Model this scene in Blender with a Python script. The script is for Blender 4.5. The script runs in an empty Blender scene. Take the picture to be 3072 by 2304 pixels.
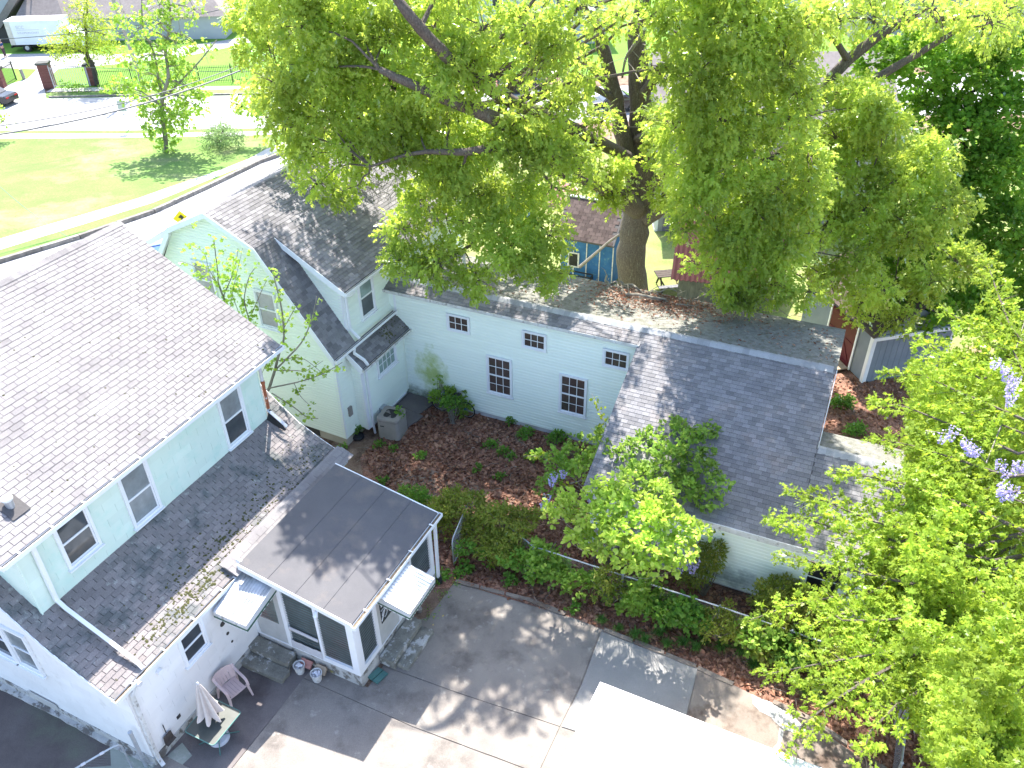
import bpy, bmesh, math, random
import numpy as np
from mathutils import Vector, Matrix

rnd = random.Random(7)
nr = np.random.default_rng(11)
R = math.radians
scene = bpy.context.scene
C = scene.collection

# ---------------------------------------------------------------- camera
CAM = Vector((0, 0, 18.5))
FPX, CX, CY = 2511.0, 1536.0, 1152.0
_p, _r = R(35.457), R(-0.9528)
_F = Vector((0, math.cos(_p), -math.sin(_p)))
_U = Vector((0, math.sin(_p), math.cos(_p)))
_R = Vector((1, 0, 0))
RV = _R * math.cos(_r) + _U * math.sin(_r)
UV = _U * math.cos(_r) - _R * math.sin(_r)
cam = bpy.data.cameras.new('camera')
cam.sensor_width = 36
cam.lens = 36 * FPX / 3072
cam.clip_start = 0.1
cam.clip_end = 1500
camo = bpy.data.objects.new('camera', cam)
C.objects.link(camo)
m = Matrix.Identity(4)
for i in range(3):
    m[i][0] = RV[i]; m[i][1] = UV[i]; m[i][2] = -_F[i]; m[i][3] = CAM[i]
camo.matrix_world = m
scene.camera = camo

# ---------------------------------------------------------------- world, sun, exposure
SUN = Vector((-0.048, 0.657, 1.0)).normalized()
w = bpy.data.worlds.new('World'); scene.world = w; w.use_nodes = True
nt = w.node_tree
sky = nt.nodes.new('ShaderNodeTexSky'); sky.sky_type = 'NISHITA'; sky.sun_disc = False
sky.sun_elevation = math.asin(SUN.z); sky.sun_rotation = math.atan2(SUN.x, SUN.y)
sky.air_density = 1.0; sky.dust_density = 1.5
bg = nt.nodes['Background']; bg.inputs['Strength'].default_value = 0.15
nt.links.new(sky.outputs[0], bg.inputs['Color'])
sl = bpy.data.lights.new('sun', 'SUN'); sl.energy = 4.1; sl.angle = R(0.55); sl.color = (1.0, 0.95, 0.87)
so = bpy.data.objects.new('sun', sl); C.objects.link(so)
so.rotation_euler = (-SUN).to_track_quat('-Z', 'Y').to_euler(); so.location = (0, 0, 60)
vs = scene.view_settings
vs.view_transform = 'Standard'; vs.look = 'None'; vs.gamma = 1; vs.use_curve_mapping = False
vs.exposure = 2.03
scene.cycles.max_bounces = 6
scene.cycles.transmission_bounces = 6
scene.cycles.transparent_max_bounces = 8

# ---------------------------------------------------------------- geometry lookups
def ray(x, y):
    return RV * ((x - CX) / FPX) - UV * ((y - CY) / FPX) + _F
def pz(x, y, z=0.0):
    d = ray(x, y); return CAM + d * ((z - CAM.z) / d.z)
def py(x, y, Y):
    d = ray(x, y); return CAM + d * (Y / d.y)
def gz(Y):
    return -3.5 * min(max((Y - 26) / 34.0, 0), 1)
def gp(x, y, off=0.0):
    z = 0.0
    for _ in range(50):
        p = pz(x, y, z + off); z = .5 * z + .5 * gz(p.y)
    return Vector((p.x, p.y, z + off))
def inview(p, mgn=0.03):
    v = Vector(p) - CAM; zc = v.dot(_F)
    if zc < .5: return False
    x = CX + FPX * v.dot(RV) / zc; y = CY - FPX * v.dot(UV) / zc
    return -3072 * mgn < x < 3072 * (1 + mgn) and -2304 * mgn < y < 2304 * (1 + mgn)

# ---------------------------------------------------------------- mesh builder
class MB:
    def __init__(s, off=(0, 0, 0)):
        s.v = []; s.f = []; s.o = Vector(off)
    def add(s, vs_, fs):
        n = len(s.v)
        s.v += [tuple(Vector(p) - s.o) for p in vs_]
        s.f += [tuple(i + n for i in f) for f in fs]
        return s
    def para(s, O, a, b, c):
        O, a, b, c = map(Vector, (O, a, b, c))
        P = [O, O + a, O + a + b, O + b]
        P += [p + c for p in P]
        F = [(0, 3, 2, 1), (4, 5, 6, 7), (0, 1, 5, 4), (1, 2, 6, 5), (2, 3, 7, 6), (3, 0, 4, 7)]
        if a.cross(b).dot(c) < 0: F = [f[::-1] for f in F]
        return s.add(P, F)
    def box(s, x0, x1, y0, y1, z0, z1):
        return s.para((x0, y0, z0), (x1 - x0, 0, 0), (0, y1 - y0, 0), (0, 0, z1 - z0))
    def poly(s, pts):
        return s.add(pts, [tuple(range(len(pts)))])
    def prism(s, pts, d):
        """extrude polygon pts by vector d"""
        n = len(pts); d = Vector(d)
        P = [Vector(p) for p in pts]; P2 = [p + d for p in P]
        F = [tuple(range(n))[::-1], tuple(range(n, 2 * n))]
        F += [(i, (i + 1) % n, n + (i + 1) % n, n + i) for i in range(n)]
        nrm = Vector((0, 0, 0))
        for i in range(n):
            nrm += P[i].cross(P[(i + 1) % n])
        if nrm.dot(d) < 0: F = [f[::-1] for f in F]
        return s.add(P + P2, F)
    def tube(s, pts, r, n=6, cap=True):
        pts = [Vector(p) for p in pts]
        if not isinstance(r, (list, tuple)): r = [r] * len(pts)
        rings = []; up = None
        for i, p in enumerate(pts):
            t = (pts[min(i + 1, len(pts) - 1)] - pts[max(i - 1, 0)])
            if t.length < 1e-6: t = Vector((0, 0, 1))
            t.normalize()
            if up is None:
                up = t.orthogonal().normalized()
            up = (up - t * up.dot(t))
            up = up.normalized() if up.length > 1e-5 else t.orthogonal().normalized()
            sd = t.cross(up)
            rings.append([p + (up * math.cos(2 * math.pi * k / n) + sd * math.sin(2 * math.pi * k / n)) * r[i] for k in range(n)])
        V = [q for rg in rings for q in rg]; F = []
        for i in range(len(pts) - 1):
            for k in range(n):
                a, b = i * n + k, i * n + (k + 1) % n
                F.append((a, b, b + n, a + n))
        if cap:
            F.append(tuple(range(n))[::-1]); F.append(tuple((len(pts) - 1) * n + k for k in range(n)))
        return s.add(V, F)
    def lathe(s, prof, c=(0, 0, 0), n=16, sx=1, sy=1):
        V = []; F = []
        for (r, z) in prof:
            for k in range(n):
                a = 2 * math.pi * k / n
                V.append((c[0] + r * math.cos(a) * sx, c[1] + r * math.sin(a) * sy, c[2] + z))
        for i in range(len(prof) - 1):
            for k in range(n):
                a, b = i * n + k, i * n + (k + 1) % n
                F.append((a, b, b + n, a + n))
        F.append(tuple(range(n))[::-1]); F.append(tuple((len(prof) - 1) * n + k for k in range(n)))
        return s.add(V, F)
    def mesh(s, name, mat, smooth=False):
        me = bpy.data.meshes.new(name)
        me.from_pydata(s.v, [], s.f); me.materials.append(mat)
        if smooth: me.polygons.foreach_set('use_smooth', [True] * len(me.polygons))
        me.update(); return me
    def build(s, name, mat, parent=None, kind=None, smooth=False, label=None):
        o = bpy.data.objects.new(name, s.mesh(name, mat, smooth)); C.objects.link(o)
        if parent: o.parent = parent
        if kind: o['kind'] = kind
        if label: o['label'] = label
        return o

def npmesh(name, V, F, mat, parent=None, kind=None, smooth=False, attr=None):
    """V (n,3) float array, F (m,k) int array of equal-sided faces"""
    me = bpy.data.meshes.new(name); k = F.shape[1]
    me.vertices.add(len(V)); me.vertices.foreach_set('co', V.astype(np.float32).ravel())
    me.loops.add(F.size); me.loops.foreach_set('vertex_index', F.astype(np.int32).ravel())
    me.polygons.add(len(F)); me.polygons.foreach_set('loop_start', np.arange(0, F.size, k, dtype=np.int32))
    me.polygons.foreach_set('loop_total', np.full(len(F), k, dtype=np.int32))
    me.materials.append(mat); me.update(calc_edges=True); me.validate()
    if smooth: me.polygons.foreach_set('use_smooth', [True] * len(me.polygons))
    o = bpy.data.objects.new(name, me); C.objects.link(o)
    if parent: o.parent = parent
    if kind: o['kind'] = kind
    return o

def thing(name, label, cat, loc=(0, 0, 0), rz=0.0, group=None):
    o = bpy.data.objects.new(name, None); C.objects.link(o)
    o.location = loc; o.rotation_euler = (0, 0, rz); o.empty_display_size = .3
    o['label'] = label; o['category'] = cat
    if group: o['group'] = group
    return o
def tag(o, label, cat, group=None, kind=None):
    o['label'] = label; o['category'] = cat
    if group: o['group'] = group
    if kind: o['kind'] = kind
    return o
def inst(name, me, parent, loc, rot=None, scale=None, mat4=None):
    o = bpy.data.objects.new(name, me); C.objects.link(o)
    if parent: o.parent = parent
    if mat4 is not None: o.matrix_local = mat4
    else:
        o.location = loc
        if rot: o.rotation_euler = rot
        if scale: o.scale = scale
    return o
def copy_tree(o, parent=None):
    c = o.copy(); C.objects.link(c); c.parent = parent
    for ch in list(o.children): copy_tree(ch, c)
    return c
UP = Vector((0, 0, 1))

# ---------------------------------------------------------------- materials
def lin(c):
    return tuple(c) + (1,)
def material(name, c1, c2=None, scale=3.0, rough=.8, rndv=0.0, fine=0.0, fscale=60.0, bump=0.0, bscale=40.0,
             c3=None, s3=.6, t3=(.5, .6), stretch=None, spec=.3, metal=0.0, c4=None, s4=6, t4=(.6, .65), detail=5):
    """procedural: c1/c2 cloudy mix, c3 and c4 masked stains, per-piece brightness variation rndv, fine grain, bump"""
    M = bpy.data.materials.new(name); M.use_nodes = True
    t = M.node_tree; N = t.nodes; L = t.links
    b = N['Principled BSDF']; b.inputs['Roughness'].default_value = rough
    b.inputs['Specular IOR Level'].default_value = spec; b.inputs['Metallic'].default_value = metal
    geo = N.new('ShaderNodeNewGeometry')
    pos = geo.outputs['Position']
    if stretch:
        mp = N.new('ShaderNodeMapping'); mp.inputs['Rotation'].default_value = stretch[1]; mp.inputs['Scale'].default_value = stretch[0]
        L.new(pos, mp.inputs['Vector']); pos2 = mp.outputs[0]
    else: pos2 = pos
    def noise(sc, v=None, d=detail, r=.6):
        n = N.new('ShaderNodeTexNoise'); n.inputs['Scale'].default_value = sc
        n.inputs['Detail'].default_value = d; n.inputs['Roughness'].default_value = r
        L.new(v or pos, n.inputs['Vector']); return n.outputs['Fac']
    def ramp(src, a, bb):
        r = N.new('ShaderNodeMapRange'); r.inputs['From Min'].default_value = a; r.inputs['From Max'].default_value = bb
        L.new(src, r.inputs['Value']); return r.outputs[0]
    def mix(f, a, bb, mode='MIX'):
        x = N.new('ShaderNodeMix'); x.data_type = 'RGBA'; x.blend_type = mode
        if isinstance(f, float): x.inputs['Factor'].default_value = f
        else: L.new(f, x.inputs['Factor'])
        for i, q in ((6, a), (7, bb)):
            if isinstance(q, tuple): x.inputs[i].default_value = lin(q)
            else: L.new(q, x.inputs[i])
        return x.outputs[2]
    col = mix(ramp(noise(scale, pos2), .32, .68), c1, c2 if c2 else c1)
    if c3: col = mix(ramp(noise(s3, pos2, 6, .65), *t3), col, c3)
    if c4: col = mix(ramp(noise(s4, None, 6, .65), *t4), col, c4)
    if rndv or fine:
        val = None
        if rndv:
            oi = N.new('ShaderNodeObjectInfo')
            ad = N.new('ShaderNodeMath'); ad.operation = 'ADD'
            L.new(oi.outputs['Random'], ad.inputs[0]); L.new(geo.outputs['Random Per Island'], ad.inputs[1])
            fr = N.new('ShaderNodeMath'); fr.operation = 'FRACT'; L.new(ad.outputs[0], fr.inputs[0])
            mr = N.new('ShaderNodeMapRange'); mr.inputs['To Min'].default_value = 1 - rndv; mr.inputs['To Max'].default_value = 1 + rndv
            L.new(fr.outputs[0], mr.inputs['Value']); val = mr.outputs[0]
        if fine:
            mr = N.new('ShaderNodeMapRange'); mr.inputs['From Min'].default_value = .3; mr.inputs['From Max'].default_value = .7
            mr.inputs['To Min'].default_value = 1 - fine; mr.inputs['To Max'].default_value = 1 + fine
            L.new(noise(fscale, None, 2, .7), mr.inputs['Value'])
            if val is None: val = mr.outputs[0]
            else:
                mu = N.new('ShaderNodeMath'); mu.operation = 'MULTIPLY'; L.new(val, mu.inputs[0]); L.new(mr.outputs[0], mu.inputs[1]); val = mu.outputs[0]
        sc = N.new('ShaderNodeVectorMath'); sc.operation = 'SCALE'; L.new(col, sc.inputs[0]); L.new(val, sc.inputs['Scale']); col = sc.outputs[0]
    L.new(col, b.inputs['Base Color'])
    if bump:
        bp = N.new('ShaderNodeBump'); bp.inputs['Strength'].default_value = bump; bp.inputs['Distance'].default_value = .02
        L.new(noise(bscale, pos2, 4, .7), bp.inputs['Height']); L.new(bp.outputs[0], b.inputs['Normal'])
    return M

def leafmat(name, c1, c2, tr, trans=.5, c3=None):
    M = bpy.data.materials.new(name); M.use_nodes = True
    t = M.node_tree; N = t.nodes; L = t.links; N.remove(N['Principled BSDF'])
    out = N['Material Output']
    geo = N.new('ShaderNodeNewGeometry')
    mx = N.new('ShaderNodeMix'); mx.data_type = 'RGBA'
    L.new(geo.outputs['Random Per Island'], mx.inputs['Factor'])
    mx.inputs[6].default_value = lin(c1); mx.inputs[7].default_value = lin(c2)
    ns = N.new('ShaderNodeTexNoise'); ns.inputs['Scale'].default_value = .7; L.new(geo.outputs['Position'], ns.inputs['Vector'])
    mr = N.new('ShaderNodeMapRange'); mr.inputs['From Min'].default_value = .3; mr.inputs['From Max'].default_value = .7
    mr.inputs['To Min'].default_value = .75; mr.inputs['To Max'].default_value = 1.3
    L.new(ns.outputs['Fac'], mr.inputs['Value'])
    sc = N.new('ShaderNodeVectorMath'); sc.operation = 'SCALE'; L.new(mx.outputs[2], sc.inputs[0]); L.new(mr.outputs[0], sc.inputs['Scale'])
    d = N.new('ShaderNodeBsdfDiffuse'); L.new(sc.outputs[0], d.inputs['Color'])
    tl = N.new('ShaderNodeBsdfTranslucent')
    m2 = N.new('ShaderNodeMix'); m2.data_type = 'RGBA'; m2.blend_type = 'MULTIPLY'; m2.inputs['Factor'].default_value = 1
    L.new(mr.outputs[0], m2.inputs[6]); m2.inputs[7].default_value = lin(tr); L.new(m2.outputs[2], tl.inputs['Color'])
    a = N.new('ShaderNodeMixShader'); a.inputs[0].default_value = trans
    L.new(d.outputs[0], a.inputs[1]); L.new(tl.outputs[0], a.inputs[2])
    g = N.new('ShaderNodeBsdfGlossy'); g.inputs['Roughness'].default_value = .38; g.inputs['Color'].default_value = (.9, .95, .9, 1)
    lw = N.new('ShaderNodeLayerWeight'); lw.inputs['Blend'].default_value = .25
    fm = N.new('ShaderNodeMath'); fm.operation = 'MULTIPLY'; fm.inputs[1].default_value = .22; L.new(lw.outputs['Fresnel'], fm.inputs[0])
    a2 = N.new('ShaderNodeMixShader'); L.new(fm.outputs[0], a2.inputs[0])
    L.new(a.outputs[0], a2.inputs[1]); L.new(g.outputs[0], a2.inputs[2]); L.new(a2.outputs[0], out.inputs[0])
    return M

def glassmat(name, col, rough=.06, spec=.8):
    return material(name, col, tuple(c * 1.8 + .004 for c in col), scale=1.6, rough=rough, spec=spec)

LF = lambda a, b, c: (a, b, c)
mt = {}
mt['roofA'] = material('weathered_pinkish_shingle', (.19, .178, .18), (.235, .22, .22), scale=.9, rough=.92, rndv=.13, fine=.16, fscale=45, bump=.25, bscale=90,
                       c3=(.28, .268, .268), s3=1.3, t3=(.5, .72), c4=(.14, .13, .13), s4=1.6, t4=(.56, .8))
mt['roofA2'] = material('weathered_lower_shingle', (.19, .17, .17), (.25, .225, .22), scale=1.1, rough=.92, rndv=.14, fine=.18, fscale=45, bump=.25, bscale=90,
                        c3=(.12, .125, .125), s3=1.1, t3=(.48, .6), c4=(.33, .33, .31), s4=4.0, t4=(.6, .72))
mt['deckA'] = material('shingle_joint_dark', (.07, .065, .066), (.09, .085, .085), scale=20)
mt['roofB'] = material('charcoal_grey_shingle', (.142, .136, .143), (.20, .19, .197), scale=1.3, rough=.9, rndv=.28, fine=.16, fscale=45, bump=.25, bscale=90)
mt['roofC'] = material('blue_grey_shingle', (.155, .152, .163), (.215, .206, .21), scale=1.2, rough=.88, rndv=.22, fine=.18, fscale=50, bump=.25, bscale=90,
                       c3=(.20, .175, .17), s3=1.2, t3=(.55, .7))
mt['roofback'] = material('mossy_grey_roll_roofing', (.13, .13, .115), (.22, .215, .195), scale=7, rough=.95, fine=.25, fscale=40, bump=.5, bscale=30,
                          c3=(.12, .12, .09), s3=4.5, t3=(.5, .66))
mt['ridge'] = material('ridge_cap', (.26, .265, .28), (.33, .335, .34), scale=3, rough=.9, rndv=.15, fine=.12, bump=.2)
mt['strip'] = material('pale_flashing_shingle', (.20, .188, .192), (.255, .242, .242), scale=2, rough=.9, rndv=.08, fine=.12, bump=.2)
mt['rolled'] = material('taupe_rolled_roofing', (.098, .096, .103), (.118, .114, .12), scale=1.2, rough=.93, fine=.10, fscale=70, bump=.15, bscale=110,
                        c3=(.175, .15, .135), s3=.8, t3=(.56, .78))
mt['whitewall'] = material('white_painted_siding', (.74, .73, .72), (.80, .79, .78), scale=1.3, rough=.6, rndv=.03, c3=(.58, .56, .52), s3=2.0, t3=(.6, .8), c4=(.46, .45, .42), s4=5, t4=(.68, .82))
mt['mint'] = material('mint_green_siding', (.61, .73, .65), (.65, .76, .685), scale=1.1, rough=.65, rndv=.035, c3=(.50, .70, .62), s3=1.7, t3=(.5, .75))
mt['mintjoint'] = material('mint_siding_joint', (.30, .46, .39), (.34, .5, .43), scale=5, rough=.8)
mt['whitejoint'] = material('white_siding_joint', (.42, .42, .43), (.5, .5, .51), scale=5, rough=.8)
mt['vinyl'] = material('pale_mint_vinyl', (.78, .85, .77), (.81, .87, .79), scale=.8, rough=.45, rndv=.015)
mt['vinylB'] = material('pale_mint_vinyl_house', (.79, .85, .74), (.82, .87, .76), scale=.8, rough=.45, rndv=.015)
mt['trim'] = material('white_trim', (.74, .75, .78), (.80, .81, .83), scale=2, rough=.5)
mt['dirtytrim'] = material('dirty_white_trim', (.66, .66, .66), (.48, .47, .45), scale=5, rough=.7, c3=(.22, .21, .19), s3=9, t3=(.55, .68))
mt['gutterin'] = material('gutter_debris', (.10, .07, .045), (.22, .18, .13), scale=14, rough=.95, bump=.6)
mt['glass'] = glassmat('window_glass_dark', (.035, .04, .045))
mt['glassmid'] = glassmat('window_glass_curtain', (.16, .18, .19), .12)
mt['glassgreen'] = glassmat('window_glass_green', (.17, .23, .22), .12)
mt['glassbrown'] = glassmat('window_glass_brown', (.055, .04, .036))
mt['concrete'] = material('patio_concrete', (.19, .17, .155), (.25, .225, .20), scale=.7, rough=.92, fine=.2, fscale=55, bump=.35, bscale=70, c3=(.13, .115, .105), s3=.9, t3=(.5, .68), c4=(.32, .30, .27), s4=3.5, t4=(.6, .74))
mt['concrete2'] = material('grey_concrete_slab', (.22, .215, .21), (.27, .262, .25), scale=.8, rough=.92, fine=.12, fscale=55, bump=.35, bscale=70, c3=(.22, .2, .19), s3=1.2, t3=(.55, .75))
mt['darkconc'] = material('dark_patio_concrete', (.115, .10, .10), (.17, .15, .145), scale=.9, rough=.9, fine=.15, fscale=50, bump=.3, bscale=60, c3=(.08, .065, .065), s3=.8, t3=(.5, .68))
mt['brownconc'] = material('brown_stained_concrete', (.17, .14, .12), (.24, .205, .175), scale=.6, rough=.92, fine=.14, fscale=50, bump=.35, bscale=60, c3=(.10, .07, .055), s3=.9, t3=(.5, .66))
mt['pale'] = material('pale_mortar_patch', (.42, .41, .39), (.5, .49, .465), scale=3, rough=.9, bump=.5, bscale=20)
mt['asphalt'] = material('old_asphalt', (.075, .06, .06), (.12, .105, .10), scale=.8, rough=.9, fine=.2, fscale=60, bump=.4, bscale=60, c3=(.11, .12, .09), s3=.5, t3=(.5, .7))
mt['greenconc'] = material('mossy_concrete', (.22, .25, .215), (.30, .32, .28), scale=1.5, rough=.95, fine=.12, bump=.4, c3=(.38, .38, .36), s3=2.4, t3=(.56, .68))
mt['stone'] = material('lichen_stone_step', (.15, .145, .125), (.26, .25, .215), scale=3.5, rough=.95, fine=.2, fscale=40, bump=.7, bscale=25, c3=(.42, .42, .41), s3=2.4, t3=(.56, .6), c4=(.30, .25, .06), s4=3.0, t4=(.68, .74))
mt['found'] = material('peeling_foundation', (.36, .355, .34), (.5, .49, .47), scale=4, rough=.95, fine=.12, bump=.6, bscale=22, c3=(.16, .145, .13), s3=3.2, t3=(.52, .6), c4=(.33, .28, .06), s4=2.2, t4=(.66, .74))
mt['foundB'] = material('tan_foundation', (.42, .37, .29), (.5, .45, .37), scale=2, rough=.95, bump=.3)
mt['foundW'] = material('grey_foundation', (.46, .47, .49), (.54, .55, .56), scale=2, rough=.95, bump=.3)
mt['soil'] = material('brown_soil', (.16, .10, .07), (.25, .175, .125), scale=2.2, rough=1, fine=.35, fscale=30, bump=1.0, bscale=26, c3=(.075, .045, .03), s3=1.2, t3=(.5, .65))
mt['litter'] = material('brown_leaf_mulch', (.19, .085, .055), (.31, .17, .12), scale=6, rough=1, fine=.6, fscale=22, bump=1.0, bscale=22, c3=(.13, .075, .055), s3=.9, t3=(.45, .6))
mt['sand'] = material('sandy_path', (.17, .115, .085), (.25, .18, .135), scale=2.5, rough=1, fine=.15, bump=.5, c3=(.12, .08, .06), s3=2.2, t3=(.55, .7))
mt['grass'] = material('lawn_grass', (.10, .19, .04), (.15, .225, .06), scale=.35, rough=1, fine=.22, fscale=9, bump=.6, bscale=14, c3=(.25, .235, .14), s3=.14, t3=(.52, .72), c4=(.12, .19, .045), s4=2.2, t4=(.5, .8))
mt['grassgreen'] = material('bright_lawn', (.10, .225, .025), (.13, .26, .035), scale=.2, rough=1, fine=.15, fscale=6, bump=.5, bscale=10)
mt['grassyard'] = material('yard_grass', (.13, .19, .045), (.21, .225, .08), scale=.9, rough=1, fine=.25, fscale=12, bump=.6, bscale=20, c3=(.22, .15, .09), s3=.8, t3=(.54, .66))
mt['road'] = material('pale_road', (.29, .288, .292), (.34, .337, .34), scale=.5, rough=.9, fine=.05, bump=.1, stretch=((.15, 1.6, 1), (0, 0, .03)))
mt['walk'] = material('concrete_sidewalk', (.40, .385, .36), (.46, .445, .42), scale=.8, rough=.9, fine=.05)
mt['kerb'] = material('dark_stone_kerb', (.13, .12, .11), (.26, .24, .22), scale=3, rough=.95, rndv=.2, fine=.2, bump=.6)
mt['bark'] = material('grey_brown_bark', (.085, .068, .058), (.15, .122, .10), scale=5, rough=1, fine=.3, fscale=22, bump=1.2, bscale=8, stretch=((6, 6, .9), (0, 0, 0)), c3=(.21, .205, .18), s3=3.5, t3=(.57, .7))
mt['bark2'] = material('twig_bark', (.17, .15, .125), (.27, .245, .205), scale=6, rough=1, fine=.2)
mt['barkdark'] = material('dark_bark', (.045, .038, .035), (.08, .07, .06), scale=6, rough=1, fine=.2)
mt['oakleaf'] = leafmat('oak_leaf', (.16, .25, .045), (.30, .38, .075), (.60, .74, .10), .50)
mt['oakleaf2'] = leafmat('near_oak_leaf', (.16, .26, .035), (.29, .38, .05), (.52, .66, .06), .45)
mt['mapleleaf'] = leafmat('dark_maple_leaf', (.09, .20, .025), (.15, .28, .035), (.32, .55, .05), .45)
mt['wistleaf'] = leafmat('vine_leaf', (.14, .27, .04), (.28, .40, .08), (.42, .60, .09), .45)
mt['hedgeleaf'] = leafmat('hedge_leaf', (.13, .20, .03), (.27, .26, .06), (.35, .42, .05), .4)
mt['weed'] = leafmat('weed_leaf', (.08, .20, .03), (.17, .31, .06), (.3, .5, .06), .4)
mt['yellowleaf'] = leafmat('pale_yellow_green_leaf', (.26, .32, .03), (.34, .42, .06), (.55, .66, .07), .5)
mt['streetleaf'] = leafmat('street_tree_leaf', (.20, .36, .05), (.32, .44, .09), (.48, .66, .09), .5)
mt['bushleaf'] = leafmat('grey_green_bush_leaf', (.12, .20, .08), (.2, .29, .13), (.28, .4, .14), .35)
mt['wisteria'] = leafmat('wisteria_flower', (.38, .32, .64), (.58, .52, .80), (.55, .5, .8), .4)
mt['deadleaf'] = leafmat('dead_leaf', (.13, .052, .032), (.42, .24, .165), (.25, .1, .05), .2)
mt['grassblade'] = leafmat('grass_blade', (.06, .16, .03), (.11, .23, .05), (.2, .38, .06), .35)
mt['moss'] = material('moss', (.045, .05, .018), (.10, .098, .04), scale=18, rough=1, bump=1, bscale=50)
mt['steel'] = material('galvanised_steel', (.36, .39, .43), (.48, .51, .55), scale=6, rough=.45, metal=.55, spec=.5)
mt['door'] = material('grey_door_panel', (.42, .42, .41), (.5, .5, .49), scale=3, rough=.6)
mt['yellowvine'] = leafmat('sunlit_vine_leaf', (.32, .46, .06), (.52, .60, .13), (.5, .7, .08), .45)  # brighter, yellower copy of the vine leaf; full sun put into its colour
mt['alu'] = material('aluminium_awning', (.66, .68, .70), (.74, .76, .78), scale=3, rough=.35, metal=.35, spec=.5)
mt['aludirty'] = material('dirty_aluminium_awning', (.60, .63, .68), (.07, .08, .07), scale=1.1, rough=.42, metal=.2, spec=.5, stretch=((1.2, 1.2, 1.2), (0, 0, 0)))
mt['green'] = material('green_paint', (.03, .085, .055), (.045, .11, .075), scale=4, rough=.5)
mt['acgrey'] = material('beige_grey_metal', (.25, .225, .20), (.30, .27, .245), scale=3, rough=.5)
mt['acdark'] = material('dark_fan_grille', (.04, .035, .035), (.08, .075, .07), scale=20, rough=.8)
mt['blackplastic'] = material('black_plastic', (.012, .013, .016), (.025, .026, .03), rough=.5)
mt['pink'] = material('faded_pink_plastic', (.50, .385, .38), (.57, .45, .44), scale=3, rough=.55)
mt['tableglass'] = material('frosted_table_glass', (.06, .068, .06), (.085, .09, .082), rough=.4, spec=.25)
mt['greenmetal'] = material('green_enamel_metal', (.06, .15, .14), (.09, .2, .18), scale=5, rough=.45)
mt['canvas'] = material('beige_canvas', (.50, .44, .41), (.58, .52, .485), scale=6, rough=.95, bump=.3)
mt['plasticwhite'] = material('grey_white_plastic', (.52, .51, .54), (.6, .59, .61), scale=4, rough=.6)
mt['redpaver'] = material('red_paver', (.34, .15, .13), (.40, .20, .17), scale=6, rough=.9, bump=.3)
mt['tanpaver'] = material('tan_paver', (.28, .215, .155), (.35, .28, .21), scale=6, rough=.9, bump=.3)
mt['whitestone'] = material('white_pebble', (.52, .52, .58), (.72, .72, .76), scale=9, rough=.7, rndv=.2)
mt['bluewall'] = material('weathered_blue_paint', (.025, .105, .27), (.04, .15, .35), scale=3.5, rough=.75, c3=(.10, .22, .3), s3=6, t3=(.55, .7))
mt['brownshingle'] = material('brown_shingle', (.055, .038, .035), (.10, .075, .07), scale=2.5, rough=.95, rndv=.25, fine=.2)
mt['redmetal'] = material('maroon_corrugated_metal', (.030, .006, .007), (.05, .010, .011), scale=3, rough=.85)
mt['greywood'] = material('weathered_grey_wood', (.10, .105, .115), (.19, .19, .20), scale=6, rough=.9, bump=.5, stretch=((2, 2, .4), (0, 0, 0)))
mt['greypaint'] = material('blue_grey_siding', (.17, .20, .235), (.21, .24, .275), scale=2, rough=.7)
mt['maroon'] = material('maroon_door', (.07, .006, .013), (.10, .010, .02), scale=3, rough=.5)
mt['rust'] = material('rusty_pipe', (.24, .07, .035), (.36, .12, .06), scale=14, rough=.9, c3=(.6, .6, .6), s3=6, t3=(.56, .6))
mt['brick'] = material('dark_red_brick', (.14, .055, .045), (.22, .095, .08), scale=14, rough=.9, rndv=.15, bump=.3)
mt['iron'] = material('black_iron', (.035, .035, .03), (.06, .06, .05), rough=.6)
mt['truckwhite'] = material('white_truck_paint', (.60, .64, .70), (.68, .71, .76), scale=1, rough=.4)
mt['truckdirt'] = material('dirty_truck_rear', (.44, .42, .38), (.54, .52, .48), scale=3, rough=.6)
mt['rubber'] = material('rubber', (.018, .018, .02), (.03, .03, .03), rough=.8)
mt['farroof'] = material('brown_far_roof', (.16, .14, .135), (.20, .178, .17), scale=.5, rough=.95, fine=.1, fscale=4)
mt['farwall'] = material('pale_blue_far_wall', (.36, .38, .41), (.40, .42, .44), scale=.8, rough=.7)
mt['greyhouse'] = material('warm_grey_siding', (.27, .27, .255), (.31, .31, .295), scale=1, rough=.7)
mt['purplish'] = material('purple_grey_board', (.16, .14, .18), (.2, .175, .22), scale=1, rough=.8)
mt['darkwood'] = material('dark_wood', (.05, .04, .035), (.09, .075, .065), scale=6, rough=.9)
mt['signyellow'] = material('yellow_sign', (.80, .62, .01), (.82, .65, .02), rough=.4)
mt['signgrey'] = material('sign_back', (.42, .42, .47), (.48, .48, .53), rough=.5)
mt['carblue'] = material('blue_car_paint', (.015, .06, .32), (.02, .08, .38), rough=.2, spec=.6)
mt['carblack'] = material('black_car_paint', (.012, .012, .014), (.02, .02, .022), rough=.2, spec=.6)
mt['redplastic'] = material('red_lamp', (.45, .01, .01), (.5, .02, .02), rough=.3)
mt['shirt'] = material('navy_shirt', (.02, .045, .14), (.03, .06, .18), rough=.9)
mt['trouser'] = material('brown_trousers', (.06, .035, .045), (.08, .05, .06), rough=.9)
mt['skin'] = material('skin', (.42, .24, .18), (.45, .26, .2), rough=.6)
mt['hair'] = material('grey_hair', (.25, .22, .2), (.3, .27, .25), rough=.9)
mt['wire'] = material('cable', (.10, .10, .11), (.13, .13, .14), rough=.6)
mt['pole'] = material('utility_pole_wood', (.26, .235, .21), (.33, .3, .27), scale=3, rough=.9)
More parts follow.
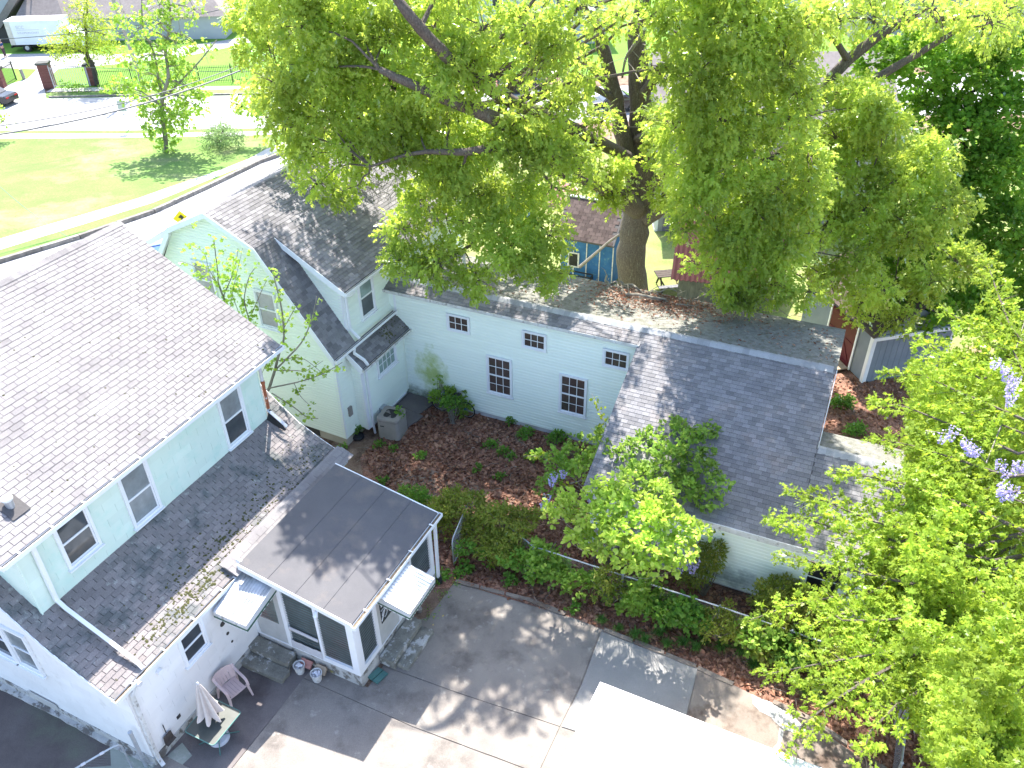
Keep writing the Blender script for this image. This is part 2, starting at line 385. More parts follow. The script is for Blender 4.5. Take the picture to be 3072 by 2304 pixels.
mt['garagewhite'] = material('bleached_white_shingle', (.62, .61, .60), (.68, .67, .66), scale=.8, rough=.8, rndv=.03, fine=.05)
mt['yellow'] = leafmat('dandelion_flower', (.75, .55, .01), (.8, .6, .02), (.7, .5, .02), .2)
mt['bluebin'] = material('blue_plastic', (.02, .10, .32), (.03, .14, .4), rough=.5)
mt['pinkblossom'] = leafmat('pink_blossom', (.6, .3, .33), (.75, .5, .5), (.7, .4, .4), .4)
mt['bikeblue'] = material('blue_bicycle_paint', (.06, .22, .38), (.08, .27, .45), rough=.35)

# algae-stained vinyl for the wing wall near the corner
def stained_vinyl():
    M = material('pale_mint_vinyl_algae', (.78, .85, .77), (.81, .87, .79), scale=.8, rough=.45, rndv=.015)
    t = M.node_tree; N = t.nodes; L = t.links; b = N['Principled BSDF']
    prev = b.inputs['Base Color'].links[0].from_socket
    tc = N.new('ShaderNodeTexCoord'); sep = N.new('ShaderNodeSeparateXYZ'); L.new(tc.outputs['Object'], sep.inputs[0])
    def blob(cx, cz, rx, rz):
        o = []
        for s, c_, r_ in ((0, cx, rx), (2, cz, rz)):
            a = N.new('ShaderNodeMath'); a.operation = 'SUBTRACT'; L.new(sep.outputs[s], a.inputs[0]); a.inputs[1].default_value = c_
            d = N.new('ShaderNodeMath'); d.operation = 'DIVIDE'; L.new(a.outputs[0], d.inputs[0]); d.inputs[1].default_value = r_
            q = N.new('ShaderNodeMath'); q.operation = 'POWER'; L.new(d.outputs[0], q.inputs[0]); q.inputs[1].default_value = 2; o.append(q)
        a = N.new('ShaderNodeMath'); a.operation = 'ADD'; L.new(o[0].outputs[0], a.inputs[0]); L.new(o[1].outputs[0], a.inputs[1])
        return a.outputs[0]
    ns = N.new('ShaderNodeTexNoise'); ns.inputs['Scale'].default_value = 2.0; ns.inputs['Detail'].default_value = 8; ns.inputs['Roughness'].default_value = .7
    L.new(tc.outputs['Object'], ns.inputs['Vector'])
    cur = prev
    for (cx, cz, rx, rz, col, k) in ((1.2, 1.4, .75, 1.25, (.36, .46, .10), .85), (.6, .25, 1.7, .42, (.17, .20, .14), .9), (11.2, .55, 1.6, .5, (.16, .21, .19), .85), (13.2, .5, 1.0, .5, (.16, .2, .18), .7)):
        e = blob(cx, cz, rx, rz)
        s1 = N.new('ShaderNodeMath'); s1.operation = 'MULTIPLY_ADD'; L.new(ns.outputs['Fac'], s1.inputs[0]); s1.inputs[1].default_value = 3.2; s1.inputs[2].default_value = -.75
        s2 = N.new('ShaderNodeMath'); s2.operation = 'SUBTRACT'; L.new(s1.outputs[0], s2.inputs[0]); L.new(e, s2.inputs[1])
        cl = N.new('ShaderNodeMapRange'); cl.inputs['To Max'].default_value = k; L.new(s2.outputs[0], cl.inputs['Value'])
        mx = N.new('ShaderNodeMix'); mx.data_type = 'RGBA'; L.new(cl.outputs[0], mx.inputs['Factor']); L.new(cur, mx.inputs[6]); mx.inputs[7].default_value = lin(col)
        cur = mx.outputs[2]
    L.new(cur, b.inputs['Base Color']); return M
mt['vinylwing'] = stained_vinyl()

# ================================================================ builders for houses
def axes(a):
    a = R(a); return Vector((math.cos(a), -math.sin(a), 0)), Vector((math.sin(a), math.cos(a), 0))
class Frame:
    """building frame: coordinates (w, v, z) with v turned a degrees from north; the thing's origin is at (w0, v0, z0)"""
    def __init__(s, a, w0, v0, z0=0.0):
        s.W, s.V = axes(a); s.a = R(a); s.off = Vector((w0, v0, z0))
        s.loc = s.W * w0 + s.V * v0 + UP * z0
    def world(s, p):
        return s.W * p[0] + s.V * p[1] + UP * p[2]
    def inv(s, P):
        P = Vector(P); return Vector((P.dot(s.W), P.dot(s.V), P.z))
    def mb(s): return MB(s.off)
    def empty(s, name, label, cat, group=None):
        return thing(name, label, cat, s.loc, -s.a, group)

def span(poly, b):
    xs = []
    n = len(poly)
    for i in range(n):
        (a0, b0), (a1, b1) = poly[i], poly[(i + 1) % n]
        if (b0 - b) * (b1 - b) < 0:
            xs.append(a0 + (a1 - a0) * (b - b0) / (b1 - b0))
    return (min(xs), max(xs)) if len(xs) > 1 else None

class Pieces:
    """lays shingles or panels on planes of one thing; the nearest ones in view become parts, the rest one joined part"""
    def __init__(s, fr, limit): s.fr = fr; s.limit = limit; s.pool = []; s.rest = {}
    def tile(s, roof, pname, restname, O, ax, up, poly, course, tab, mat, gap=.008, th=.011, lap=1.12, jit=.0, stagger=.5, prefer=0.0):
        O, ax, up = Vector(O), Vector(ax).normalized(), Vector(up).normalized(); n = ax.cross(up).normalized()
        key = (roof.name, mat.name, pname)
        if key not in s.rest: s.rest[key] = [roof, restname, mat, s.fr.mb()]
        H = course * lap
        m0 = MB()
        def pts(x0, x1, j=0.0):
            return [(x0, 0, .003), (x1, 0, .003), (x1, H, .0), (x0, H, .0), (x0, 0, th + j), (x1, 0, th + j), (x1, H, .003), (x0, H, .003)]
        FA = [(0, 3, 2, 1), (4, 5, 6, 7), (0, 1, 5, 4), (1, 2, 6, 5), (2, 3, 7, 6), (3, 0, 4, 7)]
        m0.add(pts(-(tab - gap) / 2, (tab - gap) / 2), FA)
        base = m0.mesh(pname, mat)
        bmin = min(p[1] for p in poly); bmax = max(p[1] for p in poly)
        i = 0; b = bmin
        while b < bmax - .01:
            sp = span(poly, min(b + course * .5, bmax - .004))
            if sp:
                a0, a1 = sp; k = math.floor(a0 / tab) - 1; sh = ((i * stagger) % 1) * tab + rnd.uniform(-jit, jit)
                while k * tab + sh < a1:
                    x0, x1 = k * tab + sh, (k + 1) * tab + sh; k += 1
                    c0, c1 = max(x0, a0), min(x1, a1)
                    if c1 - c0 < .03: continue
                    hh = min(1.0, (bmax - b + .001) / course)
                    full = (c1 - c0) > tab - .004 and hh >= 1
                    ctr = O + ax * ((c0 + c1) / 2) + up * b
                    wp = s.fr.world(ctr)
                    if full and inview(wp, -.01):
                        d = (wp - CAM).length
                        s.pool.append((d * (1 - prefer), key, base, ctr, ax, up, n, tab, gap, H, th))
                    else:
                        s._rest(key, ctr, ax, up, n, (c1 - c0) - gap, H * hh if hh >= 1 else course * hh, th)
            b += course; i += 1
    def _rest(s, key, ctr, ax, up, n, wd, H, th):
        j = rnd.uniform(-.002, .002)
        P = []
        for (x, y, z) in [(-wd / 2, 0, .003), (wd / 2, 0, .003), (wd / 2, H, 0), (-wd / 2, H, 0), (-wd / 2, 0, th + j), (wd / 2, 0, th + j), (wd / 2, H, .003), (-wd / 2, H, .003)]:
            P.append(ctr + ax * x + up * y + n * z)
        s.rest[key][3].add(P, [(0, 3, 2, 1), (4, 5, 6, 7), (0, 1, 5, 4), (1, 2, 6, 5), (2, 3, 7, 6), (3, 0, 4, 7)])
    def finish(s):
        s.pool.sort(key=lambda q: q[0])
        cnt = {}
        for q in s.pool:
            d, key, base, ctr, ax, up, n, tab, gap, H, th = q
            c = cnt.get(key[2], 0)
            if c < s.limit.get(key[2], 300):
                cnt[key[2]] = c + 1
                roof = s.rest[key][0]
                l = ctr - s.fr.off + n * rnd.uniform(0, .003)
                M4 = Matrix(((ax.x, up.x, n.x, l.x), (ax.y, up.y, n.y, l.y), (ax.z, up.z, n.z, l.z), (0, 0, 0, 1)))
                M4 = M4 @ Matrix.Rotation(rnd.uniform(-.006, .006), 4, 'Z')
                inst(key[2], base, roof, None, mat4=M4)
            else:
                s._rest(key, ctr, ax, up, n, tab - gap, H, th)
        for key, (roof, rn, mat, mb) in s.rest.items():
            if mb.v: mb.build(rn, mat, roof, 'stuff')

def boards(fr, parent, O, ax, poly, ex, mat, name='siding_boards', d=.024, wav=0.0):
    """horizontal lap boards, real overlap"""
    O, ax = Vector(O), Vector(ax).normalized(); n = ax.cross(UP).normalized()
    m = fr.mb(); bmin = min(p[1] for p in poly); bmax = max(p[1] for p in poly); b = bmin
    while b < bmax - .005:
        b1 = min(b + ex, bmax); sp0 = span(poly, b + .003); sp1 = span(poly, b1 - .003)
        if sp0 and sp1:
            q = lambda a, z, o: O + ax * a + UP * z + n * o
            dd = d + rnd.uniform(-wav, wav)
            bm_ = b + (b1 - b) * .68; k_ = .68; xm0 = sp0[0] + (sp1[0] - sp0[0]) * k_; xm1 = sp0[1] + (sp1[1] - sp0[1]) * k_
            m.add([q(sp0[0], b, dd), q(sp0[1], b, dd), q(xm1, bm_, dd * .9), q(xm0, bm_, dd * .9), q(sp1[1], b1, .001), q(sp1[0], b1, .001), q(sp0[0], b, .0), q(sp0[1], b, .0)],
                  [(0, 1, 2, 3), (3, 2, 4, 5), (6, 7, 1, 0)])
        b += ex
    return m.build(name, mat, parent, 'stuff')

def window(fr, parent, O, ax, W, H, cols=1, rows=1, hung=True, glass='glass', glass2=None, trim='trim', cas=.07, sill=.05, bar=.018, label=None, sticker=False):
    """O = bottom-left corner of the casing on the wall plane; every piece built in real depth"""
    O, ax = Vector(O), Vector(ax).normalized(); n = ax.cross(UP).normalized()
    if fr is not A: O = O + n * .014
    def P(a, z, d): return O + ax * a + UP * z + n * d
    def bar3(m, a0, a1, z0, z1, d0, d1): m.para(P(a0, z0, d0), ax * (a1 - a0), UP * (z1 - z0), n * (d1 - d0))
    f = fr.mb()
    bar3(f, 0, cas, 0, H, .0, .06); bar3(f, W - cas, W, 0, H, 0, .06)
    bar3(f, cas, W - cas, H - cas, H, 0, .058); bar3(f, cas, W - cas, 0, cas, 0, .058)
    win = f.build('window', mt[trim], parent, label=label)
    iw0, iw1, ih0, ih1 = cas, W - cas, cas, H - cas
    s = fr.mb(); sb = .032
    parts = [(ih0, (ih0 + ih1) / 2, .022, 0), ((ih0 + ih1) / 2, ih1, .036, 1)] if hung else [(ih0, ih1, .03, 0)]
    pan = []
    for (z0, z1, dd, top) in parts:
        bar3(s, iw0, iw0 + sb, z0, z1, .004, dd); bar3(s, iw1 - sb, iw1, z0, z1, .004, dd)
        bar3(s, iw0 + sb, iw1 - sb, z0, z0 + sb, .004, dd - .001); bar3(s, iw0 + sb, iw1 - sb, z1 - sb, z1, .004, dd - .001)
        gx0, gx1, gz0, gz1 = iw0 + sb, iw1 - sb, z0 + sb, z1 - sb
        for c in range(cols):
            for r_ in range(rows):
                a0 = gx0 + (gx1 - gx0) * c / cols; a1 = gx0 + (gx1 - gx0) * (c + 1) / cols
                b0 = gz0 + (gz1 - gz0) * r_ / rows; b1 = gz0 + (gz1 - gz0) * (r_ + 1) / rows
                pan.append((a0, a1, b0, b1, top, dd))
        for c in range(1, cols):
            a = gx0 + (gx1 - gx0) * c / cols; bar3(s, a - bar / 2, a + bar / 2, gz0, gz1, .006, dd - .004)
        for r_ in range(1, rows):
            b = gz0 + (gz1 - gz0) * r_ / rows; bar3(s, gx0, gx1, b - bar / 2, b + bar / 2, .006, dd - .006)
    s.build('sash', mt[trim], win)
    for (a0, a1, b0, b1, top, dd) in pan:
        g = fr.mb(); bar3(g, a0 + .001, a1 - .001, b0 + .001, b1 - .001, .003, .009 if not top else .014)
        g.build('pane', mt[(glass2 or glass) if top else glass], win)
    if sill:
        q = fr.mb(); bar3(q, -.03, W + .03, -.035, -.001, 0, .05 + sill); q.build('sill', mt[trim], win)
    return win

def gutter(fr, parent, P0, P1, out, size=.11, brackets=0, mat='trim', fill=True, name='gutter'):
    P0, P1 = Vector(P0), Vector(P1); o = Vector(out).normalized() * size; t = .012; L = P1 - P0
    m = fr.mb(); on = o.normalized()
    m.para(P0 - UP * size * .9, L, o, UP * t)
    m.para(P0 + o - on * t - UP * (size * .9 - t - .001), L, on * t, UP * (size * .9 - t))
    m.para(P0 - UP * (size * .9 - t - .001), L, on * t, UP * (size * .9 - t - .02))
    ld = L.normalized()
    for e in (P0 - ld * t, P1 + ld * .001):
        m.para(e - UP * size * .9, ld * t, o, UP * size * .9)
    g = m.build(name, mt[mat], parent)
    if fill:
        f = fr.mb(); f.para(P0 + on * (t + .002) - UP * (size * .9 - t - .003), L, on * (size - 2 * t - .004), UP * size * .35)
        f.build('gutter_debris', mt['gutterin'], g, 'stuff')
    for i in range(brackets):
        q = P0 + L * ((i + .5) / brackets); b = fr.mb()
        b.para(q - on * .03 + UP * .004, ld * .035, on * (size + .04), UP * .012)
        b.build('gutter_bracket', mt['trim'], g)
    return g
def downspout(fr, parent, pts, mat='trim', w=.075, name='downspout'):
    m = fr.mb(); m.tube(pts, w * .62, 4); return m.build(name, mt[mat], parent)

# ================================================================ HOUSE A (left, pinkish roof)
A = Frame(25.9, -12.37, 6.1)
hA = A.empty('mint_green_house', 'two storey mint green house with large pinkish grey shingle roof at the left', 'house')
VS, WS = Vector((0, 1, 0)), Vector((1, 0, 0))
m = A.mb(); m.box(-24.7, -12.37, 6.1, 14.3, .28, 2.70)
m.prism([(-12.60, 6.1, 2.60), (-12.60, 6.1, 2.70), (-13.3, 6.1, 3.05), (-14.0, 6.1, 3.42), (-14.62, 6.1, 3.92), (-15.5, 6.1, 4.70), (-17.6, 6.1, 5.85), (-24.7, 6.1, 5.85), (-24.7, 6.1, 2.60)], (0, .18, 0))
lw = m.build('lower_wall', mt['whitejoint'], hA)
m = A.mb(); m.box(-24.72, -12.33, 6.06, 14.34, -.4, .275); m.build('foundation', mt['found'], hA)
m = A.mb(); m.box(-23.6, -14.5, 6.32, 13.9, 2.9, 6.05)
m.prism([(-23.6, 6.32, 6.05), (-14.5, 6.32, 6.05), (-19.05, 6.32, 8.62)], (0, 7.58, 0))
uw = m.build('upper_wall', mt['mintjoint'], hA)
pc = Pieces(A, {'shingle': 300, 'siding_panel': 290})
# upper roof: two slopes
UE, UR = Vector((-14.15, 5.86, 6.17)), Vector((-19.07, 5.86, 8.9))
upA = (UR - UE).normalized(); slA = (UR - UE).length; nA = Vector((0, 1, 0)).cross(upA)
m = A.mb(); nrmA = Vector((-upA.z, 0, upA.x)) * -1
if nrmA.z < 0: nrmA = -nrmA
m.para(UE, (0, 8.76, 0), UR - UE, -nrmA * .10)
m.para((-23.99, 5.86, 6.17), (0, 8.76, 0), (4.92, 0, 2.73), -Vector((-nrmA.x, 0, nrmA.z)) * .10)
rfA = m.build('upper_roof', mt['deckA'], hA)
pc.tile(rfA, 'shingle', 'shingles', UE, VS, upA, [(-.02, -.03), (8.78, -.03), (8.78, slA), (-.02, slA)], .146, .305, mt['roofA'], gap=.013, th=.016)
U2 = Vector((-23.99, 14.62, 6.17)); up2 = Vector((4.92, 0, 2.73)).normalized()
pc.tile(rfA, 'shingle', 'shingles', U2, -VS, up2, [(0, 0), (8.76, 0), (8.76, slA), (0, slA)], .146, .305, mt['roofA'])
# hip of ridge caps
m = A.mb()
for i in range(43):
    y = 5.88 + i * .204
    m.add([(-19.22, y, 8.835), (-19.07, y, 8.935), (-18.92, y, 8.845), (-19.22, y + .23, 8.828), (-19.07, y + .23, 8.925), (-18.92, y + .23, 8.838)], [(0, 1, 4, 3), (1, 2, 5, 4)])
m.build('ridge_caps', mt['roofA'], rfA, 'stuff')
# soffit and fascia
m = A.mb(); m.box(-14.5, -14.19, 5.86, 14.62, 5.98, 6.03); m.box(-14.19, -14.165, 5.86, 14.62, 5.98, 6.12)
m.prism([(-14.16, 14.60, 6.10), (-19.07, 14.60, 8.82), (-19.07, 14.60, 8.66), (-14.16, 14.60, 5.95)], (0, .035, 0))
m.build('fascia', mt['trim'], hA)
gutter(A, hA, (-14.14, 5.84, 6.16), (-14.14, 14.66, 6.16), (1, 0, 0), .12, 11, name='upper_gutter')
# lower roof, bell cast
PR = [(-12.40, 2.82), (-13.3, 3.22), (-14.0, 3.60), (-14.62, 4.12), (-15.55, 4.95), (-17.4, 6.0)]
ends = [(5.87, 14.55)] * 3 + [(5.87, 14.55), (None, None)]
m = A.mb(); pl_ = []
for i in range(len(PR) - 1):
    (w0_, z0_), (w1_, z1_) = PR[i], PR[i + 1]
    upv = Vector((w1_ - w0_, 0, z1_ - z0_)); L_ = upv.length
    nn = Vector((-(z1_ - z0_), 0, (w1_ - w0_))) ; nn = nn if nn.z > 0 else -nn; nn.normalize()
    if i < 3: segs = [(5.87, 14.55)]
    else: segs = [(5.87, 6.33), (13.88, 14.55)]
    for (a, b) in segs:
        m.para((w0_, a, z0_), (0, b - a, 0), upv, -nn * .07); pl_.append((w0_, z0_, a, b, upv, L_))
lrA = m.build('lower_roof', mt['deckA'], hA)
for (w0_, z0_, a, b, upv, L_) in pl_:
    pc.tile(lrA, 'shingle', 'shingles', (w0_, a, z0_), VS, upv, [(-.02, -.02), (b - a + .02, -.02), (b - a + .02, L_), (-.02, L_)], .13, .305, mt['roofA2'], gap=.016, th=.017)
gutter(A, hA, (-12.40, 5.83, 2.83), (-12.40, 9.62, 2.83), (1, 0, 0), .125, 4, name='lower_gutter')
# rake boards
m = A.mb()
for i in range(len(PR) - 1):
    (w0_, z0_), (w1_, z1_) = PR[i], PR[i + 1]
    m.prism([(w0_, 5.84, z0_ - .005), (w1_, 5.84, z1_ - .005), (w1_, 5.84, z1_ - .15), (w0_, 5.84, z0_ - .15)], (0, .026, 0))
    m.prism([(w0_, 14.56, z0_ - .005), (w1_, 14.56, z1_ - .005), (w1_, 14.56, z1_ - .15), (w0_, 14.56, z0_ - .15)], (0, .026, 0))
m.box(-12.42, -12.395, 5.87, 14.55, 2.64, 2.80)
m.build('rake_board', mt['trim'], hA)
# asbestos siding panels
pc.tile(uw, 'siding_panel', 'siding_panels', (-14.5, 6.32, 3.3), VS, UP, [(0, .7), (7.58, .7), (7.58, 2.72), (0, 2.72)], .235, .61, mt['mint'], gap=.003, th=.012, lap=1.03)
pc.tile(uw, 'siding_panel', 'siding_panels', (-17.5, 6.32, 3.9), WS, UP, [(0, .3), (3.0, .3), (3.0, 2.2), (0, 2.2)], .235, .61, mt['mint'], gap=.003, th=.012, lap=1.03)
pc.tile(lw, 'siding_panel', 'siding_panels', (-12.37, 6.1, .28), VS, UP, [(0, 0), (3.75, 0), (3.75, 2.4), (0, 2.4)], .245, .61, mt['whitewall'], gap=.003, th=.012, lap=1.03)
pc.tile(lw, 'siding_panel', 'siding_panels', (-24.7, 6.1, .28), WS, UP, [(0, 0), (12.33, 0), (12.33, 2.38), (11.4, 2.76), (10.7, 3.12), (10.08, 3.62), (9.2, 4.3), (0, 4.3)], .245, .61, mt['whitewall'], gap=.003, th=.012, lap=1.03)
pc.finish()
# corner boards
for v_ in (6.295, 13.89): m = A.mb(); m.box(-14.53, -14.475, v_, v_ + .035, 4.0, 5.98); m.build('corner_board', mt['mint'], hA)
# upper windows (facing the yard), three
window(A, hA, (-14.488, 7.20, 4.52), VS, .90, 1.36, glass='glass', sill=.06)
window(A, hA, (-14.488, 8.98, 4.16), VS, .88, 1.60, glass='glassmid', sill=.06)
window(A, hA, (-14.488, 12.30, 4.12), VS, .88, 1.62, glass='glass', glass2='glassmid', sill=.06)
window(A, hA, (-12.358, 7.62, 1.74), VS, .78, .98, glass='glass', sill=.04)
window(A, hA, (-16.95, 6.088, 1.70), WS, .86, 1.45, glass='glass', sill=.05)
window(A, hA, (-16.08, 6.088, 1.70), WS, .86, 1.45, glass='glassmid', sill=.05)
# downspout running over the lower roof
downspout(A, hA, [(-14.2, 6.72, 6.06), (-14.42, 6.70, 5.9), (-14.42, 6.66, 4.16), (-14.2, 6.66, 3.98), (-12.52, 6.70, 3.02), (-12.38, 6.70, 2.86)], name='upper_downspout', w=.10)
downspout(A, hA, [(-12.32, 6.34, 2.74), (-12.29, 6.2, 2.6), (-12.28, 6.14, .9), (-12.28, 6.14, .22), (-12.12, 6.10, .10)], mat='dirtytrim', name='corner_downspout', w=.09)
m = A.mb(); m.tube([(-14.2, 14.25, 6.0), (-14.42, 13.99, 5.8), (-14.44, 13.99, 5.3)], .05, 6); m.build('elbow_pipe', mt['plasticwhite'], hA)
m = A.mb(); m.tube([(-14.44, 14.0, 5.3), (-14.44, 13.99, 4.35)], .045, 8); m.tube([(-14.44, 14.0, 5.2), (-14.44, 14.0, 5.28)], .06, 8)
m.build('rusty_downspout', mt['rust'], hA)
m = A.mb(); m.para((-14.47, 13.93, 4.28), (.58, .02, -.45), (0, .08, .03), (0, 0, .03)); m.build('splash_flashing', mt['steel'], hA)
m = A.mb(); m.prism([(-14.49, 13.86, 3.98), (-14.0, 13.98, 3.68), (-14.42, 13.97, 4.3)], (.02, .05, .01)); m.build('black_tar_patch', mt['blackplastic'], hA)  # small black wedge at the foot of the upper wall corner
# roof vent with white cap
m = A.mb(); m.lathe([(.085, -.1), (.085, .20)], (-14.87, 6.88, 6.56), 12); v_ = m.build('roof_vent', mt['steel'], hA)
m = A.mb(); m.lathe([(.10, 0), (.115, .03), (.11, .07), (.05, .10)], (-14.87, 6.88, 6.76), 14); m.build('vent_cap', mt['trim'], v_)
m = A.mb(); m.para((-14.60, 6.68, 6.45), (0, .42, 0), (-.42, 0, .233), (.0, 0, .012)); m.build('vent_flashing', mt['deckA'], v_)
# wall vents, light, patches
def disc(fr, parent, c, ax, r, d, mat, name, n=14, ry=None):
    ax = Vector(ax).normalized(); nn = ax.cross(UP).normalized(); mm = fr.mb(); ry = ry or r
    P = [Vector(c) + ax * (r * math.cos(2 * math.pi * k / n)) + UP * (ry * math.sin(2 * math.pi * k / n)) for k in range(n)]
    mm.prism(P, nn * d); return mm.build(name, mt[mat], parent)
disc(A, hA, (-12.355, 6.98, 2.42), VS, .075, .09, 'trim', 'dryer_vent')
disc(A, hA, (-12.355, 6.42, 2.74), VS, .06, .14, 'plasticwhite', 'pipe_outlet')
disc(A, hA, (-12.355, 8.92, 1.85), VS, .085, .012, 'acdark', 'round_vent', ry=.075)
disc(A, hA, (-12.355, 8.97, 1.42), VS, .045, .012, 'acdark', 'round_hole')
disc(A, hA, (-12.355, 9.02, 1.05), VS, .035, .012, 'acdark', 'round_hole')
m = A.mb(); m.box(-12.36, -12.345, 6.95, 7.06, .58, .68); m.build('outlet_cover', mt['acdark'], hA)
m = A.mb(); m.box(-16.45, -15.45, 6.045, 6.062, .16, .42); m.build('cellar_hatch', mt['pale'], hA)
m = A.mb()
for (a, b, z, r) in ((-18.1, 9.9, 0, 0),): pass
# moss clumps on the lower roof
def roofz(w_):
    for i in range(len(PR) - 1):
        if PR[i + 1][0] <= w_ <= PR[i][0]:
            t = (w_ - PR[i][0]) / (PR[i + 1][0] - PR[i][0]); return PR[i][1] + t * (PR[i + 1][1] - PR[i][1])
    return None
mo = A.mb()
def clump(mm, c, r):
    n = 7; a0 = rnd.random() * 6
    P = [Vector(c) + Vector((math.cos(a0 + 6.283 * k / n) * r * rnd.uniform(.6, 1.2), math.sin(a0 + 6.283 * k / n) * r * rnd.uniform(.6, 1.2), -.006)) for k in range(n)]
    P = [Vector((p.x, p.y, p.z - (p.x - c[0]) * .47)) for p in P]
    P.append(Vector(c) + UP * (r * .42))
    mm.add(P, [(k, (k + 1) % n, n) for k in range(n)])
for cx, cy, sw, sv, n_, rr in ((-13.05, 11.8, .25, 1.6, 230, .028), (-12.85, 9.2, .2, 1.3, 130, .03), (-12.72, 8.0, .12, .45, 110, .035), (-12.7, 8.9, .1, .3, 30, .045), (-13.2, 10.2, .3, .9, 110, .028), (-12.8, 6.9, .3, .5, 14, .022), (-13.2, 12.9, .35, .7, 90, .025)):
    for _ in range(n_):
        w_, v_ = rnd.gauss(cx, sw), rnd.gauss(cy, sv); z_ = roofz(w_)
        if z_ and 5.95 < v_ < 14.4 and w_ > -13.95: clump(mo, (w_, v_, z_ + .012), rr * rnd.uniform(.5, 1.7))
for _ in range(150):
    t = rnd.random() ** 1.2 * 4.2; v_ = rnd.uniform(6, 14.4)
    clump(mo, (-14.3 - t * .9, v_, 6.17 + (.15 + t * .9) * .555 + .014), rnd.uniform(.012, .034))
mo.build('moss', mt['moss'], lrA, 'stuff')
# pale overlapping strip where the porch roof joins
pc2 = Pieces(A, {'flashing_shingle': 60})
m = A.mb(); m.para((-12.30, 9.62, 2.895), (0, 5.0, 0), (-.44, 0, .195), (0, 0, -.03)); st = m.build('flashing_strip', mt['strip'], hA)
pc2.tile(st, 'flashing_shingle', 'flashing_shingles', (-12.22, 9.62, 2.895), VS, (-.62, 0, .275), [(0, 0), (5.02, 0), (5.02, .43), (0, .43)], .143, .305, mt['strip'], gap=.006)
pc2.finish()

# ================================================================ ENCLOSED PORCH
Pf = Frame(25.9, -9.12, 9.85)
hP = Pf.empty('enclosed_porch', 'white enclosed sun porch with flat taupe roof and louvred windows beside the patio', 'porch')
m = Pf.mb(); m.box(-12.3, -9.12, 9.85, 13.6, -.2, .44); m.build('foundation', mt['found'], hP)
m = Pf.mb()  # interior floor and back
m.box(-12.3, -9.2, 9.93, 13.5, .441, .47); m.box(-12.36, -12.33, 9.95, 13.5, .471, 2.9); m.build('inner_wall', mt['brownconc'], hP)
fp = Pf.mb()
def post(w0, w1, v0, v1, z0, z1): fp.box(w0, w1, v0, v1, z0, z1)
# left face (v=9.85) posts and rails; right face (w=-9.12)
zt = lambda w_: 2.62 + (-9.12 - w_) * .185
for a, b in ((-12.36, -12.26), (-11.33, -11.20), (-10.26, -10.18), (-9.32, -9.12)):
    post(a, b, 9.85, 9.93, .441, zt(b) - .02)
for a, b in ((9.93, 10.10), (10.72, 10.84), (11.72, 11.80), (12.44, 12.52), (13.45, 13.6)):
    post(-9.20, -9.12, a, b, .441, 2.55)
fp.box(-12.26, -11.33, 9.852, 9.92, .441, .50); fp.box(-11.20, -9.32, 9.852, 9.92, .442, .60)
fp.box(-9.198, -9.122, 10.10, 10.72, .442, .60); fp.box(-9.198, -9.122, 10.84, 11.72, .442, .47); fp.box(-9.198, -9.122, 11.80, 13.45, .442, .74)
fp.box(-9.198, -9.122, 10.10, 13.45, 2.40, 2.55)
fp.prism([(-12.4, 9.853, zt(-12.4) + .0), (-9.10, 9.853, zt(-9.10)), (-9.10, 9.853, zt(-9.1) - .24), (-12.4, 9.853, zt(-12.4) - .38)], (0, .06, 0))
fp.build('porch_frame', mt['trim'], hP)
def louvre(O, ax, W, H, parent, n_=None, label=None):
    """window of real glass slats"""
    O, ax = Vector(O), Vector(ax); nn = ax.cross(UP).normalized(); mm = Pf.mb()
    mm.para(O - nn * .045, ax * W, UP * H, -nn * .01)
    pw = mm.build('glass_panel', mt['glassgreen'], parent, label=label)
    n_ = n_ or int(H / .095)
    sm = Pf.mb(); sm.para(Vector((0, 0, 0)) + Pf.off, ax * W, UP * .088 + nn * .03, nn * .004); me = sm.mesh('louvre_slat', mt['slat'])
    for k in range(n_):
        p = O + UP * (k * H / n_ + .004) - nn * .042
        inst('louvre_slat', me, pw, p - Pf.off)
    return pw
mt['slat'] = material('louvre_glass_slat', (.20, .205, .19), (.32, .33, .31), scale=2.2, rough=.2, spec=.6, c3=(.26, .14, .12), s3=.8, t3=(.52, .66))
louvre((-11.20, 9.875, .60), WS, .94, 1.98, hP); louvre((-10.18, 9.875, .60), WS, .86, 1.90, hP)
louvre((-9.145, 10.10, .60), VS, .62, 1.80, hP); louvre((-9.145, 11.80, .74), VS, .64, 1.66, hP); louvre((-9.145, 12.52, .74), VS, .93, 1.66, hP)
# doors
m = Pf.mb(); m.box(-12.24, -11.35, 9.862, 9.90, .505, 2.6); d1 = m.build('screen_door', mt['door'], hP, label='left porch door, grey with a louvred upper pane')
m = Pf.mb(); m.box(-12.10, -11.50, 9.852, 9.861, 1.22, 2.5); m.build('pane', mt['glassgreen'], d1)
for k in range(13):
    m = Pf.mb(); m.para((-12.10, 9.851, 1.23 + k * .098), (.60, 0, 0), (0, -.018, .09), (0, -.003, 0)); m.build('louvre_slat', mt['slat'], d1)
m = Pf.mb(); m.box(-9.16, -9.135, 10.86, 11.70, .475, 2.38); d2 = m.build('screen_door', mt['door'], hP, label='front porch door with scrollwork behind the upper pane')
m = Pf.mb(); m.box(-9.134, -9.124, 10.98, 11.58, 1.18, 2.30); m.build('pane', mt['glass'], d2)
m = Pf.mb()
for s_ in (-1, 1):
    for zc in (1.45, 1.78, 2.1):
        m.tube([(-9.112, 11.28 + s_ * (.14 + .11 * math.cos(t)), zc + .13 * math.sin(t)) for t in [i * .55 for i in range(10)]], .008, 4)
m.tube([(-9.112, 10.98, 1.3), (-9.112, 11.58, 2.2)], .012, 4); m.tube([(-9.112, 11.0, 1.66), (-9.112, 11.58, 1.66)], .01, 4)
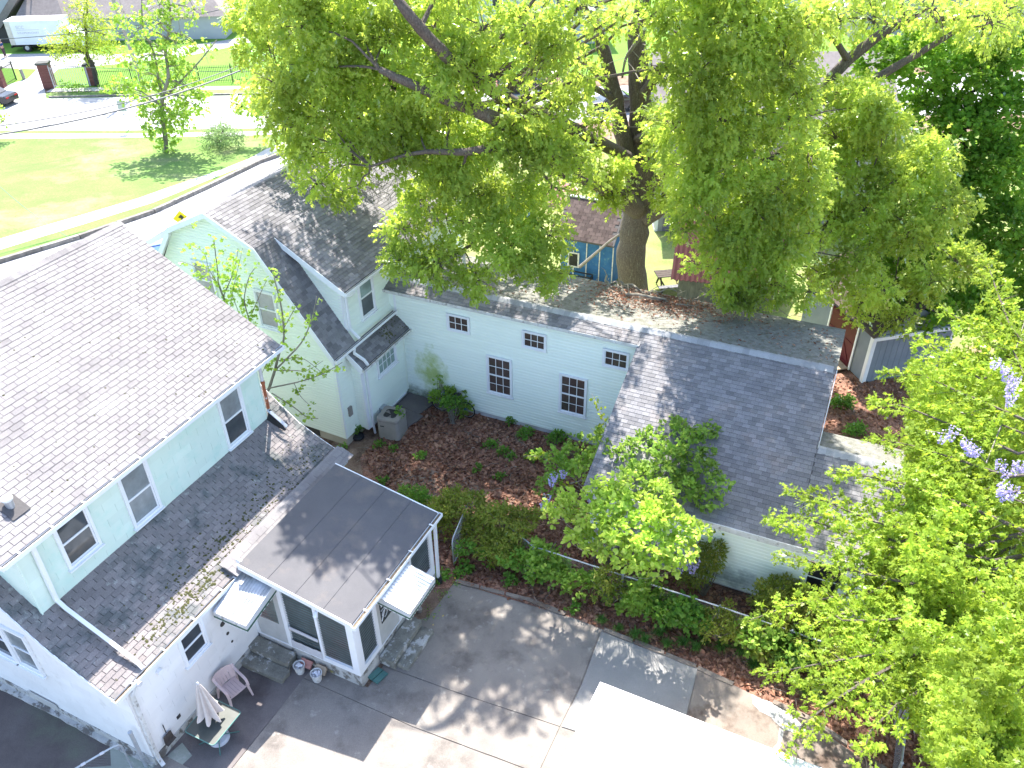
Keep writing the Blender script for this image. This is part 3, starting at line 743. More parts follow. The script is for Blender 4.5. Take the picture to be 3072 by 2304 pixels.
m.build('scrollwork', mt['trim'], d2)
# roof of rolled strips
ro = Vector((-8.98, 9.72, 2.66)); upP = Vector((-12.14 + 8.98, 0, 3.235 - 2.66)); LP_ = upP.length; uP = upP.normalized()
m = Pf.mb(); m.para(ro, (0, 4.05, 0), upP, Vector((0, 0, -.08))); rp = m.build('porch_roof', mt['deckA'], hP)
nP = Vector((-uP.z, 0, uP.x)); nP = nP if nP.z > 0 else -nP
for k in range(4):
    s0, s1 = k * LP_ / 4, (k + 1) * LP_ / 4 + .05
    m = Pf.mb(); o_ = ro + Vector((0, -.01, 0)) + uP * s0 + nP * .002
    m.add([o_ + nP * .016, o_ + nP * .016 + VS * 4.07, o_ + VS * 4.07 + uP * (s1 - s0) + nP * .004, o_ + uP * (s1 - s0) + nP * .004, o_, o_ + VS * 4.07], [(0, 1, 2, 3), (4, 5, 1, 0)])
    m.build('roofing_strip', mt['rolled'], rp)
m = Pf.mb(); m.prism([(-8.97, 9.685, 2.685), (-12.2, 9.685, 3.27), (-12.2, 9.685, 3.10), (-8.97, 9.685, 2.54)], (0, .03, 0))
m.prism([(-8.97, 13.775, 2.685), (-12.2, 13.775, 3.27), (-12.2, 13.775, 3.10), (-8.97, 13.775, 2.54)], (0, .03, 0))
m.box(-9.0, -8.982, 9.72, 13.77, 2.52, 2.64); m.build('fascia', mt['trim'], hP)
gutter(Pf, hP, (-8.975, 9.68, 2.66), (-8.975, 13.82, 2.66), (1, 0, 0), .12, 4, name='porch_gutter')
downspout(Pf, hP, [(-8.9, 13.70, 2.55), (-9.02, 13.66, 2.35), (-9.05, 13.64, .25)], name='downspout', w=.085)
m = Pf.mb(); m.lathe([(.07, 0), (.08, .05), (.06, .22), (.055, .25)], (-9.02, 13.66, .02), 10); m.build('drain_boot', mt['blackplastic'], hP)
# flood lamp
m = Pf.mb(); m.box(-10.08, -9.95, 9.80, 9.85, 2.60, 2.72); m.tube([(-10.01, 9.8, 2.64), (-10.0, 9.72, 2.60)], .03, 8)
fl = m.build('flood_light', mt['steel'], hP)
m = Pf.mb(); m.tube([(-10.0, 9.74, 2.61), (-9.99, 9.67, 2.54), (-9.985, 9.65, 2.51)], [.035, .06, .065], 12); m.build('lamp_head', mt['trim'], fl)
# plastic film under the left windows
m = Pf.mb()
for i in range(8):
    m.add([(-11.2 + i * .12, 9.835 + rnd.uniform(-.012, .008), .52), (-11.08 + i * .12, 9.835 + rnd.uniform(-.012, .008), .50), (-11.08 + i * .12, 9.83, .80 + rnd.uniform(-.03, .03)), (-11.2 + i * .12, 9.83, .80)], [(0, 1, 2, 3)])
m.build('plastic_sheet', mt['plasticwhite'], hP)
m = Pf.mb(); m.prism([(-11.15, 9.845, 1.22), (-10.28, 9.845, 1.18), (-10.28, 9.845, 1.28), (-11.15, 9.845, 1.33)], (0, -.02, 0)); m.build('taped_bar', mt['plasticwhite'], hP)
# awnings: a ribbed pan top, sides, green band and scalloped edge
def awning(name_label, O, ax, out, W, D, z0, z1, mat, sunlit):
    """O at the wall, ax along the wall, out away from it; z0 back height, z1 front height"""
    O, ax, out = Vector(O), Vector(ax).normalized(), Vector(out).normalized()
    P = lambda a, d, z: O + ax * a + out * d + UP * z
    nr_ = 12; mm = Pf.mb(); mm.prism([P(0, 0, z0 - .02), P(W, 0, z0 - .02), P(W, D, z1 - .02), P(0, D, z1 - .02)], (0, 0, .012))
    a_ = mm.build('awning', mt[mat], hP, label=name_label)
    for k in range(nr_):
        q = Pf.mb(); x0 = W * k / nr_; x1 = W * (k + 1) / nr_ - .008
        q.prism([P(x0, 0, z0), P(x1, 0, z0), P(x1, D, z1), P(x0, D, z1)], (0, 0, .012))
        q.prism([P(x0, 0, z0 + .013), P(x0 + .018, 0, z0 + .013), P(x0 + .018, D, z1 + .013), P(x0, D, z1 + .013)], (0, 0, .016))
        q.build('awning_pan', mt[mat], a_)
    # sides
    for x in (0, W):
        q = Pf.mb(); q.prism([P(x, 0, z0 + .02), P(x, D, z1 + .02), P(x, D, z1 - .13), P(x, 0, z0 - .20)], ax * .012)
        q.build('side_panel', mt['alu'], a_)
        q = Pf.mb(); q.prism([P(x, 0, z0 - .20), P(x, D, z1 - .13), P(x, D, z1 - .20), P(x, 0, z0 - .26)], ax * .016); q.build('green_band', mt['green'], a_)
    q = Pf.mb(); q.para(P(0, D, z1 - .13), ax * W, UP * .14, out * .012); q.build('front_panel', mt['dirtytrim'], a_)
    q = Pf.mb(); q.para(P(-.005, D, z1 - .19), ax * (W + .02), UP * .06, out * .016); q.build('green_band', mt['green'], a_)
    sc = Pf.mb(); n_ = 12
    for k in range(n_):
        for j in range(5):
            x0 = W * (k + j / 5) / n_; x1 = W * (k + (j + 1) / 5) / n_; dz = lambda t: .045 * math.sin(math.pi * t)
            sc.add([P(x0, D + .004, z1 - .19), P(x1, D + .004, z1 - .19), P(x1, D + .004, z1 - .20 - dz((j + 1) / 5)), P(x0, D + .004, z1 - .20 - dz(j / 5))], [(0, 1, 2, 3)])
    for x in (0.004, W + .006):
        for k in range(8):
            for j in range(4):
                t0, t1 = (k + j / 4) / 8, (k + (j + 1) / 4) / 8; dz = lambda t: .04 * math.sin(math.pi * t)
                g0 = lambda t: z0 - .26 + (z1 - .20 - z0 + .26) * t
                sc.add([P(x, D * t0, g0(t0)), P(x, D * t1, g0(t1)), P(x, D * t1, g0(t1) - dz((j + 1) / 4)), P(x, D * t0, g0(t0) - dz(j / 4))], [(0, 1, 2, 3)])
    sc.build('scalloped_edge', mt['trim'], a_)
awning('grimy ribbed aluminium awning with green band over the left porch door', (-12.28, 9.84, 0), (1, 0, 0), (0, -1, 0), 1.0, 1.12, 2.84, 2.56, 'aludirty', False)
awning('bright ribbed aluminium awning with green band over the front porch door', (-9.11, 10.80, 0), (0, 1, 0), (1, 0, 0), 1.24, 1.0, 2.50, 2.28, 'alu', True)
# ================================================================ steps at the porch
def rough_block(fr, parent, w0, w1, v0, v1, z0, z1, mat='stone', name='step', nx=8, ny=4, j=.018):
    """stone block with chipped, uneven edges"""
    bm = bmesh.new()
    bmesh.ops.create_cube(bm, size=1)
    bmesh.ops.subdivide_edges(bm, edges=bm.edges[:], cuts=5, use_grid_fill=True)
    for v in bm.verts:
        e = sum(1 for q in v.co if abs(abs(q) - .5) < .01)
        k = j * (1.8 if e > 1 else .5)
        x, y, z = (w0 + (v.co.x + .5) * (w1 - w0), v0 + (v.co.y + .5) * (v1 - v0), z0 + (v.co.z + .5) * (z1 - z0))
        if e > 1: x -= (v.co.x) * 2 * rnd.uniform(0, k); y -= v.co.y * 2 * rnd.uniform(0, k); z -= (v.co.z) * rnd.uniform(0, k)
        v.co = Vector((x + rnd.uniform(-k, k) * .4, y + rnd.uniform(-k, k) * .4, z + rnd.uniform(-k, k) * .3)) - fr.off
    me = bpy.data.meshes.new(name); bm.to_mesh(me); bm.free(); me.materials.append(mt[mat])
    o = bpy.data.objects.new(name, me); C.objects.link(o); o.parent = parent; return o
Sf = Frame(25.9, -11.7, 9.4)
t = Sf.empty('stone_steps', 'two lichen stained stone steps under the grimy awning of the left porch door', 'steps')
rough_block(Sf, t, -12.45, -11.12, 9.42, 9.82, .0, .36); rough_block(Sf, t, -12.50, -11.02, 9.04, 9.42, 0, .19)
Sf2 = Frame(25.9, -8.8, 11.2)
t = Sf2.empty('stone_steps', 'mossy stone steps under the bright awning of the front porch door', 'steps')
rough_block(Sf2, t, -9.10, -8.66, 10.62, 12.1, .0, .32); rough_block(Sf2, t, -8.66, -8.30, 10.72, 12.05, 0, .16)

# ================================================================ HOUSE B (gambrel)
B = Frame(27, -15.26, 17.37)
hB = B.empty('gambrel_house', 'pale mint gambrel roofed house with dormer, bare sapling in front of its gable', 'house')
KR, KL, PK = (-17.42, 7.2), (-20.98, 7.2), (-19.2, 8.05)
ER, EL = (-15.26, 3.8), (-23.14, 3.8)
m = B.mb()
gp_ = [(-15.26, 17.37, .35), ER[:1] + (17.37, ER[1]), (KR[0], 17.37, KR[1] - .06), (PK[0], 17.37, PK[1] - .06), (KL[0], 17.37, KL[1] - .06), (EL[0], 17.37, EL[1]), (-23.14, 17.37, .35)]
m.prism([Vector(p) for p in gp_], (0, 8.6, 0)); wB = m.build('house_wall', mt['vinylB'], hB)
m = B.mb(); m.box(-23.1, -15.30, 17.41, 25.9, -2.2, .349); m.build('foundation', mt['foundB'], hB)
EX = .105
poly = [(0, .36), (7.88, .36), (7.88, 3.8), (5.72, 7.14), (3.94, 7.99), (2.16, 7.14), (0, 3.8)]
boards(B, wB, (-23.14, 17.365, 0), WS, poly, EX, mt['vinylB'])
boards(B, wB, (-15.255, 17.37, 0), VS, [(0, .36), (8.5, .36), (8.5, 3.78), (0, 3.78)], EX, mt['vinylB'])
# roof planes
pcB = Pieces(B, {'shingle': 300})
def slab(fr, pts, th=.06):
    mm = fr.mb(); mm.prism(pts, (0, 0, -th)); return mm
v0, v1 = 17.10, 26.1
def plane_part(P0, P1, va, vb, name):
    mm = slab(B, [(P0[0], va, P0[1]), (P0[0], vb, P0[1]), (P1[0], vb, P1[1]), (P1[0], va, P1[1])]); return mm
m = plane_part((-17.42, 7.2), PK, v0, v1, ''); m2 = plane_part((-20.98, 7.2), PK, v0, v1, '')
m.add([Vector(p) + B.off for p in m2.v], m2.f)
low = [((-15.02, 3.82), KR, v0, 18.27), ((-23.38, 3.82), KL, v0, 18.27)]
for a, b, x0, x1 in low:
    q = plane_part(a, b, x0, x1, ''); m.add([Vector(p) + B.off for p in q.v], q.f)
dorm = [((-14.98, 5.80), (-17.42, 7.215), 18.02, v1), ((-23.42, 5.80), (-20.98, 7.215), 18.02, v1)]
for a, b, x0, x1 in dorm:
    q = plane_part(a, b, x0, x1, ''); m.add([Vector(p) + B.off for p in q.v], q.f)
rB = m.build('roof', mt['deckA'], hB)
def tileB(a, b, x0, x1, right=True):
    upv = Vector((b[0] - a[0], 0, b[1] - a[1])); L_ = upv.length
    if right: pcB.tile(rB, 'shingle', 'shingles', (a[0], x0, a[1] + .003), VS, upv, [(0, 0), (x1 - x0, 0), (x1 - x0, L_), (0, L_)], .135, .24, mt['roofB'], gap=.006, jit=.03, th=.014)
    else: pcB.tile(rB, 'shingle', 'shingles', (a[0], x1, a[1] + .003), -VS, upv, [(0, 0), (x1 - x0, 0), (x1 - x0, L_), (0, L_)], .135, .24, mt['roofB'], gap=.006, jit=.03, th=.014)
tileB((-17.42, 7.2), PK, v0, v1); tileB((-20.98, 7.2), PK, v0, v1, False)
tileB(*low[0]); tileB(*low[1], False); tileB(*dorm[0]); tileB(*dorm[1], False)
# rake boards of the gable
m = B.mb()
def rake(mm, a, b, v, wdt=.17, th=.03):
    mm.prism([(a[0], v, a[1] + .01), (b[0], v, b[1] + .01), (b[0], v, b[1] - wdt), (a[0], v, a[1] - wdt)], (0, th, 0))
rake(m, PK, KR, 17.07); rake(m, KL, PK, 17.07); rake(m, KR, (-15.02, 3.82), 17.07, .26); rake(m, KL, (-23.38, 3.82), 17.07, .26)
m.build('rake_board', mt['trim'], hB)
m = B.mb()
for a, b in ((PK, KR), (KL, PK), (KR, (-15.02, 3.82)), (KL, (-23.38, 3.82))):
    m.prism([(a[0], 17.10, a[1] - .07), (b[0], 17.10, b[1] - .07), (b[0], 17.36, b[1] - .07), (a[0], 17.36, a[1] - .07)], (0, 0, -.02))
m.build('soffit', mt['trim'], hB)
# dormer: cheek, front wall, white rake board with its curled lower edge
m = B.mb(); m.prism([(-17.40, 18.27, 7.16), (-15.35, 18.27, 5.9), (-15.35, 18.27, 3.9)], (0, 7.7, 0)); dw = m.build('dormer_wall', mt['vinylB'], hB)
boards(B, dw, (-15.345, 18.27, 0), VS, [(0, 3.86), (7.7, 3.86), (7.7, 5.9), (0, 5.9)], EX, mt['vinyl'])
boards(B, dw, (-17.42, 18.265, 0), WS, [(0, 7.15), (2.07, 4.0), (2.07, 5.92)], EX, mt['vinyl'])
m = B.mb(); m.prism([(-17.45, 18.0, 7.22), (-14.98, 18.0, 5.81), (-14.98, 18.0, 5.64), (-15.4, 18.0, 5.83), (-17.4, 18.0, 6.98)], (0, .03, 0))
m.prism([(-17.42, 18.03, 7.10), (-14.99, 18.03, 5.70), (-14.99, 18.27, 5.70), (-17.42, 18.27, 7.10)], (0, 0, -.02))
m.build('dormer_rake_board', mt['trim'], hB)
m = B.mb(); m.prism([(-20.95, 18.0, 7.22), (-23.42, 18.0, 5.81), (-23.42, 18.0, 5.62), (-21.0, 18.0, 6.95)], (0, .03, 0)); m.build('dormer_rake_board', mt['trim'], hB)
m = B.mb(); m.box(-15.345, -15.315, 18.245, 18.36, 3.95, 5.72); m.box(-15.45, -15.345, 18.245, 18.265, 4.0, 5.75)
m.box(-15.28, -15.235, 17.345, 17.45, .35, 3.72); m.box(-15.36, -15.28, 17.345, 17.37, .35, 3.75)
m.build('corner_board', mt['trim'], hB)
gutter(B, hB, (-14.97, 18.0, 5.80), (-14.97, 26.1, 5.80), (1, 0, 0), .10, 0, name='dormer_gutter')
gutter(B, hB, (-15.01, 17.1, 3.82), (-15.01, 20.6, 3.82), (1, 0, 0), .10, 0, name='eave_gutter')
window(B, hB, (-15.335, 19.10, 4.12), VS, .84, 1.52, glass='glass', glass2='glassgreen')
window(B, hB, (-20.55, 17.355, 4.70), WS, .86, 1.4, glass='glassmid'); window(B, hB, (-18.05, 17.355, 4.2), WS, .86, 1.4, glass='glassmid')
m = B.mb(); m.box(-17.45, -16.45, 17.40, 17.405, .02, .30); m.box(-17.5, -17.45, 17.38, 17.41, -.02, .33)
m.build('cellar_window', mt['acdark'], hB)
# bump out with its own roof
m = B.mb(); m.box(-15.25, -14.87, 18.12, 20.80, .40, 3.0); bw = m.build('bay_wall', mt['vinylB'], hB)
boards(B, bw, (-14.866, 18.12, 0), VS, [(0, .40), (2.5, .40), (2.5, 2.98), (0, 2.98)], EX, mt['vinyl'])
boards(B, bw, (-15.25, 18.116, 0), WS, [(0, .40), (.38, .40), (.38, 3.1), (0, 3.4)], EX, mt['vinyl'])
m = B.mb(); m.box(-15.2, -14.95, 18.9, 20.7, -.1, .40); m.build('bay_foundation', mt['foundW'], hB)
m = B.mb(); m.box(-14.872, -14.835, 18.095, 18.23, .36, 3.0); m.box(-14.97, -14.872, 18.095, 18.12, .36, 3.02); m.box(-14.88, -14.82, 18.23, 20.5, .36, .42); m.build('corner_board', mt['trim'], hB)
m = slab(B, [(-14.62, 17.92, 3.08), (-14.62, 20.86, 3.08), (-15.32, 20.86, 3.70), (-15.32, 17.92, 3.70)]); rb = m.build('bay_roof', mt['deckA'], hB)
pcB.tile(rb, 'shingle', 'shingles', (-14.62, 17.92, 3.085), VS, (-.70, 0, .62), [(0, 0), (2.94, 0), (2.94, .93), (0, .93)], .135, .24, mt['roofB'], gap=.006, jit=.03, th=.014)
m = B.mb(); m.prism([(-14.60, 17.89, 3.10), (-15.32, 17.89, 3.73), (-15.32, 17.89, 3.55), (-14.75, 17.89, 2.94), (-14.60, 17.89, 2.94)], (0, .03, 0)); m.build('bay_rake_board', mt['trim'], hB)
gutter(B, hB, (-14.61, 17.90, 3.08), (-14.61, 20.9, 3.08), (1, 0, 0), .10, 0, mat='dirtytrim', name='bay_gutter')
pcB.finish()
window(B, hB, (-14.86, 18.98, 2.0), VS, 1.16, .86, 4, 2, hung=False, glass='glassgreen')
downspout(B, hB, [(-14.9, 18.42, 5.66), (-15.05, 18.42, 5.5), (-15.28, 18.42, 5.4), (-15.28, 18.42, 4.2), (-14.94, 18.42, 3.9)], w=.085)
downspout(B, hB, [(-14.92, 18.05, 3.74), (-14.95, 18.05, 3.55), (-14.66, 18.15, 3.30), (-14.58, 18.2, 3.1)], w=.085)
downspout(B, hB, [(-14.56, 18.3, 2.98), (-14.8, 18.32, 2.8), (-14.8, 18.32, .5), (-14.78, 18.34, .06)], w=.07)
m = B.mb(); m.box(-14.85, -14.72, 18.82, 19.12, .45, .80); m.tube([(-14.76, 18.86, .45), (-14.74, 18.84, .2), (-14.70, 18.8, .0)], .022, 6); m.build('electric_box', mt['steel'], hB)
m = B.mb(); m.box(-15.25, -15.17, 17.62, 17.80, 1.15, 1.5); m.build('meter_box', mt['acgrey'], hB)
mm = B.mb()
for _ in range(60): 
    w_, v_ = rnd.gauss(-14.9, .16), rnd.gauss(19.8, .16)
    if w_ < -14.66: clump(mm, (w_, v_, 3.08 + (-14.62 - w_) * .886 + .015), rnd.uniform(.02, .05))
for _ in range(40):
    w_, v_ = rnd.uniform(-15.3, -14.68), rnd.uniform(20.2, 20.85); clump(mm, (w_, v_, 3.08 + (-14.62 - w_) * .886 + .015), rnd.uniform(.02, .04))
mm.build('moss', mt['moss'], rb, 'stuff')

# ================================================================ REAR WING with salt box roof
T = Frame(24.7, -14.2, 21.38)
US, TS = Vector((1, 0, 0)), Vector((0, 1, 0))
hT = T.empty('rear_wing', 'long pale mint building with five grid windows and a big grey salt box roof', 'building')
m = T.mb(); m.box(-15.2, -5.3, 21.38, 24.9, .18, 4.10); m.box(-15.2, -5.3, 21.38, 22.4, 4.10, 4.45); m.box(-5.3, .05, 16.91, 25.0, .10, 2.5)
m.prism([(-5.3, 16.91, 2.5), (-5.3, 21.6, 4.55), (-5.3, 25.0, 4.1), (-5.3, 25.0, 2.5)], (5.35, 0, 0))
m.box(.05, 2.35, 16.92, 20.1, .10, 2.5); m.prism([(.05, 16.92, 2.5), (.05, 19.2, 3.55), (.05, 20.1, 3.4), (.05, 20.1, 2.5)], (2.3, 0, 0))
wT = m.build('wall', mt['vinyl'], hT)
m = T.mb(); m.box(-14.4, -5.2, 21.40, 24.9, -.4, .179); m.box(-5.25, 2.3, 16.95, 20, -.4, .099); m.build('foundation', mt['foundW'], hT)
boards(T, wT, (-14.3, 21.376, 0), US, [(0, .19), (9.0, .19), (9.0, 4.42), (0, 4.42)], .118, mt['vinylwing'], wav=.003)
boards(T, wT, (-14.3, 16.906, 0), US, [(8.9, .11), (16.6, .11), (16.6, 2.58), (8.9, 2.58)], .118, mt['vinylwing'], wav=.004)
zs = lambda t_: 2.66 + .424 * (t_ - 16.55)
RT = 21.70
pcT = Pieces(T, {'shingle': 296})
m = slab(T, [(-5.47, 16.55, zs(16.55)), (.22, 16.55, zs(16.55)), (.22, RT, zs(RT)), (-5.47, RT, zs(RT))], .08)
q = slab(T, [(-14.95, 21.15, zs(21.15)), (-5.47, 21.15, zs(21.15)), (-5.47, RT, zs(RT)), (-14.95, RT, zs(RT))], .07); m.add([Vector(p) + T.off for p in q.v], q.f)
q = slab(T, [(.22, 16.56, zs(16.55) - .01), (2.56, 16.56, zs(16.55) - .01), (2.56, 19.25, zs(19.24)), (.22, 19.25, zs(19.24))], .08); m.add([Vector(p) + T.off for p in q.v], q.f)
rT = m.build('front_roof', mt['deckA'], hT)
upT = Vector((0, 1, .424))
Lf = (RT - 16.55) * math.hypot(1, .424); Ls = (RT - 21.15) * math.hypot(1, .424); Le = (19.24 - 16.55) * math.hypot(1, .424)
pcT.tile(rT, 'shingle', 'shingles', (-5.47, 16.55, zs(16.55) + .003), US, upT, [(0, -.02), (5.69, -.02), (5.69, Lf), (0, Lf)], .132, .21, mt['roofC'], gap=.006, jit=.04, th=.013)
pcT.tile(rT, 'shingle', 'shingles', (-14.95, 21.15, zs(21.15) + .003), US, upT, [(0, -.02), (9.48, -.02), (9.48, Ls), (0, Ls)], .132, .21, mt['roofC'], gap=.006, jit=.04, th=.013)
pcT.tile(rT, 'shingle', 'shingles', (.225, 16.55, zs(16.55) + .003), US, upT, [(0, -.02), (2.34, -.02), (2.34, Le), (0, Le)], .132, .21, mt['roofC'], gap=.006, jit=.04, th=.013)
pcT.finish()
# back slopes
m = slab(T, [(-15.1, RT + .005, zs(RT)), (.24, RT + .005, zs(RT)), (.24, 25.15, 4.22), (-15.1, 25.15, 4.22)], .09)
bk = m.build('back_roof', mt['roofback'], hT)
m = slab(T, [(.245, 19.26, zs(19.24)), (2.52, 19.26, zs(19.24)), (2.42, 20.35, 3.60), (.245, 20.35, 3.60)], .08); m.build('low_back_roof', mt['roofback'], hT)
m = T.mb(); i = 0; x = -14.9; cap = MB()
cap.add([(0, -.15, -.055), (0, 0, .03), (0, .15, -.01), (.23, -.15, -.07), (.23, 0, .015), (.23, .15, -.025), ], [(0, 3, 4, 1), (1, 4, 5, 2)])
cap.add([(0, -.15, -.055), (0, 0, .03), (0, .15, -.01), (0, -.15, -.075), (0, 0, .01), (0, .15, -.03)], [(3, 0, 1, 4), (4, 1, 2, 5)])
cm = cap.mesh('ridge_cap', mt['ridge'])
while x < .02:
    inst('ridge_cap', cm, bk, Vector((x, RT, zs(RT) + .02)) - T.off, rot=(rnd.uniform(-.03, .03), 0, rnd.uniform(-.02, .02))); x += .195
x = .26
while x < 2.4:
    inst('ridge_cap', cm, rT, Vector((x, 19.25, zs(19.24) + .015)) - T.off, rot=(0, 0, rnd.uniform(-.02, .02))); x += .195
# weathered fascia and gutter along the front, roof edge trims
gutter(T, hT, (-15.0, 21.15, 4.63), (-5.42, 21.15, 4.63), (0, -1, 0), .11, 0, mat='dirtytrim', name='wing_gutter')
m = T.mb(); m.box(-15, -5.42, 21.16, 21.37, 4.44, 4.48); m.box(-5.40, 2.5, 16.50, 16.545, 2.50, 2.67); m.box(-5.4, 2.4, 16.58, 16.9, 2.50, 2.53)
m.prism([(.235, 16.5, zs(16.5) - .02), (.235, RT, zs(RT) - .01), (.235, RT, zs(RT) - .16), (.235, 16.5, zs(16.5) - .16)], (.025, 0, 0))
m.prism([(2.57, 16.5, zs(16.5) - .02), (2.57, 19.25, zs(19.25) - .01), (2.57, 19.25, zs(19.25) - .16), (2.57, 16.5, zs(16.5) - .16)], (.025, 0, 0))
m.build('eave_trim', mt['dirtytrim'], hT)
for q in ((2.30, 2.38, 16.86, 16.95, .0, 2.5), (-14.28, -14.2, 21.33, 21.37, .2, 4.4)): m = T.mb(); m.box(*q); m.build('corner_board', mt['trim'], hT)
downspout(T, hT, [(-14.75, 21.05, 4.50), (-14.7, 21.2, 4.3), (-14.62, 21.3, 3.9), (-14.60, 21.3, 3.3)], w=.11)
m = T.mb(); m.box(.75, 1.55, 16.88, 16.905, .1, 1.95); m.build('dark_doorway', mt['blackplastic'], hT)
for (a, z, c_, r_) in ((-12.21, 3.42, 3, 2), (-9.42, 3.42, 3, 2), (-6.62, 3.42, 3, 2)):
    window(T, hT, (a, 21.362, z - .02), US, .87, .67, 3, 2, hung=False, glass='glassbrown', cas=.06, sill=0)
window(T, hT, (-10.76, 21.362, 1.18), US, .96, 1.58, 3, 2, hung=True, glass='glassbrown', glass2='glassmid' if False else 'glassbrown', cas=.06, sill=.02)
window(T, hT, (-8.07, 21.362, 1.14), US, .98, 1.58, 3, 2, hung=True, glass='glassbrown', cas=.06, sill=.02)
m = T.mb(); m.tube([(-12.32, 23.0, 4.4), (-12.32, 23.0, 5.52)], .055, 10); m.build('vent_pipe', mt['plasticwhite'], hT)

# ================================================================ GROUND
def drape(name, pts, off, mat, kind='structure', cuts=(26, 60), parent=None):
    """flat sheet that follows the fall of the land; pts are (x, y)"""
    bm = bmesh.new(); vs2 = [bm.verts.new((p[0], p[1], 0)) for p in pts]; bm.faces.new(vs2)
    for c in cuts:
        bmesh.ops.bisect_plane(bm, geom=bm.verts[:] + bm.edges[:] + bm.faces[:], plane_co=(0, c, 0), plane_no=(0, 1, 0))
    bmesh.ops.triangulate(bm, faces=bm.faces[:])
    for v in bm.verts: v.co.z = gz(v.co.y) + off
    for f in bm.faces:
        f.normal_update()
        if f.normal.z < 0: f.normal_flip()
    me = bpy.data.meshes.new(name); bm.to_mesh(me); bm.free(); me.materials.append(mt[mat])
    o = bpy.data.objects.new(name, me); C.objects.link(o); o['kind'] = kind
    if parent: o.parent = parent
    return o
def D(x, y, off=0.0):
    p = gp(x / .72, y / .72, off); return (p.x, p.y)
def AW(w_, v_): 
    p = A.world((w_, v_, 0)); return (p.x, p.y)
def wob(pts, amp=.04, step=.35):
    """densify a closed polygon with an uneven edge"""
    out = []
    for i, p in enumerate(pts):
        q = pts[(i + 1) % len(pts)]; L_ = math.hypot(q[0] - p[0], q[1] - p[1]); n = max(1, int(L_ / step))
        for k in range(n):
            t = k / n; out.append((p[0] + (q[0] - p[0]) * t + (rnd.uniform(-amp, amp) if k else 0), p[1] + (q[1] - p[1]) * t + (rnd.uniform(-amp, amp) if k else 0)))
    return out
drape('ground', [(-500, -60), (500, -60), (500, 900), (-500, 900)], -.012, 'soil', cuts=(26, 60))
drape('leaf_covered_ground', [AW(-9.0, 13.4), AW(-8.3, 13.9), AW(-5, 14.1), AW(-1.7, 14.0), AW(3, 13.0), AW(5, 12.3), AW(14, 9), AW(24, 12), (26, 27), (-3, 27), (-6, 24), AW(-14.3, 19.5), AW(-14.2, 17.3), AW(-12.4, 15.2)], -.004, 'litter')
drape('sandy_path', wob([D(846, 1036), D(905, 1008), D(1050, 1056), D(1062, 1100), D(985, 1118), D(870, 1096)], .09), .0, 'sand')
drape('back_yard_grass', wob([(1.5, 27.5), (13, 27), (26, 26), (60, 30), (60, 63), (-12, 63), (-13, 50), (-9, 38), (-3, 30)], .3, 2), .003, 'grassyard')
# land across the road
drape('lawn', [D(-150, 620), D(0, 567), D(330, 460), D(560, 352), D(640, 318), D(700, 285), D(700, 200), D(-300, 200), D(-300, 700)], .004, 'grass')
drape('sidewalk', wob([D(-150, 595), D(0, 540), D(330, 438), D(575, 338), D(660, 300), D(655, 290), D(575, 322), D(480, 366), D(300, 428), D(0, 516), D(-150, 562)], .06, 2), .012, 'walk')
drape('far_sidewalk', [D(-200, 302), D(0, 300), D(260, 298), D(560, 292), D(700, 284), D(700, 277), D(560, 284), D(260, 289), D(0, 288), D(-200, 288)], .012, 'walk')
nroad = drape('near_road', [AW(-31, 5), AW(-41.6, 5), D(0, 567), D(330, 460), D(560, 352), D(640, 318), AW(-33, 52), AW(-31, 40)], .008, 'road')
drape('front_yard_grass', [AW(-31.0, 4), AW(-31.2, 40), AW(-23, 40), AW(-23, 4)], .002, 'grassyard')
drape('far_road', [(-300, D(0, 283)[1]), D(-100, 284), D(0, 283), D(270, 282), D(560, 277), D(760, 274), (60, 67.5), (300, 68), (300, 80), (60, 80), D(760, 206), D(560, 206), D(260, 210), D(120, 213), D(-100, 216), (-300, D(-100, 216)[1])], .010, 'road')
drape('verge', [D(95, 210), D(560, 203), D(700, 203), D(700, 192), D(560, 193), D(240, 197), D(108, 200)], .012, 'grass')
drape('far_pavement', [D(100, 199), D(240, 196), D(560, 192), D(760, 190), D(760, 183), D(560, 186), D(240, 188), D(112, 192)], .014, 'walk')
drape('campus_lawn', [D(115, 191), D(560, 185), (60, 82), (300, 84), (300, 400), (-300, 400), (-300, 84), D(0, 190)], .006, 'grassgreen')
drape('entrance_drive', [D(-60, 214), D(100, 212), D(95, 180), D(125, 150), D(240, 140), D(400, 122), D(545, 92), D(545, 78), D(400, 100), D(300, 118), D(100, 116), D(-60, 118), D(-60, 145), D(80, 150), D(60, 170), D(-20, 195)], .016, 'road')
# kerbs
def kerb(name, pts, wd, h, label, n_limit=120):
    t = thing(name, label, 'kerb', (pts[0][0], pts[0][1], gz(pts[0][1])))
    for i in range(len(pts) - 1):
        a, b = Vector(pts[i]).to_3d(), Vector(pts[i + 1]).to_3d(); L_ = (b - a).length; n = max(1, int(L_ / 1.8)); d = (b - a) / n; s_ = d.cross(UP).normalized() * wd
        for k in range(n):
            p = a + d * k; q = p + d * .985
            mm = MB((pts[0][0], pts[0][1], gz(pts[0][1])))
            z0, z1 = gz(p.y), gz(q.y)
            mm.add([(p.x, p.y, z0 - .1), (q.x, q.y, z1 - .1), (q.x + s_.x, q.y + s_.y, z1 - .1), (p.x + s_.x, p.y + s_.y, z0 - .1),
                    (p.x, p.y, z0 + h), (q.x, q.y, z1 + h), (q.x + s_.x, q.y + s_.y, z1 + h), (p.x + s_.x, p.y + s_.y, z0 + h)],
                   [(0, 3, 2, 1), (4, 5, 6, 7), (0, 1, 5, 4), (1, 2, 6, 5), (2, 3, 7, 6), (3, 0, 4, 7)])
            mm.build('kerb_stone', mt['kerb'], t)
    return t
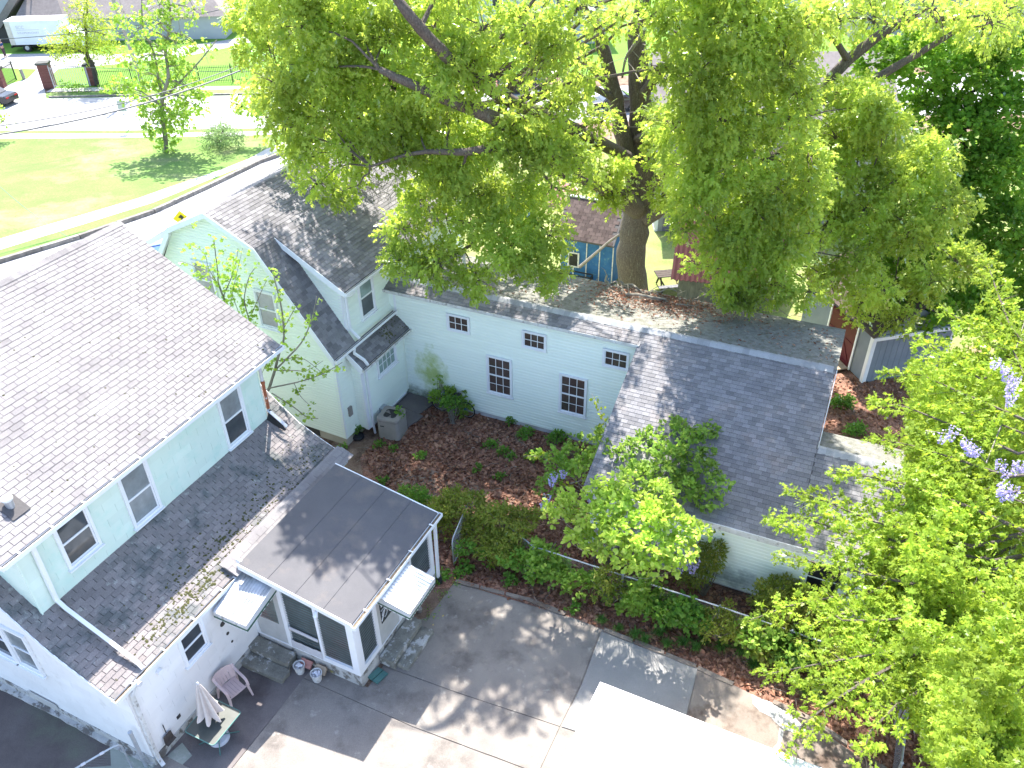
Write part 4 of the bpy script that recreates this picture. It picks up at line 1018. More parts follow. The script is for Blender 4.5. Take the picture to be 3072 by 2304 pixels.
kerb('kerb', [D(-60, 590), D(0, 567), D(170, 515), D(330, 460), D(450, 405), D(560, 352), D(640, 318)], .24, .26, 'dark weathered stone kerb between the near road and the lawn')
kerb('kerb', [D(560, 205), D(400, 207), D(240, 209), D(105, 212)], .2, .14, 'thin kerb along the far side of the wide pale road')

# patio and driveway
patio = drape('patio', [AW(-12.5, 4.9), AW(-12.5, 9.9), AW(-9.0, 9.9), AW(-9.0, 12.15), AW(-8.72, 12.5), AW(-8.66, 13.85), AW(-5, 14.1), AW(-1.73, 13.98), AW(1.2, 13.6), AW(2.9, 13.0), AW(6, 12.1), AW(14, 8.5), AW(14, -8), AW(-12.5, -8)], -.001, 'concrete')
def slabp(pts, mat, h=.022, name='slab'):
    P = []
    cx = sum(p[0] for p in pts) / len(pts); cy = sum(p[1] for p in pts) / len(pts)
    for (a, b) in pts:
        L_ = math.hypot(a - cx, b - cy); k = (L_ + .0) / L_; P.append((cx + (a - cx) * k, cy + (b - cy) * k))
    P = wob([AW(*p) for p in P], .006, .5)
    mm = MB(); mm.prism([(p[0], p[1], .0) for p in P], (0, 0, h)); return mm.build(name, mt[mat], patio)
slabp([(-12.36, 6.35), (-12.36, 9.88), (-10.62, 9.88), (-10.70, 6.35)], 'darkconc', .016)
slabp([(-12.36, 2), (-12.36, 6.33), (-10.72, 6.33), (-10.72, 2)], 'concrete', .02)
slabp([(-10.66, 3), (-10.64, 9.42), (-7.4, 9.42), (-4.18, 9.62), (-4.18, 3)], 'concrete', .022)
slabp([(-10.64, 9.44), (-10.60, 9.86), (-9.0, 9.86), (-8.95, 10.58), (-6.6, 10.72), (-4.18, 10.92), (-4.18, 9.64), (-7.4, 9.44)], 'concrete', .020)
slabp([(-8.95, 10.60), (-8.95, 12.1), (-8.7, 12.5), (-8.64, 13.8), (-5, 14.05), (-4.28, 13.98), (-4.16, 12.25), (-4.18, 10.94), (-6.6, 10.74)], 'concrete', .018)
slabp([(-4.24, 13.97), (-1.60, 13.92), (-1.48, 12.30), (-1.58, 11.2), (-4.14, 10.95), (-4.12, 12.25)], 'concrete2', .023)
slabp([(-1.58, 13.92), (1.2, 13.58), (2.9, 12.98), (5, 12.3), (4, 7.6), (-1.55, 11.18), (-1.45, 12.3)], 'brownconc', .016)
slabp([(-4.14, 10.92), (-1.58, 11.16), (3.9, 7.6), (3.9, -4), (-4.14, -4)], 'concrete', .019)
mm = MB(); mm.prism([(p[0], p[1], .017) for p in wob([AW(-.2, 13.75), AW(.35, 13.72), AW(.95, 13.52), AW(1.22, 13.3), AW(1.05, 13.08), AW(.7, 13.12), AW(.25, 13.35), AW(-.1, 13.5)], .04, .12)], (0, 0, .008)); mm.build('mortar_patch', mt['pale'], patio)
mm = MB(); mm.prism([(p[0], p[1], .017) for p in wob([AW(.62, 13.1), AW(.72, 13.1), AW(.75, 12.7), AW(.6, 12.3), AW(.5, 12.3), AW(.66, 12.7)], .02, .12)], (0, 0, .005)); mm.build('mortar_patch', mt['pale'], patio)
drape('asphalt_drive', wob([AW(-40, 6.1), AW(-13.9, 6.14), AW(-12.55, 6.02), AW(-13.2, 5.55), AW(-13.96, 5.2), AW(-14.8, 3), AW(-16, -6), AW(-40, -6)], .03, .3), .012, 'asphalt')
drape('concrete_apron', wob([AW(-13.9, 6.1), AW(-12.3, 6.1), AW(-12.2, 6.75), AW(-11.75, 6.6), AW(-11.9, 5.9), AW(-12.2, 5.2), AW(-12.2, -5), AW(-16, -5), AW(-14.0, 5.2), AW(-13.3, 5.6)], .02, .3), .018, 'greenconc')
mm = MB(); 
P_ = wob([AW(-17.8, 6.09), AW(-16, 6.09), AW(-12.4, 6.08), AW(-12.4, 6.0), AW(-14, 5.93), AW(-15.4, 5.97), AW(-17.8, 5.9)], .02, .25)
mm.prism([(p[0], p[1], .0) for p in P_], (0, 0, .07)); tag(mm.build('broken_footing', mt['found'], None), 'crumbling concrete footing strip along the white side wall', 'footing', kind='structure')
# border between driveway and leaves: broken concrete edging
eb = thing('driveway_edging', 'low broken concrete edging between the driveway and the brown leaves', 'edging', AW(-5, 14.2) + (0,))
pp = [AW(-8.66, 13.95), AW(-6.4, 14.22), AW(-4.2, 14.12), AW(-1.6, 14.02), AW(1.3, 13.72), AW(3.1, 13.1), AW(5, 12.4)]
for i in range(len(pp) - 1):
    a, b = Vector(pp[i]).to_3d(), Vector(pp[i + 1]).to_3d(); n = max(1, int((b - a).length / .75)); d = (b - a) / n; s_ = d.cross(UP).normalized()
    for k in range(n):
        if rnd.random() < .22: continue
        mm = MB(tuple(AW(-5, 14.2)) + (0,)); p = a + d * (k + rnd.uniform(0, .04)) + s_ * rnd.uniform(-.02, .02); wd = rnd.uniform(.09, .13)
        mm.prism([p + Vector((rnd.uniform(-.02, .02), 0, -.02)), p + d * .48 + s_ * rnd.uniform(-.015, .015) + UP * -.02, p + d * rnd.uniform(.9, .97) + UP * -.02, p + d * .95 + s_ * wd + UP * -.02, p + d * .5 + s_ * (wd + .02) + UP * -.02, p + s_ * wd + UP * -.02], (0, 0, rnd.uniform(.055, .09)))
        mm.build('edging_stone', mt['brownconc'], eb)
# paving by the bay: tilted slabs, dark brown all over
ap = thing('sloping_slabs', 'dark brown sloping slabs below the bay window of the gambrel house', 'slab', tuple(B.world((-14.5, 20.3, 0))))
for (a0, a1, b0, b1) in ((-14.88, -13.75, 18.9, 19.9), (-14.88, -13.75, 19.93, 20.95)):
    P_ = [B.world(p) for p in ((a0, b0, .16), (a0, b1, .16), (a1, b1, .02), (a1 - .2, b0, .02))]
    mm = MB(tuple(B.world((-14.5, 20.3, 0)))); mm.prism(P_, (0, 0, .06)); mm.build('slab', mt['darkconc'], ap)

# ================================================================ NEAR GARAGE (sun bleached roof at the bottom)
Gf = Frame(25.9, -3.0, 10.3)
hG = Gf.empty('white_roofed_garage', 'sun bleached white roof corner at the bottom edge of the photo', 'garage')
m = Gf.mb(); m.box(-2.8, 5, 3.0, 10.2, 0, 2.7); m.build('wall', mt['whitewall'], hG)
upG = Vector((0, -1, .16)).normalized()
m = Gf.mb(); m.prism([(-3.12, 10.47, 2.98), (4.6, 10.47, 2.98), (4.6, 6.4, 2.98 + 4.07 * .16), (-3.12, 6.4, 2.98 + 4.07 * .16)], (0, 0, -.09))
m.prism([(-3.12, 6.38, 2.98 + 4.07 * .16), (4.6, 6.38, 2.98 + 4.07 * .16), (4.6, 2.4, 2.98), (-3.12, 2.4, 2.98)], (0, 0, -.09))
rG = m.build('roof', mt['garagewhite'], hG)
pcG = Pieces(Gf, {'shingle': 290})
pcG.tile(rG, 'shingle', 'shingles', (4.6, 10.47, 2.99), (-1, 0, 0), upG, [(-.01, -.02), (7.73, -.02), (7.73, 4.1), (-.01, 4.1)], .14, .305, mt['garagewhite'], gap=.006, th=.009)
pcG.finish()

# ================================================================ FOLIAGE
T_OAK = (np.array([(0, 0, 0), (.2, 0, .0), (.5, 0, -.02), (.76, 0, -.06), (1, 0, -.15), (.50, .29, -.05), (.50, -.29, -.05), (.84, .22, -.12), (.84, -.22, -.12), (.72, .08, -.05), (.72, -.08, -.05)]),
         np.array([(0, 2, 5), (0, 6, 2), (2, 3, 7), (2, 8, 3), (10, 4, 9)]))
T_RND = (np.array([(0, 0, 0), (.28, .33, -.03), (.74, .30, -.06), (1, 0, -.12), (.74, -.30, -.06), (.28, -.33, -.03), (.5, 0, .03)]),
         np.array([(0, 6, 1), (1, 6, 2), (2, 6, 3), (3, 6, 4), (4, 6, 5), (5, 6, 0)]))
T_SLIM = (np.array([(0, 0, 0), (.4, .17, -.03), (1, 0, -.14), (.4, -.17, -.03)]), np.array([(0, 2, 1), (0, 3, 2)]))
T_MAPLE = (np.array([(0, 0, 0), (.15, .45, -.06), (.45, .2, 0), (.65, .48, -.1), (1, 0, -.12), (.65, -.48, -.1), (.45, -.2, 0), (.15, -.45, -.06)]),
           np.array([(0, 2, 1), (0, 4, 2), (2, 4, 3), (0, 6, 4), (6, 5, 4), (0, 7, 6)]))
def unit(v): return v / np.maximum(np.linalg.norm(v, axis=1, keepdims=True), 1e-6)
def leaves(name, mat, P, Dr, size, tmpl, parent=None, kind='stuff', flat=0.0, off=(0, 0, 0)):
    n = len(P)
    if n == 0: return None
    tv, tf = tmpl
    X = unit(Dr); Nn = nr.normal(size=(n, 3)) * (1 - flat); Nn[:, 2] += .9
    Y = unit(np.cross(Nn, X)); Z = np.cross(X, Y)
    s = size[:, None, None]
    V = P[:, None, :] + s * (tv[None, :, 0:1] * X[:, None, :] + tv[None, :, 1:2] * Y[:, None, :] + tv[None, :, 2:3] * Z[:, None, :])
    V = V.reshape(-1, 3) - np.array(off)[None, :]
    F = (tf[None, :, :] + (np.arange(n) * len(tv))[:, None, None]).reshape(-1, 3)
    o = npmesh(name, V, F, mt[mat], parent, kind)
    return o
def tufts(centers, dirs, k, size, spread=.9, droop=.35, srnd=.3, rad=.05):
    n = len(centers)
    P = np.repeat(centers, k, 0) + nr.normal(size=(n * k, 3)) * rad
    Dd = np.repeat(unit(dirs), k, 0) * .75 + nr.normal(size=(n * k, 3)) * spread * .6
    Dd[:, 2] -= droop
    s = size * (1 + nr.uniform(-srnd, srnd, n * k))
    return P, Dd, s
def clump_tufts(clumps, per_m2, shell=(.5, 1.05), up=.25):
    """clumps: (center, radius, density); tuft centres through the outer part of each clump's volume"""
    Cc = []; Dc = []
    for c, r, dn in clumps:
        n = int(per_m2 * dn * 4 * math.pi * r * r * .5)
        d = unit(nr.normal(size=(n, 3)) + np.array([0, 0, up]))
        rr = nr.uniform(shell[0] ** 2, shell[1] ** 2, n) ** .5 * r
        lump = 1 + .22 * np.sin(d[:, 0] * 5 + c[0] * 3) * np.cos(d[:, 1] * 5 + c[1] * 2 + d[:, 2] * 4)
        Cc.append(np.array(c)[None] + d * (rr * lump)[:, None] * np.array([1, 1, .8])); Dc.append(d)
    return np.concatenate(Cc), np.concatenate(Dc)
def dp(x, y, Y): return py(x / .72, y / .72, Y)
def zdist(p): return (Vector(p) - CAM).dot(_F)
def curve(a, b, n=5, sag=.12, jit=.08):
    a, b = Vector(a), Vector(b); L_ = (b - a).length; out = []
    o = Vector((rnd.uniform(-1, 1), rnd.uniform(-1, 1), rnd.uniform(.2, 1))) * L_ * sag
    for i in range(n + 1):
        t = i / n; p = a.lerp(b, t) + o * math.sin(math.pi * t)
        if 0 < i < n: p += Vector((rnd.uniform(-1, 1), rnd.uniform(-1, 1), rnd.uniform(-1, 1))) * L_ * jit * .4
        out.append(p)
    return out

# ---- the big oak
oak = thing('oak_tree', 'huge spreading oak with thick grey brown trunk behind the long rear wing', 'tree', (5.35, 31.6, gz(31.6)))
OO = tuple(oak.location)
def limb(pts, name, parent, mat='bark', n=10, off=OO, jit=.05):
    P = [dp(x, y, Y) if Y is not None else Vector(x) for (x, y, Y, r) in pts]; Rr = [q[3] for q in pts]
    # smooth with Catmull style subdivision
    PP = []; RR = []
    for i in range(len(P) - 1):
        p0, p1, p2, p3 = P[max(i - 1, 0)], P[i], P[i + 1], P[min(i + 2, len(P) - 1)]
        for k in range(5):
            t = k / 5
            q = .5 * ((2 * p1) + (p2 - p0) * t + (2 * p0 - 5 * p1 + 4 * p2 - p3) * t * t + (3 * p1 - p0 - 3 * p2 + p3) * t ** 3)
            r = Rr[i] + (Rr[i + 1] - Rr[i]) * t
            PP.append(q + Vector((rnd.uniform(-1, 1), rnd.uniform(-1, 1), rnd.uniform(-1, 1))) * r * jit * 2); RR.append(r * rnd.uniform(.93, 1.07))
    PP.append(P[-1]); RR.append(Rr[-1])
    mm = MB(off); mm.tube(PP, RR, n); mm.build(name, mt[mat], parent, smooth=True)
    return list(zip(PP, RR))
tr = [(Vector((5.35, 31.6, -1.1)), 0, None, .98)]
skel = []
def V4(p, r): return (p, 0, None, r)
def limbW(P, name, parent, mat='bark', n=12, off=OO):
    return limb([(p, 0, None, r) for p, r in P], name, parent, mat, n, off)
W_ = lambda x, y, Y: dp(x, y, Y)
skel += limbW([(Vector((5.3, 31.6, -1.0)), .95), (Vector((5.32, 31.6, .3)), .66), (W_(1362, 560, 31.6), .58), (W_(1374, 470, 31.6), .60), (W_(1385, 405, 31.5), .62), (W_(1388, 300, 31.4), .48), (W_(1382, 190, 31.3), .40), (W_(1375, 90, 31.2), .33), (W_(1392, -20, 31.2), .26), (W_(1400, -160, 31), .15)], 'trunk', oak, n=18)
for L_ in (
    [(1385, 440, 31.4, .40), (1352, 320, 31.2, .34), (1330, 215, 31.2, .28), (1303, 105, 31, .23), (1268, 10, 31, .18), (1240, -80, 31, .12)],
    [(1378, 452, 31.2, .40), (1290, 392, 28.5, .35), (1190, 350, 25.5, .30), (1152, 296, 24.2, .25), (1060, 252, 22.6, .20), (940, 205, 21.6, .14), (820, 150, 21.6, .08)],
    [(1365, 345, 31, .26), (1210, 265, 26.5, .22), (1110, 222, 23.8, .19), (1008, 158, 22.2, .17), (935, 90, 21.4, .15), (870, 15, 21.2, .12), (820, -60, 21.5, .08)],
    [(1290, 390, 28.5, .2), (1180, 322, 25, .17), (1090, 316, 23, .14), (1005, 328, 22.2, .10), (900, 330, 22, .06), (800, 360, 22, .03)],
    [(1395, 470, 31.4, .38), (1448, 432, 31, .30), (1525, 404, 30, .25), (1600, 385, 29, .2), (1665, 340, 28.5, .15), (1730, 300, 28.5, .1)],
    [(1400, 395, 31.2, .34), (1500, 345, 30.5, .27), (1620, 285, 30, .25), (1742, 225, 30, .22), (1832, 130, 30, .19), (1950, 48, 30, .15), (2080, 38, 30.5, .1)],
    [(1742, 225, 30, .18), (1850, 190, 30, .16), (1960, 130, 30, .13), (2060, 70, 30, .08)],
    [(1525, 404, 30, .16), (1650, 405, 27.5, .12), (1800, 430, 26.5, .07), (1950, 455, 26, .04)],
    [(1190, 350, 25.5, .18), (1130, 400, 24.5, .13), (1080, 470, 24, .09), (1000, 540, 23, .05), (900, 570, 22.8, .03)],
    [(1085, 215, 28.5, .12), (980, 240, 27, .1), (860, 250, 26.5, .07), (760, 300, 27, .04)],
    [(1008, 158, 28, .1), (880, 120, 27, .08), (720, 140, 28, .06), (600, 200, 29, .04)],
    [(1385, 210, 31.2, .2), (1450, 130, 29, .15), (1540, 90, 27.5, .1), (1640, 60, 27, .06)],
    [(1375, 300, 31, .16), (1450, 280, 28, .12), (1550, 290, 26, .08), (1640, 300, 25.5, .04)],
    [(1330, 215, 31.2, .12), (1230, 160, 29, .1), (1130, 90, 27, .08), (1020, 70, 25, .05)],
    [(1600, 385, 29, .12), (1650, 470, 26.5, .09), (1700, 560, 25, .06), (1620, 620, 24.7, .03)],
    [(1330, 215, 31.2, .16), (1260, 130, 31, .14), (1120, 80, 30.5, .12), (1000, 60, 30, .1), (900, 30, 30, .06)],
    [(1832, 130, 30, .12), (1780, 60, 29, .1), (1700, 30, 28, .07)],
    [(1742, 225, 30, .14), (1660, 190, 29, .1), (1590, 170, 27, .07)],
):
    skel += limb(L_, 'limb', oak)
limb([(1344, 168, 30.6, .035), (1352, 125, 30.5, .05), (1376, 89, 30.4, .07), (1434, -5, 30.4, .09)], 'dead_branch', oak, 'bark2', 6)
limb([(1180, 305, 26, .03), (1175, 250, 26, .04), (1230, 150, 27, .03)], 'dead_branch', oak, 'bark2', 6)
oc = '''545 30 30 52 1;560 110 30 52 1;600 190 29 58 1;617 272 29 52 1;650 60 29 78 1;690 160 28.5 78 1;662 335 28 46 1;700 255 28 68 1;690 395 27.5 40 .9
740 60 28 78 1;765 160 26 72 1;775 262 26.5 74 1;765 345 27 52 .9;738 418 27 32 .8;835 90 25 78 1;852 190 24.5 72 1;866 290 25.5 66 1;885 352 26 40 .6
935 60 24.5 75 .6;955 170 24.5 70 .8;965 262 24.5 66 .8;1005 335 24 60 1;930 425 23.5 52 .9;872 500 23.2 46 .9;862 552 22.8 38 .9;945 560 22.6 60 1;1035 595 22.4 38 1
1020 485 22.9 62 1;1108 425 23.3 66 1;1110 530 22.6 66 1;1186 505 22.9 52 1;1196 582 22.6 30 1;1195 405 24.5 42 .6;1045 60 25 68 .4;1060 165 25 64 .45;1128 258 25 58 .5
1180 130 26 55 .3;1235 225 26 48 .35;1300 262 27 34 .35;1250 20 29 50 .3;1315 430 29 28 .9;1335 372 28.3 36 1;1285 312 28 26 .6;1430 425 28 34 .8
1468 55 27 66 .8;1575 50 27 78 1;1680 60 28 66 .9;1505 165 26.5 70 .9;1600 155 26 78 1;1700 145 28 52 .8;1470 262 26 64 .9;1560 262 25.5 74 1;1648 252 26 48 .6
1482 365 26 56 .9;1570 362 25.5 60 .8;1868 232 25.5 62 1;1905 275 25.2 52 1;1818 205 26 45 .9;1745 395 26 50 .5;1655 345 26.5 44 .4;1545 488 26.5 42 .8;1562 572 25.3 46 1;1600 632 24.8 34 1
1668 600 24.8 50 1;1700 525 25.4 60 .9;1782 492 25.4 60 .9;1795 585 24.8 50 1;1850 555 24.4 46 1;1905 615 24 34 .9;1868 455 25.4 60 .9;1935 390 25.5 58 .9;2005 352 25.8 62 1
2035 452 25.2 62 1;1955 505 24.8 58 1;2065 552 25.2 46 1;2005 602 24.6 40 1;1812 50 30 55 .3;1900 30 31 62 .35;2020 35 31 66 .35;2120 70 31 70 .5;1765 285 28 36 .4;2180 20 32 60 .5
1500 440 25 46 1;1530 405 25 46 1;1600 515 24.8 55 1;1622 450 25.2 55 1;1560 520 25 46 1;1645 560 24.8 46 1;1600 300 26 50 .8;1425 335 28 28 .8;1665 405 25.4 52 .9;1720 445 25.2 50 1;1745 340 26 46 .8;1805 300 26 42 .8;1655 480 25 50 1;1210 100 24 54 .7
1180 300 24.5 44 .8;1242 335 27 34 .7;1262 170 28 42 .5;1272 388 27 28 .9;1292 60 29 46 .5;1345 40 30 36 .4;1425 150 29 32 .5;1432 250 29 32 .6;1420 300 28.5 26 .8;1080 300 24 50 .9;1200 230 25 46 .7;1130 340 24 46 .9;1500 560 25 26 .7;1860 640 25 40 1;1940 680 25.4 36 1;1700 260 27 50 .9;1760 330 26.5 50 .9;1720 200 28 46 .7;1800 390 25.6 50 1;1000 120 24 60 .8;905 250 24 55 .9;925 330 24 48 .8;980 380 23.6 50 1;1140 60 24 60 .9;1060 420 23.2 46 1;1200 330 25 46 .8;1560 -30 27 70 1;1740 60 28 60 .7;1860 330 26 50 .9;1580 620 24.8 34 1;1750 620 24.8 36 1;1480 500 25.4 30 .8;1400 40 29 34 .3;1650 -40 28 80 .8;1450 -50 28 70 .8;1000 -40 27 80 .7;800 -30 27 90 .9;620 -40 30 80 1;1250 -60 29 60 .5;1900 -50 31 80 .6;1640 430 27 36 .4'''
def oakY(x, y, Y):
    if x > 1750 and y < 110: return Y
    if 1280 < x < 1440 and y > 200: return Y
    if 950 < x < 1260 and y < 215: return 22.1
    if x < 600: return Y
    if x < 1460: return min(Y, 22.9 if y < 420 else Y)
    if x > 1750: return Y
    return min(Y, 23.2)
clumps = []
for tok in oc.replace('\n', ';').split(';'):
    x, y, Y, r, dn = map(float, tok.split()); Y = oakY(x, y, Y); y += 12 if y > 540 else 0; p = dp(x, y, Y); clumps.append((tuple(p), r / 1808 * zdist(p), dn * rnd.uniform(.7, 1.2)))
for tok in oc.replace('\n', ';').split(';'):
    x, y, Y, r, dn = map(float, tok.split())
    if (1330 < x < 1450 and y > 60) or y > 440: continue
    x += rnd.uniform(-35, 35); y += rnd.uniform(-30, 20); Y = (28 if x > 600 else 32) + rnd.uniform(-1.5, 2)
    if x < 560 or (760 < x < 900 and y > 320): continue
    p = dp(x, y, Y); clumps.append((tuple(p), r / 1808 * zdist(p), .34 * min(1, dn + .2)))
# smaller offshoots round every clump break the outline
extra = []
for c, r, dn in clumps:
    for _ in range(3):
        d = Vector((rnd.gauss(0, 1), rnd.gauss(0, 1), rnd.gauss(0, .7))).normalized()
        extra.append((tuple(Vector(c) + d * r * .9), r * rnd.uniform(.3, .45), dn * .9))
cc_, dd_ = clump_tufts(clumps + extra, 19)
P_, D_, S_ = tufts(cc_, dd_, 8, .25, droop=.6, rad=.12)
print('oak leaves', len(P_))
leaves('foliage', 'oakleaf', P_, D_, S_, T_OAK, oak, off=OO)
br = MB(OO)
SK = [(p, r) for p, r in skel]
for c, r, dn in clumps:
    c = Vector(c); best = min(SK, key=lambda q: (q[0] - c).length + (.8 if q[1] > .3 else 0))
    br.tube(curve(best[0], c, 5), [max(.03, min(.07, best[1] * .5)) * (1 - .12 * i) for i in range(6)], 5)
    for _ in range(9):
        d = Vector((rnd.gauss(0, 1), rnd.gauss(0, 1), rnd.gauss(0, .8))).normalized() * r * rnd.uniform(.7, 1.0)
        br.tube(curve(c - d * .15, c + d, 3, .15), [.022, .017, .012, .006], 4, cap=False)
br.build('twigs', mt['bark'], oak, 'stuff')
# bare grey twigs hanging over the gambrel roof
tw = MB(OO)
for _ in range(70):
    a = dp(rnd.uniform(760, 900), rnd.uniform(330, 420), 26.3); b = a + Vector((rnd.gauss(0, .5), rnd.gauss(0, .4), -rnd.uniform(.2, 1.0)))
    tw.tube(curve(a, b, 4, .25, .3), [.014, .011, .009, .006, .004], 3, cap=False)
for _ in range(60):
    a = dp(rnd.uniform(1380, 1800), rnd.uniform(60, 420), 27.5); b = a + Vector((rnd.gauss(0, 1), rnd.gauss(0, .6), rnd.gauss(0, .6)))
    tw.tube(curve(a, b, 4, .25, .3), [.018, .014, .011, .008, .005], 3, cap=False)
tw.build('bare_twigs', mt['bark2'], oak, 'stuff')

# ---- dark maple behind the grey shed
mp = thing('maple_tree', 'dark green broad leaved tree on the right behind the blue grey shed', 'tree', (15.5, 30.5, gz(30.5)))
mo_ = tuple(mp.location)
ms = '''1900 130 32 60;1990 140 31 70;2090 170 31 80;2180 150 31 80;2180 260 30 80;2090 290 30 75;2000 250 31 65;2150 370 29 80;2090 420 29 70;1960 440 28.5 60;1890 500 28 45;1900 570 27.6 48;1880 640 27.2 40;1950 640 27 50;2010 560 27.5 60;2090 560 28 70;2170 500 28 80;2010 680 26.5 50;2090 670 27 60;2160 640 27.5 70;1950 560 28 55;2200 700 27 60;2240 350 30 80;2240 550 28 80;1930 700 26.4 26;1920 330 30 40'''
cl = []
for tok in ms.split(';'):
    x, y, Y, r = map(float, tok.split()); p = dp(x, y, Y); cl.append((tuple(p), r / 1808 * zdist(p), 1))
cc_, dd_ = clump_tufts(cl, 30, (.6, 1.0), .6)
P_, D_, S_ = tufts(cc_, dd_, 5, .18, droop=.3, rad=.12)
leaves('foliage', 'mapleleaf', P_, D_, S_, T_MAPLE, mp, flat=.5, off=mo_)
tk = limbW([(Vector((15.5, 30.5, -1)), .3), (Vector((15.3, 30.3, 3)), .24), (dp(2080, 400, 30), .16), (dp(2060, 220, 31), .08)], 'trunk', mp, 'barkdark', 10, mo_)
brm = MB(mo_)
for c, r, dn in cl:
    b = min(tk, key=lambda q: (q[0] - Vector(c)).length); brm.tube(curve(b[0], c, 5), [.07, .06, .05, .035, .025, .015], 5)
brm.build('branches', mt['barkdark'], mp, 'stuff')

# ---- near oak on the right, sprays of pointed leaves
no = thing('young_oak_tree', 'bright leaved oak reaching in from the right edge over the driveway', 'tree', (12.5, 13.5, 0))
no_ = tuple(no.location)
def at(x, y, z): return pz(x / .72, y / .72, z)
ntk = limbW([(Vector((12.5, 13.5, -.2)), .28), (Vector((12.3, 13.7, 3)), .22), (Vector((12.0, 14.2, 6)), .17), (Vector((12.1, 14.6, 9)), .1), (Vector((12.1, 15, 11.5)), .05)], 'trunk', no, 'bark', 12, no_)
sprays = '''1612 1337 3.6,1700 1310 3.8,1800 1290 4.0,1900 1275 4.2,2020 1240 4.4,2200 1180 5
1655 1450 3.6,1740 1440 3.8,1850 1420 4.0,1980 1400 4.2,2150 1330 4.6
1712 1610 3.4,1730 1570 3.6,1790 1520 3.8,1870 1470 4.0,2000 1400 4.2,2180 1320 4.6
1690 1190 4.0,1760 1215 4.2,1830 1230 4.4,1920 1250 4.6,2060 1280 4.8,2200 1280 5
1705 1050 4.6,1790 1085 4.8,1870 1120 5.0,1970 1150 5.2,2100 1180 5.4
1660 1110 4.2,1740 1120 4.4,1830 1150 4.6,1950 1170 4.9
1800 1010 5.2,1880 1030 5.4,1970 1050 5.6,2080 1090 5.8,2220 1150 6
1760 1290 4.0,1820 1340 4.1,1900 1340 4.3,2020 1330 4.5
1740 1350 3.9,1800 1330 4.0,1900 1310 4.2
1720 1470 3.6,1800 1480 3.8,1900 1470 4.0,2020 1450 4.2,2200 1400 4.6
1860 1640 3.6,1880 1580 3.8,1940 1520 4.0,2040 1460 4.3,2200 1390 4.8
2010 1680 3.8,2040 1620 4.0,2110 1560 4.2,2240 1490 4.8
2120 1700 3.8,2160 1620 4.2,2240 1560 4.6
1900 1380 3.9,1990 1390 4.1,2100 1370 4.4,2230 1340 4.8
1880 940 5.6,1960 960 5.8,2060 990 6.0,2180 1030 6.2
1885 860 5.8,1960 880 6.0,2060 920 6.2,2200 980 6.4
1905 800 6.2,1990 810 6.4,2080 850 6.6,2220 910 6.8
2130 545 8.2,2150 620 7.9,2180 700 7.6,2240 780 7.4
2040 660 7.6,2090 700 7.4,2150 750 7.2,2240 820 7
2050 760 7.0,2120 780 7.0,2220 830 7.0
2160 680 7.6,2190 760 7.4,2230 850 7.2
1990 1110 5.2,2060 1130 5.4,2160 1160 5.6
1800 1380 3.8,1870 1400 3.9,1960 1380 4.1
1940 1210 4.8,2030 1220 5.0,2150 1230 5.2
1990 1560 3.9,2060 1510 4.1,2160 1450 4.4
2050 880 6.4,2120 900 6.5,2220 940 6.6
1830 1200 4.6,1900 1180 4.8,2010 1190 5.0,2150 1210 5.3
1985 720 6.8,2030 760 6.8,2120 820 6.9
2080 1040 5.8,2150 1060 6,2240 1100 6.1
1890 1090 5.2,1960 1090 5.4,2060 1110 5.6
2060 1290 4.8,2130 1300 5,2240 1310 5.2
2040 1560 4,2120 1530 4.2,2220 1480 4.5'''
Cn = []; Dn = []; twg = MB(no_)
for line in sprays.split('\n'):
    P0 = []
    for tok in line.split(','):
        x, y, z = map(float, tok.split()); P0.append(at(x, y, z))
    P0[0] += Vector((0, 0, -.1))
    L_ = []
    for i in range(len(P0) - 1):
        a, b = P0[i], P0[i + 1]; n = max(2, int((b - a).length / .14))
        for k in range(n): L_.append(a.lerp(b, k / n) + UP * rnd.uniform(-.04, .04))
    base = P0[-1] + Vector((2.0, rnd.uniform(-.5, .5), rnd.uniform(.2, .8)))
    twg.tube(P0 + curve(P0[-1], base, 3)[1:], [.007] + [.012 + .008 * i for i in range(1, len(P0))] + [.032, .035, .04], 5)
    nL = len(L_); prev = L_[0] - L_[min(4, nL - 1)]
    for i, p in enumerate(L_):
        t = i / nL; ax_ = (L_[max(i - 2, 0)] - L_[min(i + 2, nL - 1)]).normalized()
        side = ax_.cross(UP).normalized()
        wid = .16 + .62 * min(1, t * 1.3)
        Cn.append(p); Dn.append(ax_)
        for s_ in (-1, 1):
            for j in range(1, int(2 + wid / .13)):
                q = p + side * s_ * j * .13 + ax_ * j * .08 + Vector((rnd.gauss(0, .05), rnd.gauss(0, .05), rnd.gauss(0, .08) - .05 * j * t))
                if j * .13 <= wid and rnd.random() < .6: Cn.append(q); Dn.append(side * s_ * .7 + ax_)
        if i % 3 == 1:
            s_ = rnd.choice((-1, 1)); twg.tube([p, p + side * s_ * wid * .5 + ax_ * .1, p + side * s_ * wid + ax_ * .3 + UP * -.05], [.009, .006, .004], 3, cap=False)
low = []
for _ in range(13500):
    # lower, shaded interior tufts
    x, y = rnd.uniform(1880, 2260), rnd.uniform(780, 1700); p = at(x, y, rnd.uniform(2.0, 4.4) if y > 1050 else rnd.uniform(3, 6.0))
    if x < 1960 and y < 1150: continue
    if x < 1830 + (y - 1100) * .12 or (1380 < y and x < 1905 + (y - 1380) * .42): continue
    Cn.append(p); Dn.append(Vector((rnd.gauss(0, 1), rnd.gauss(0, 1), rnd.gauss(0, .4))))
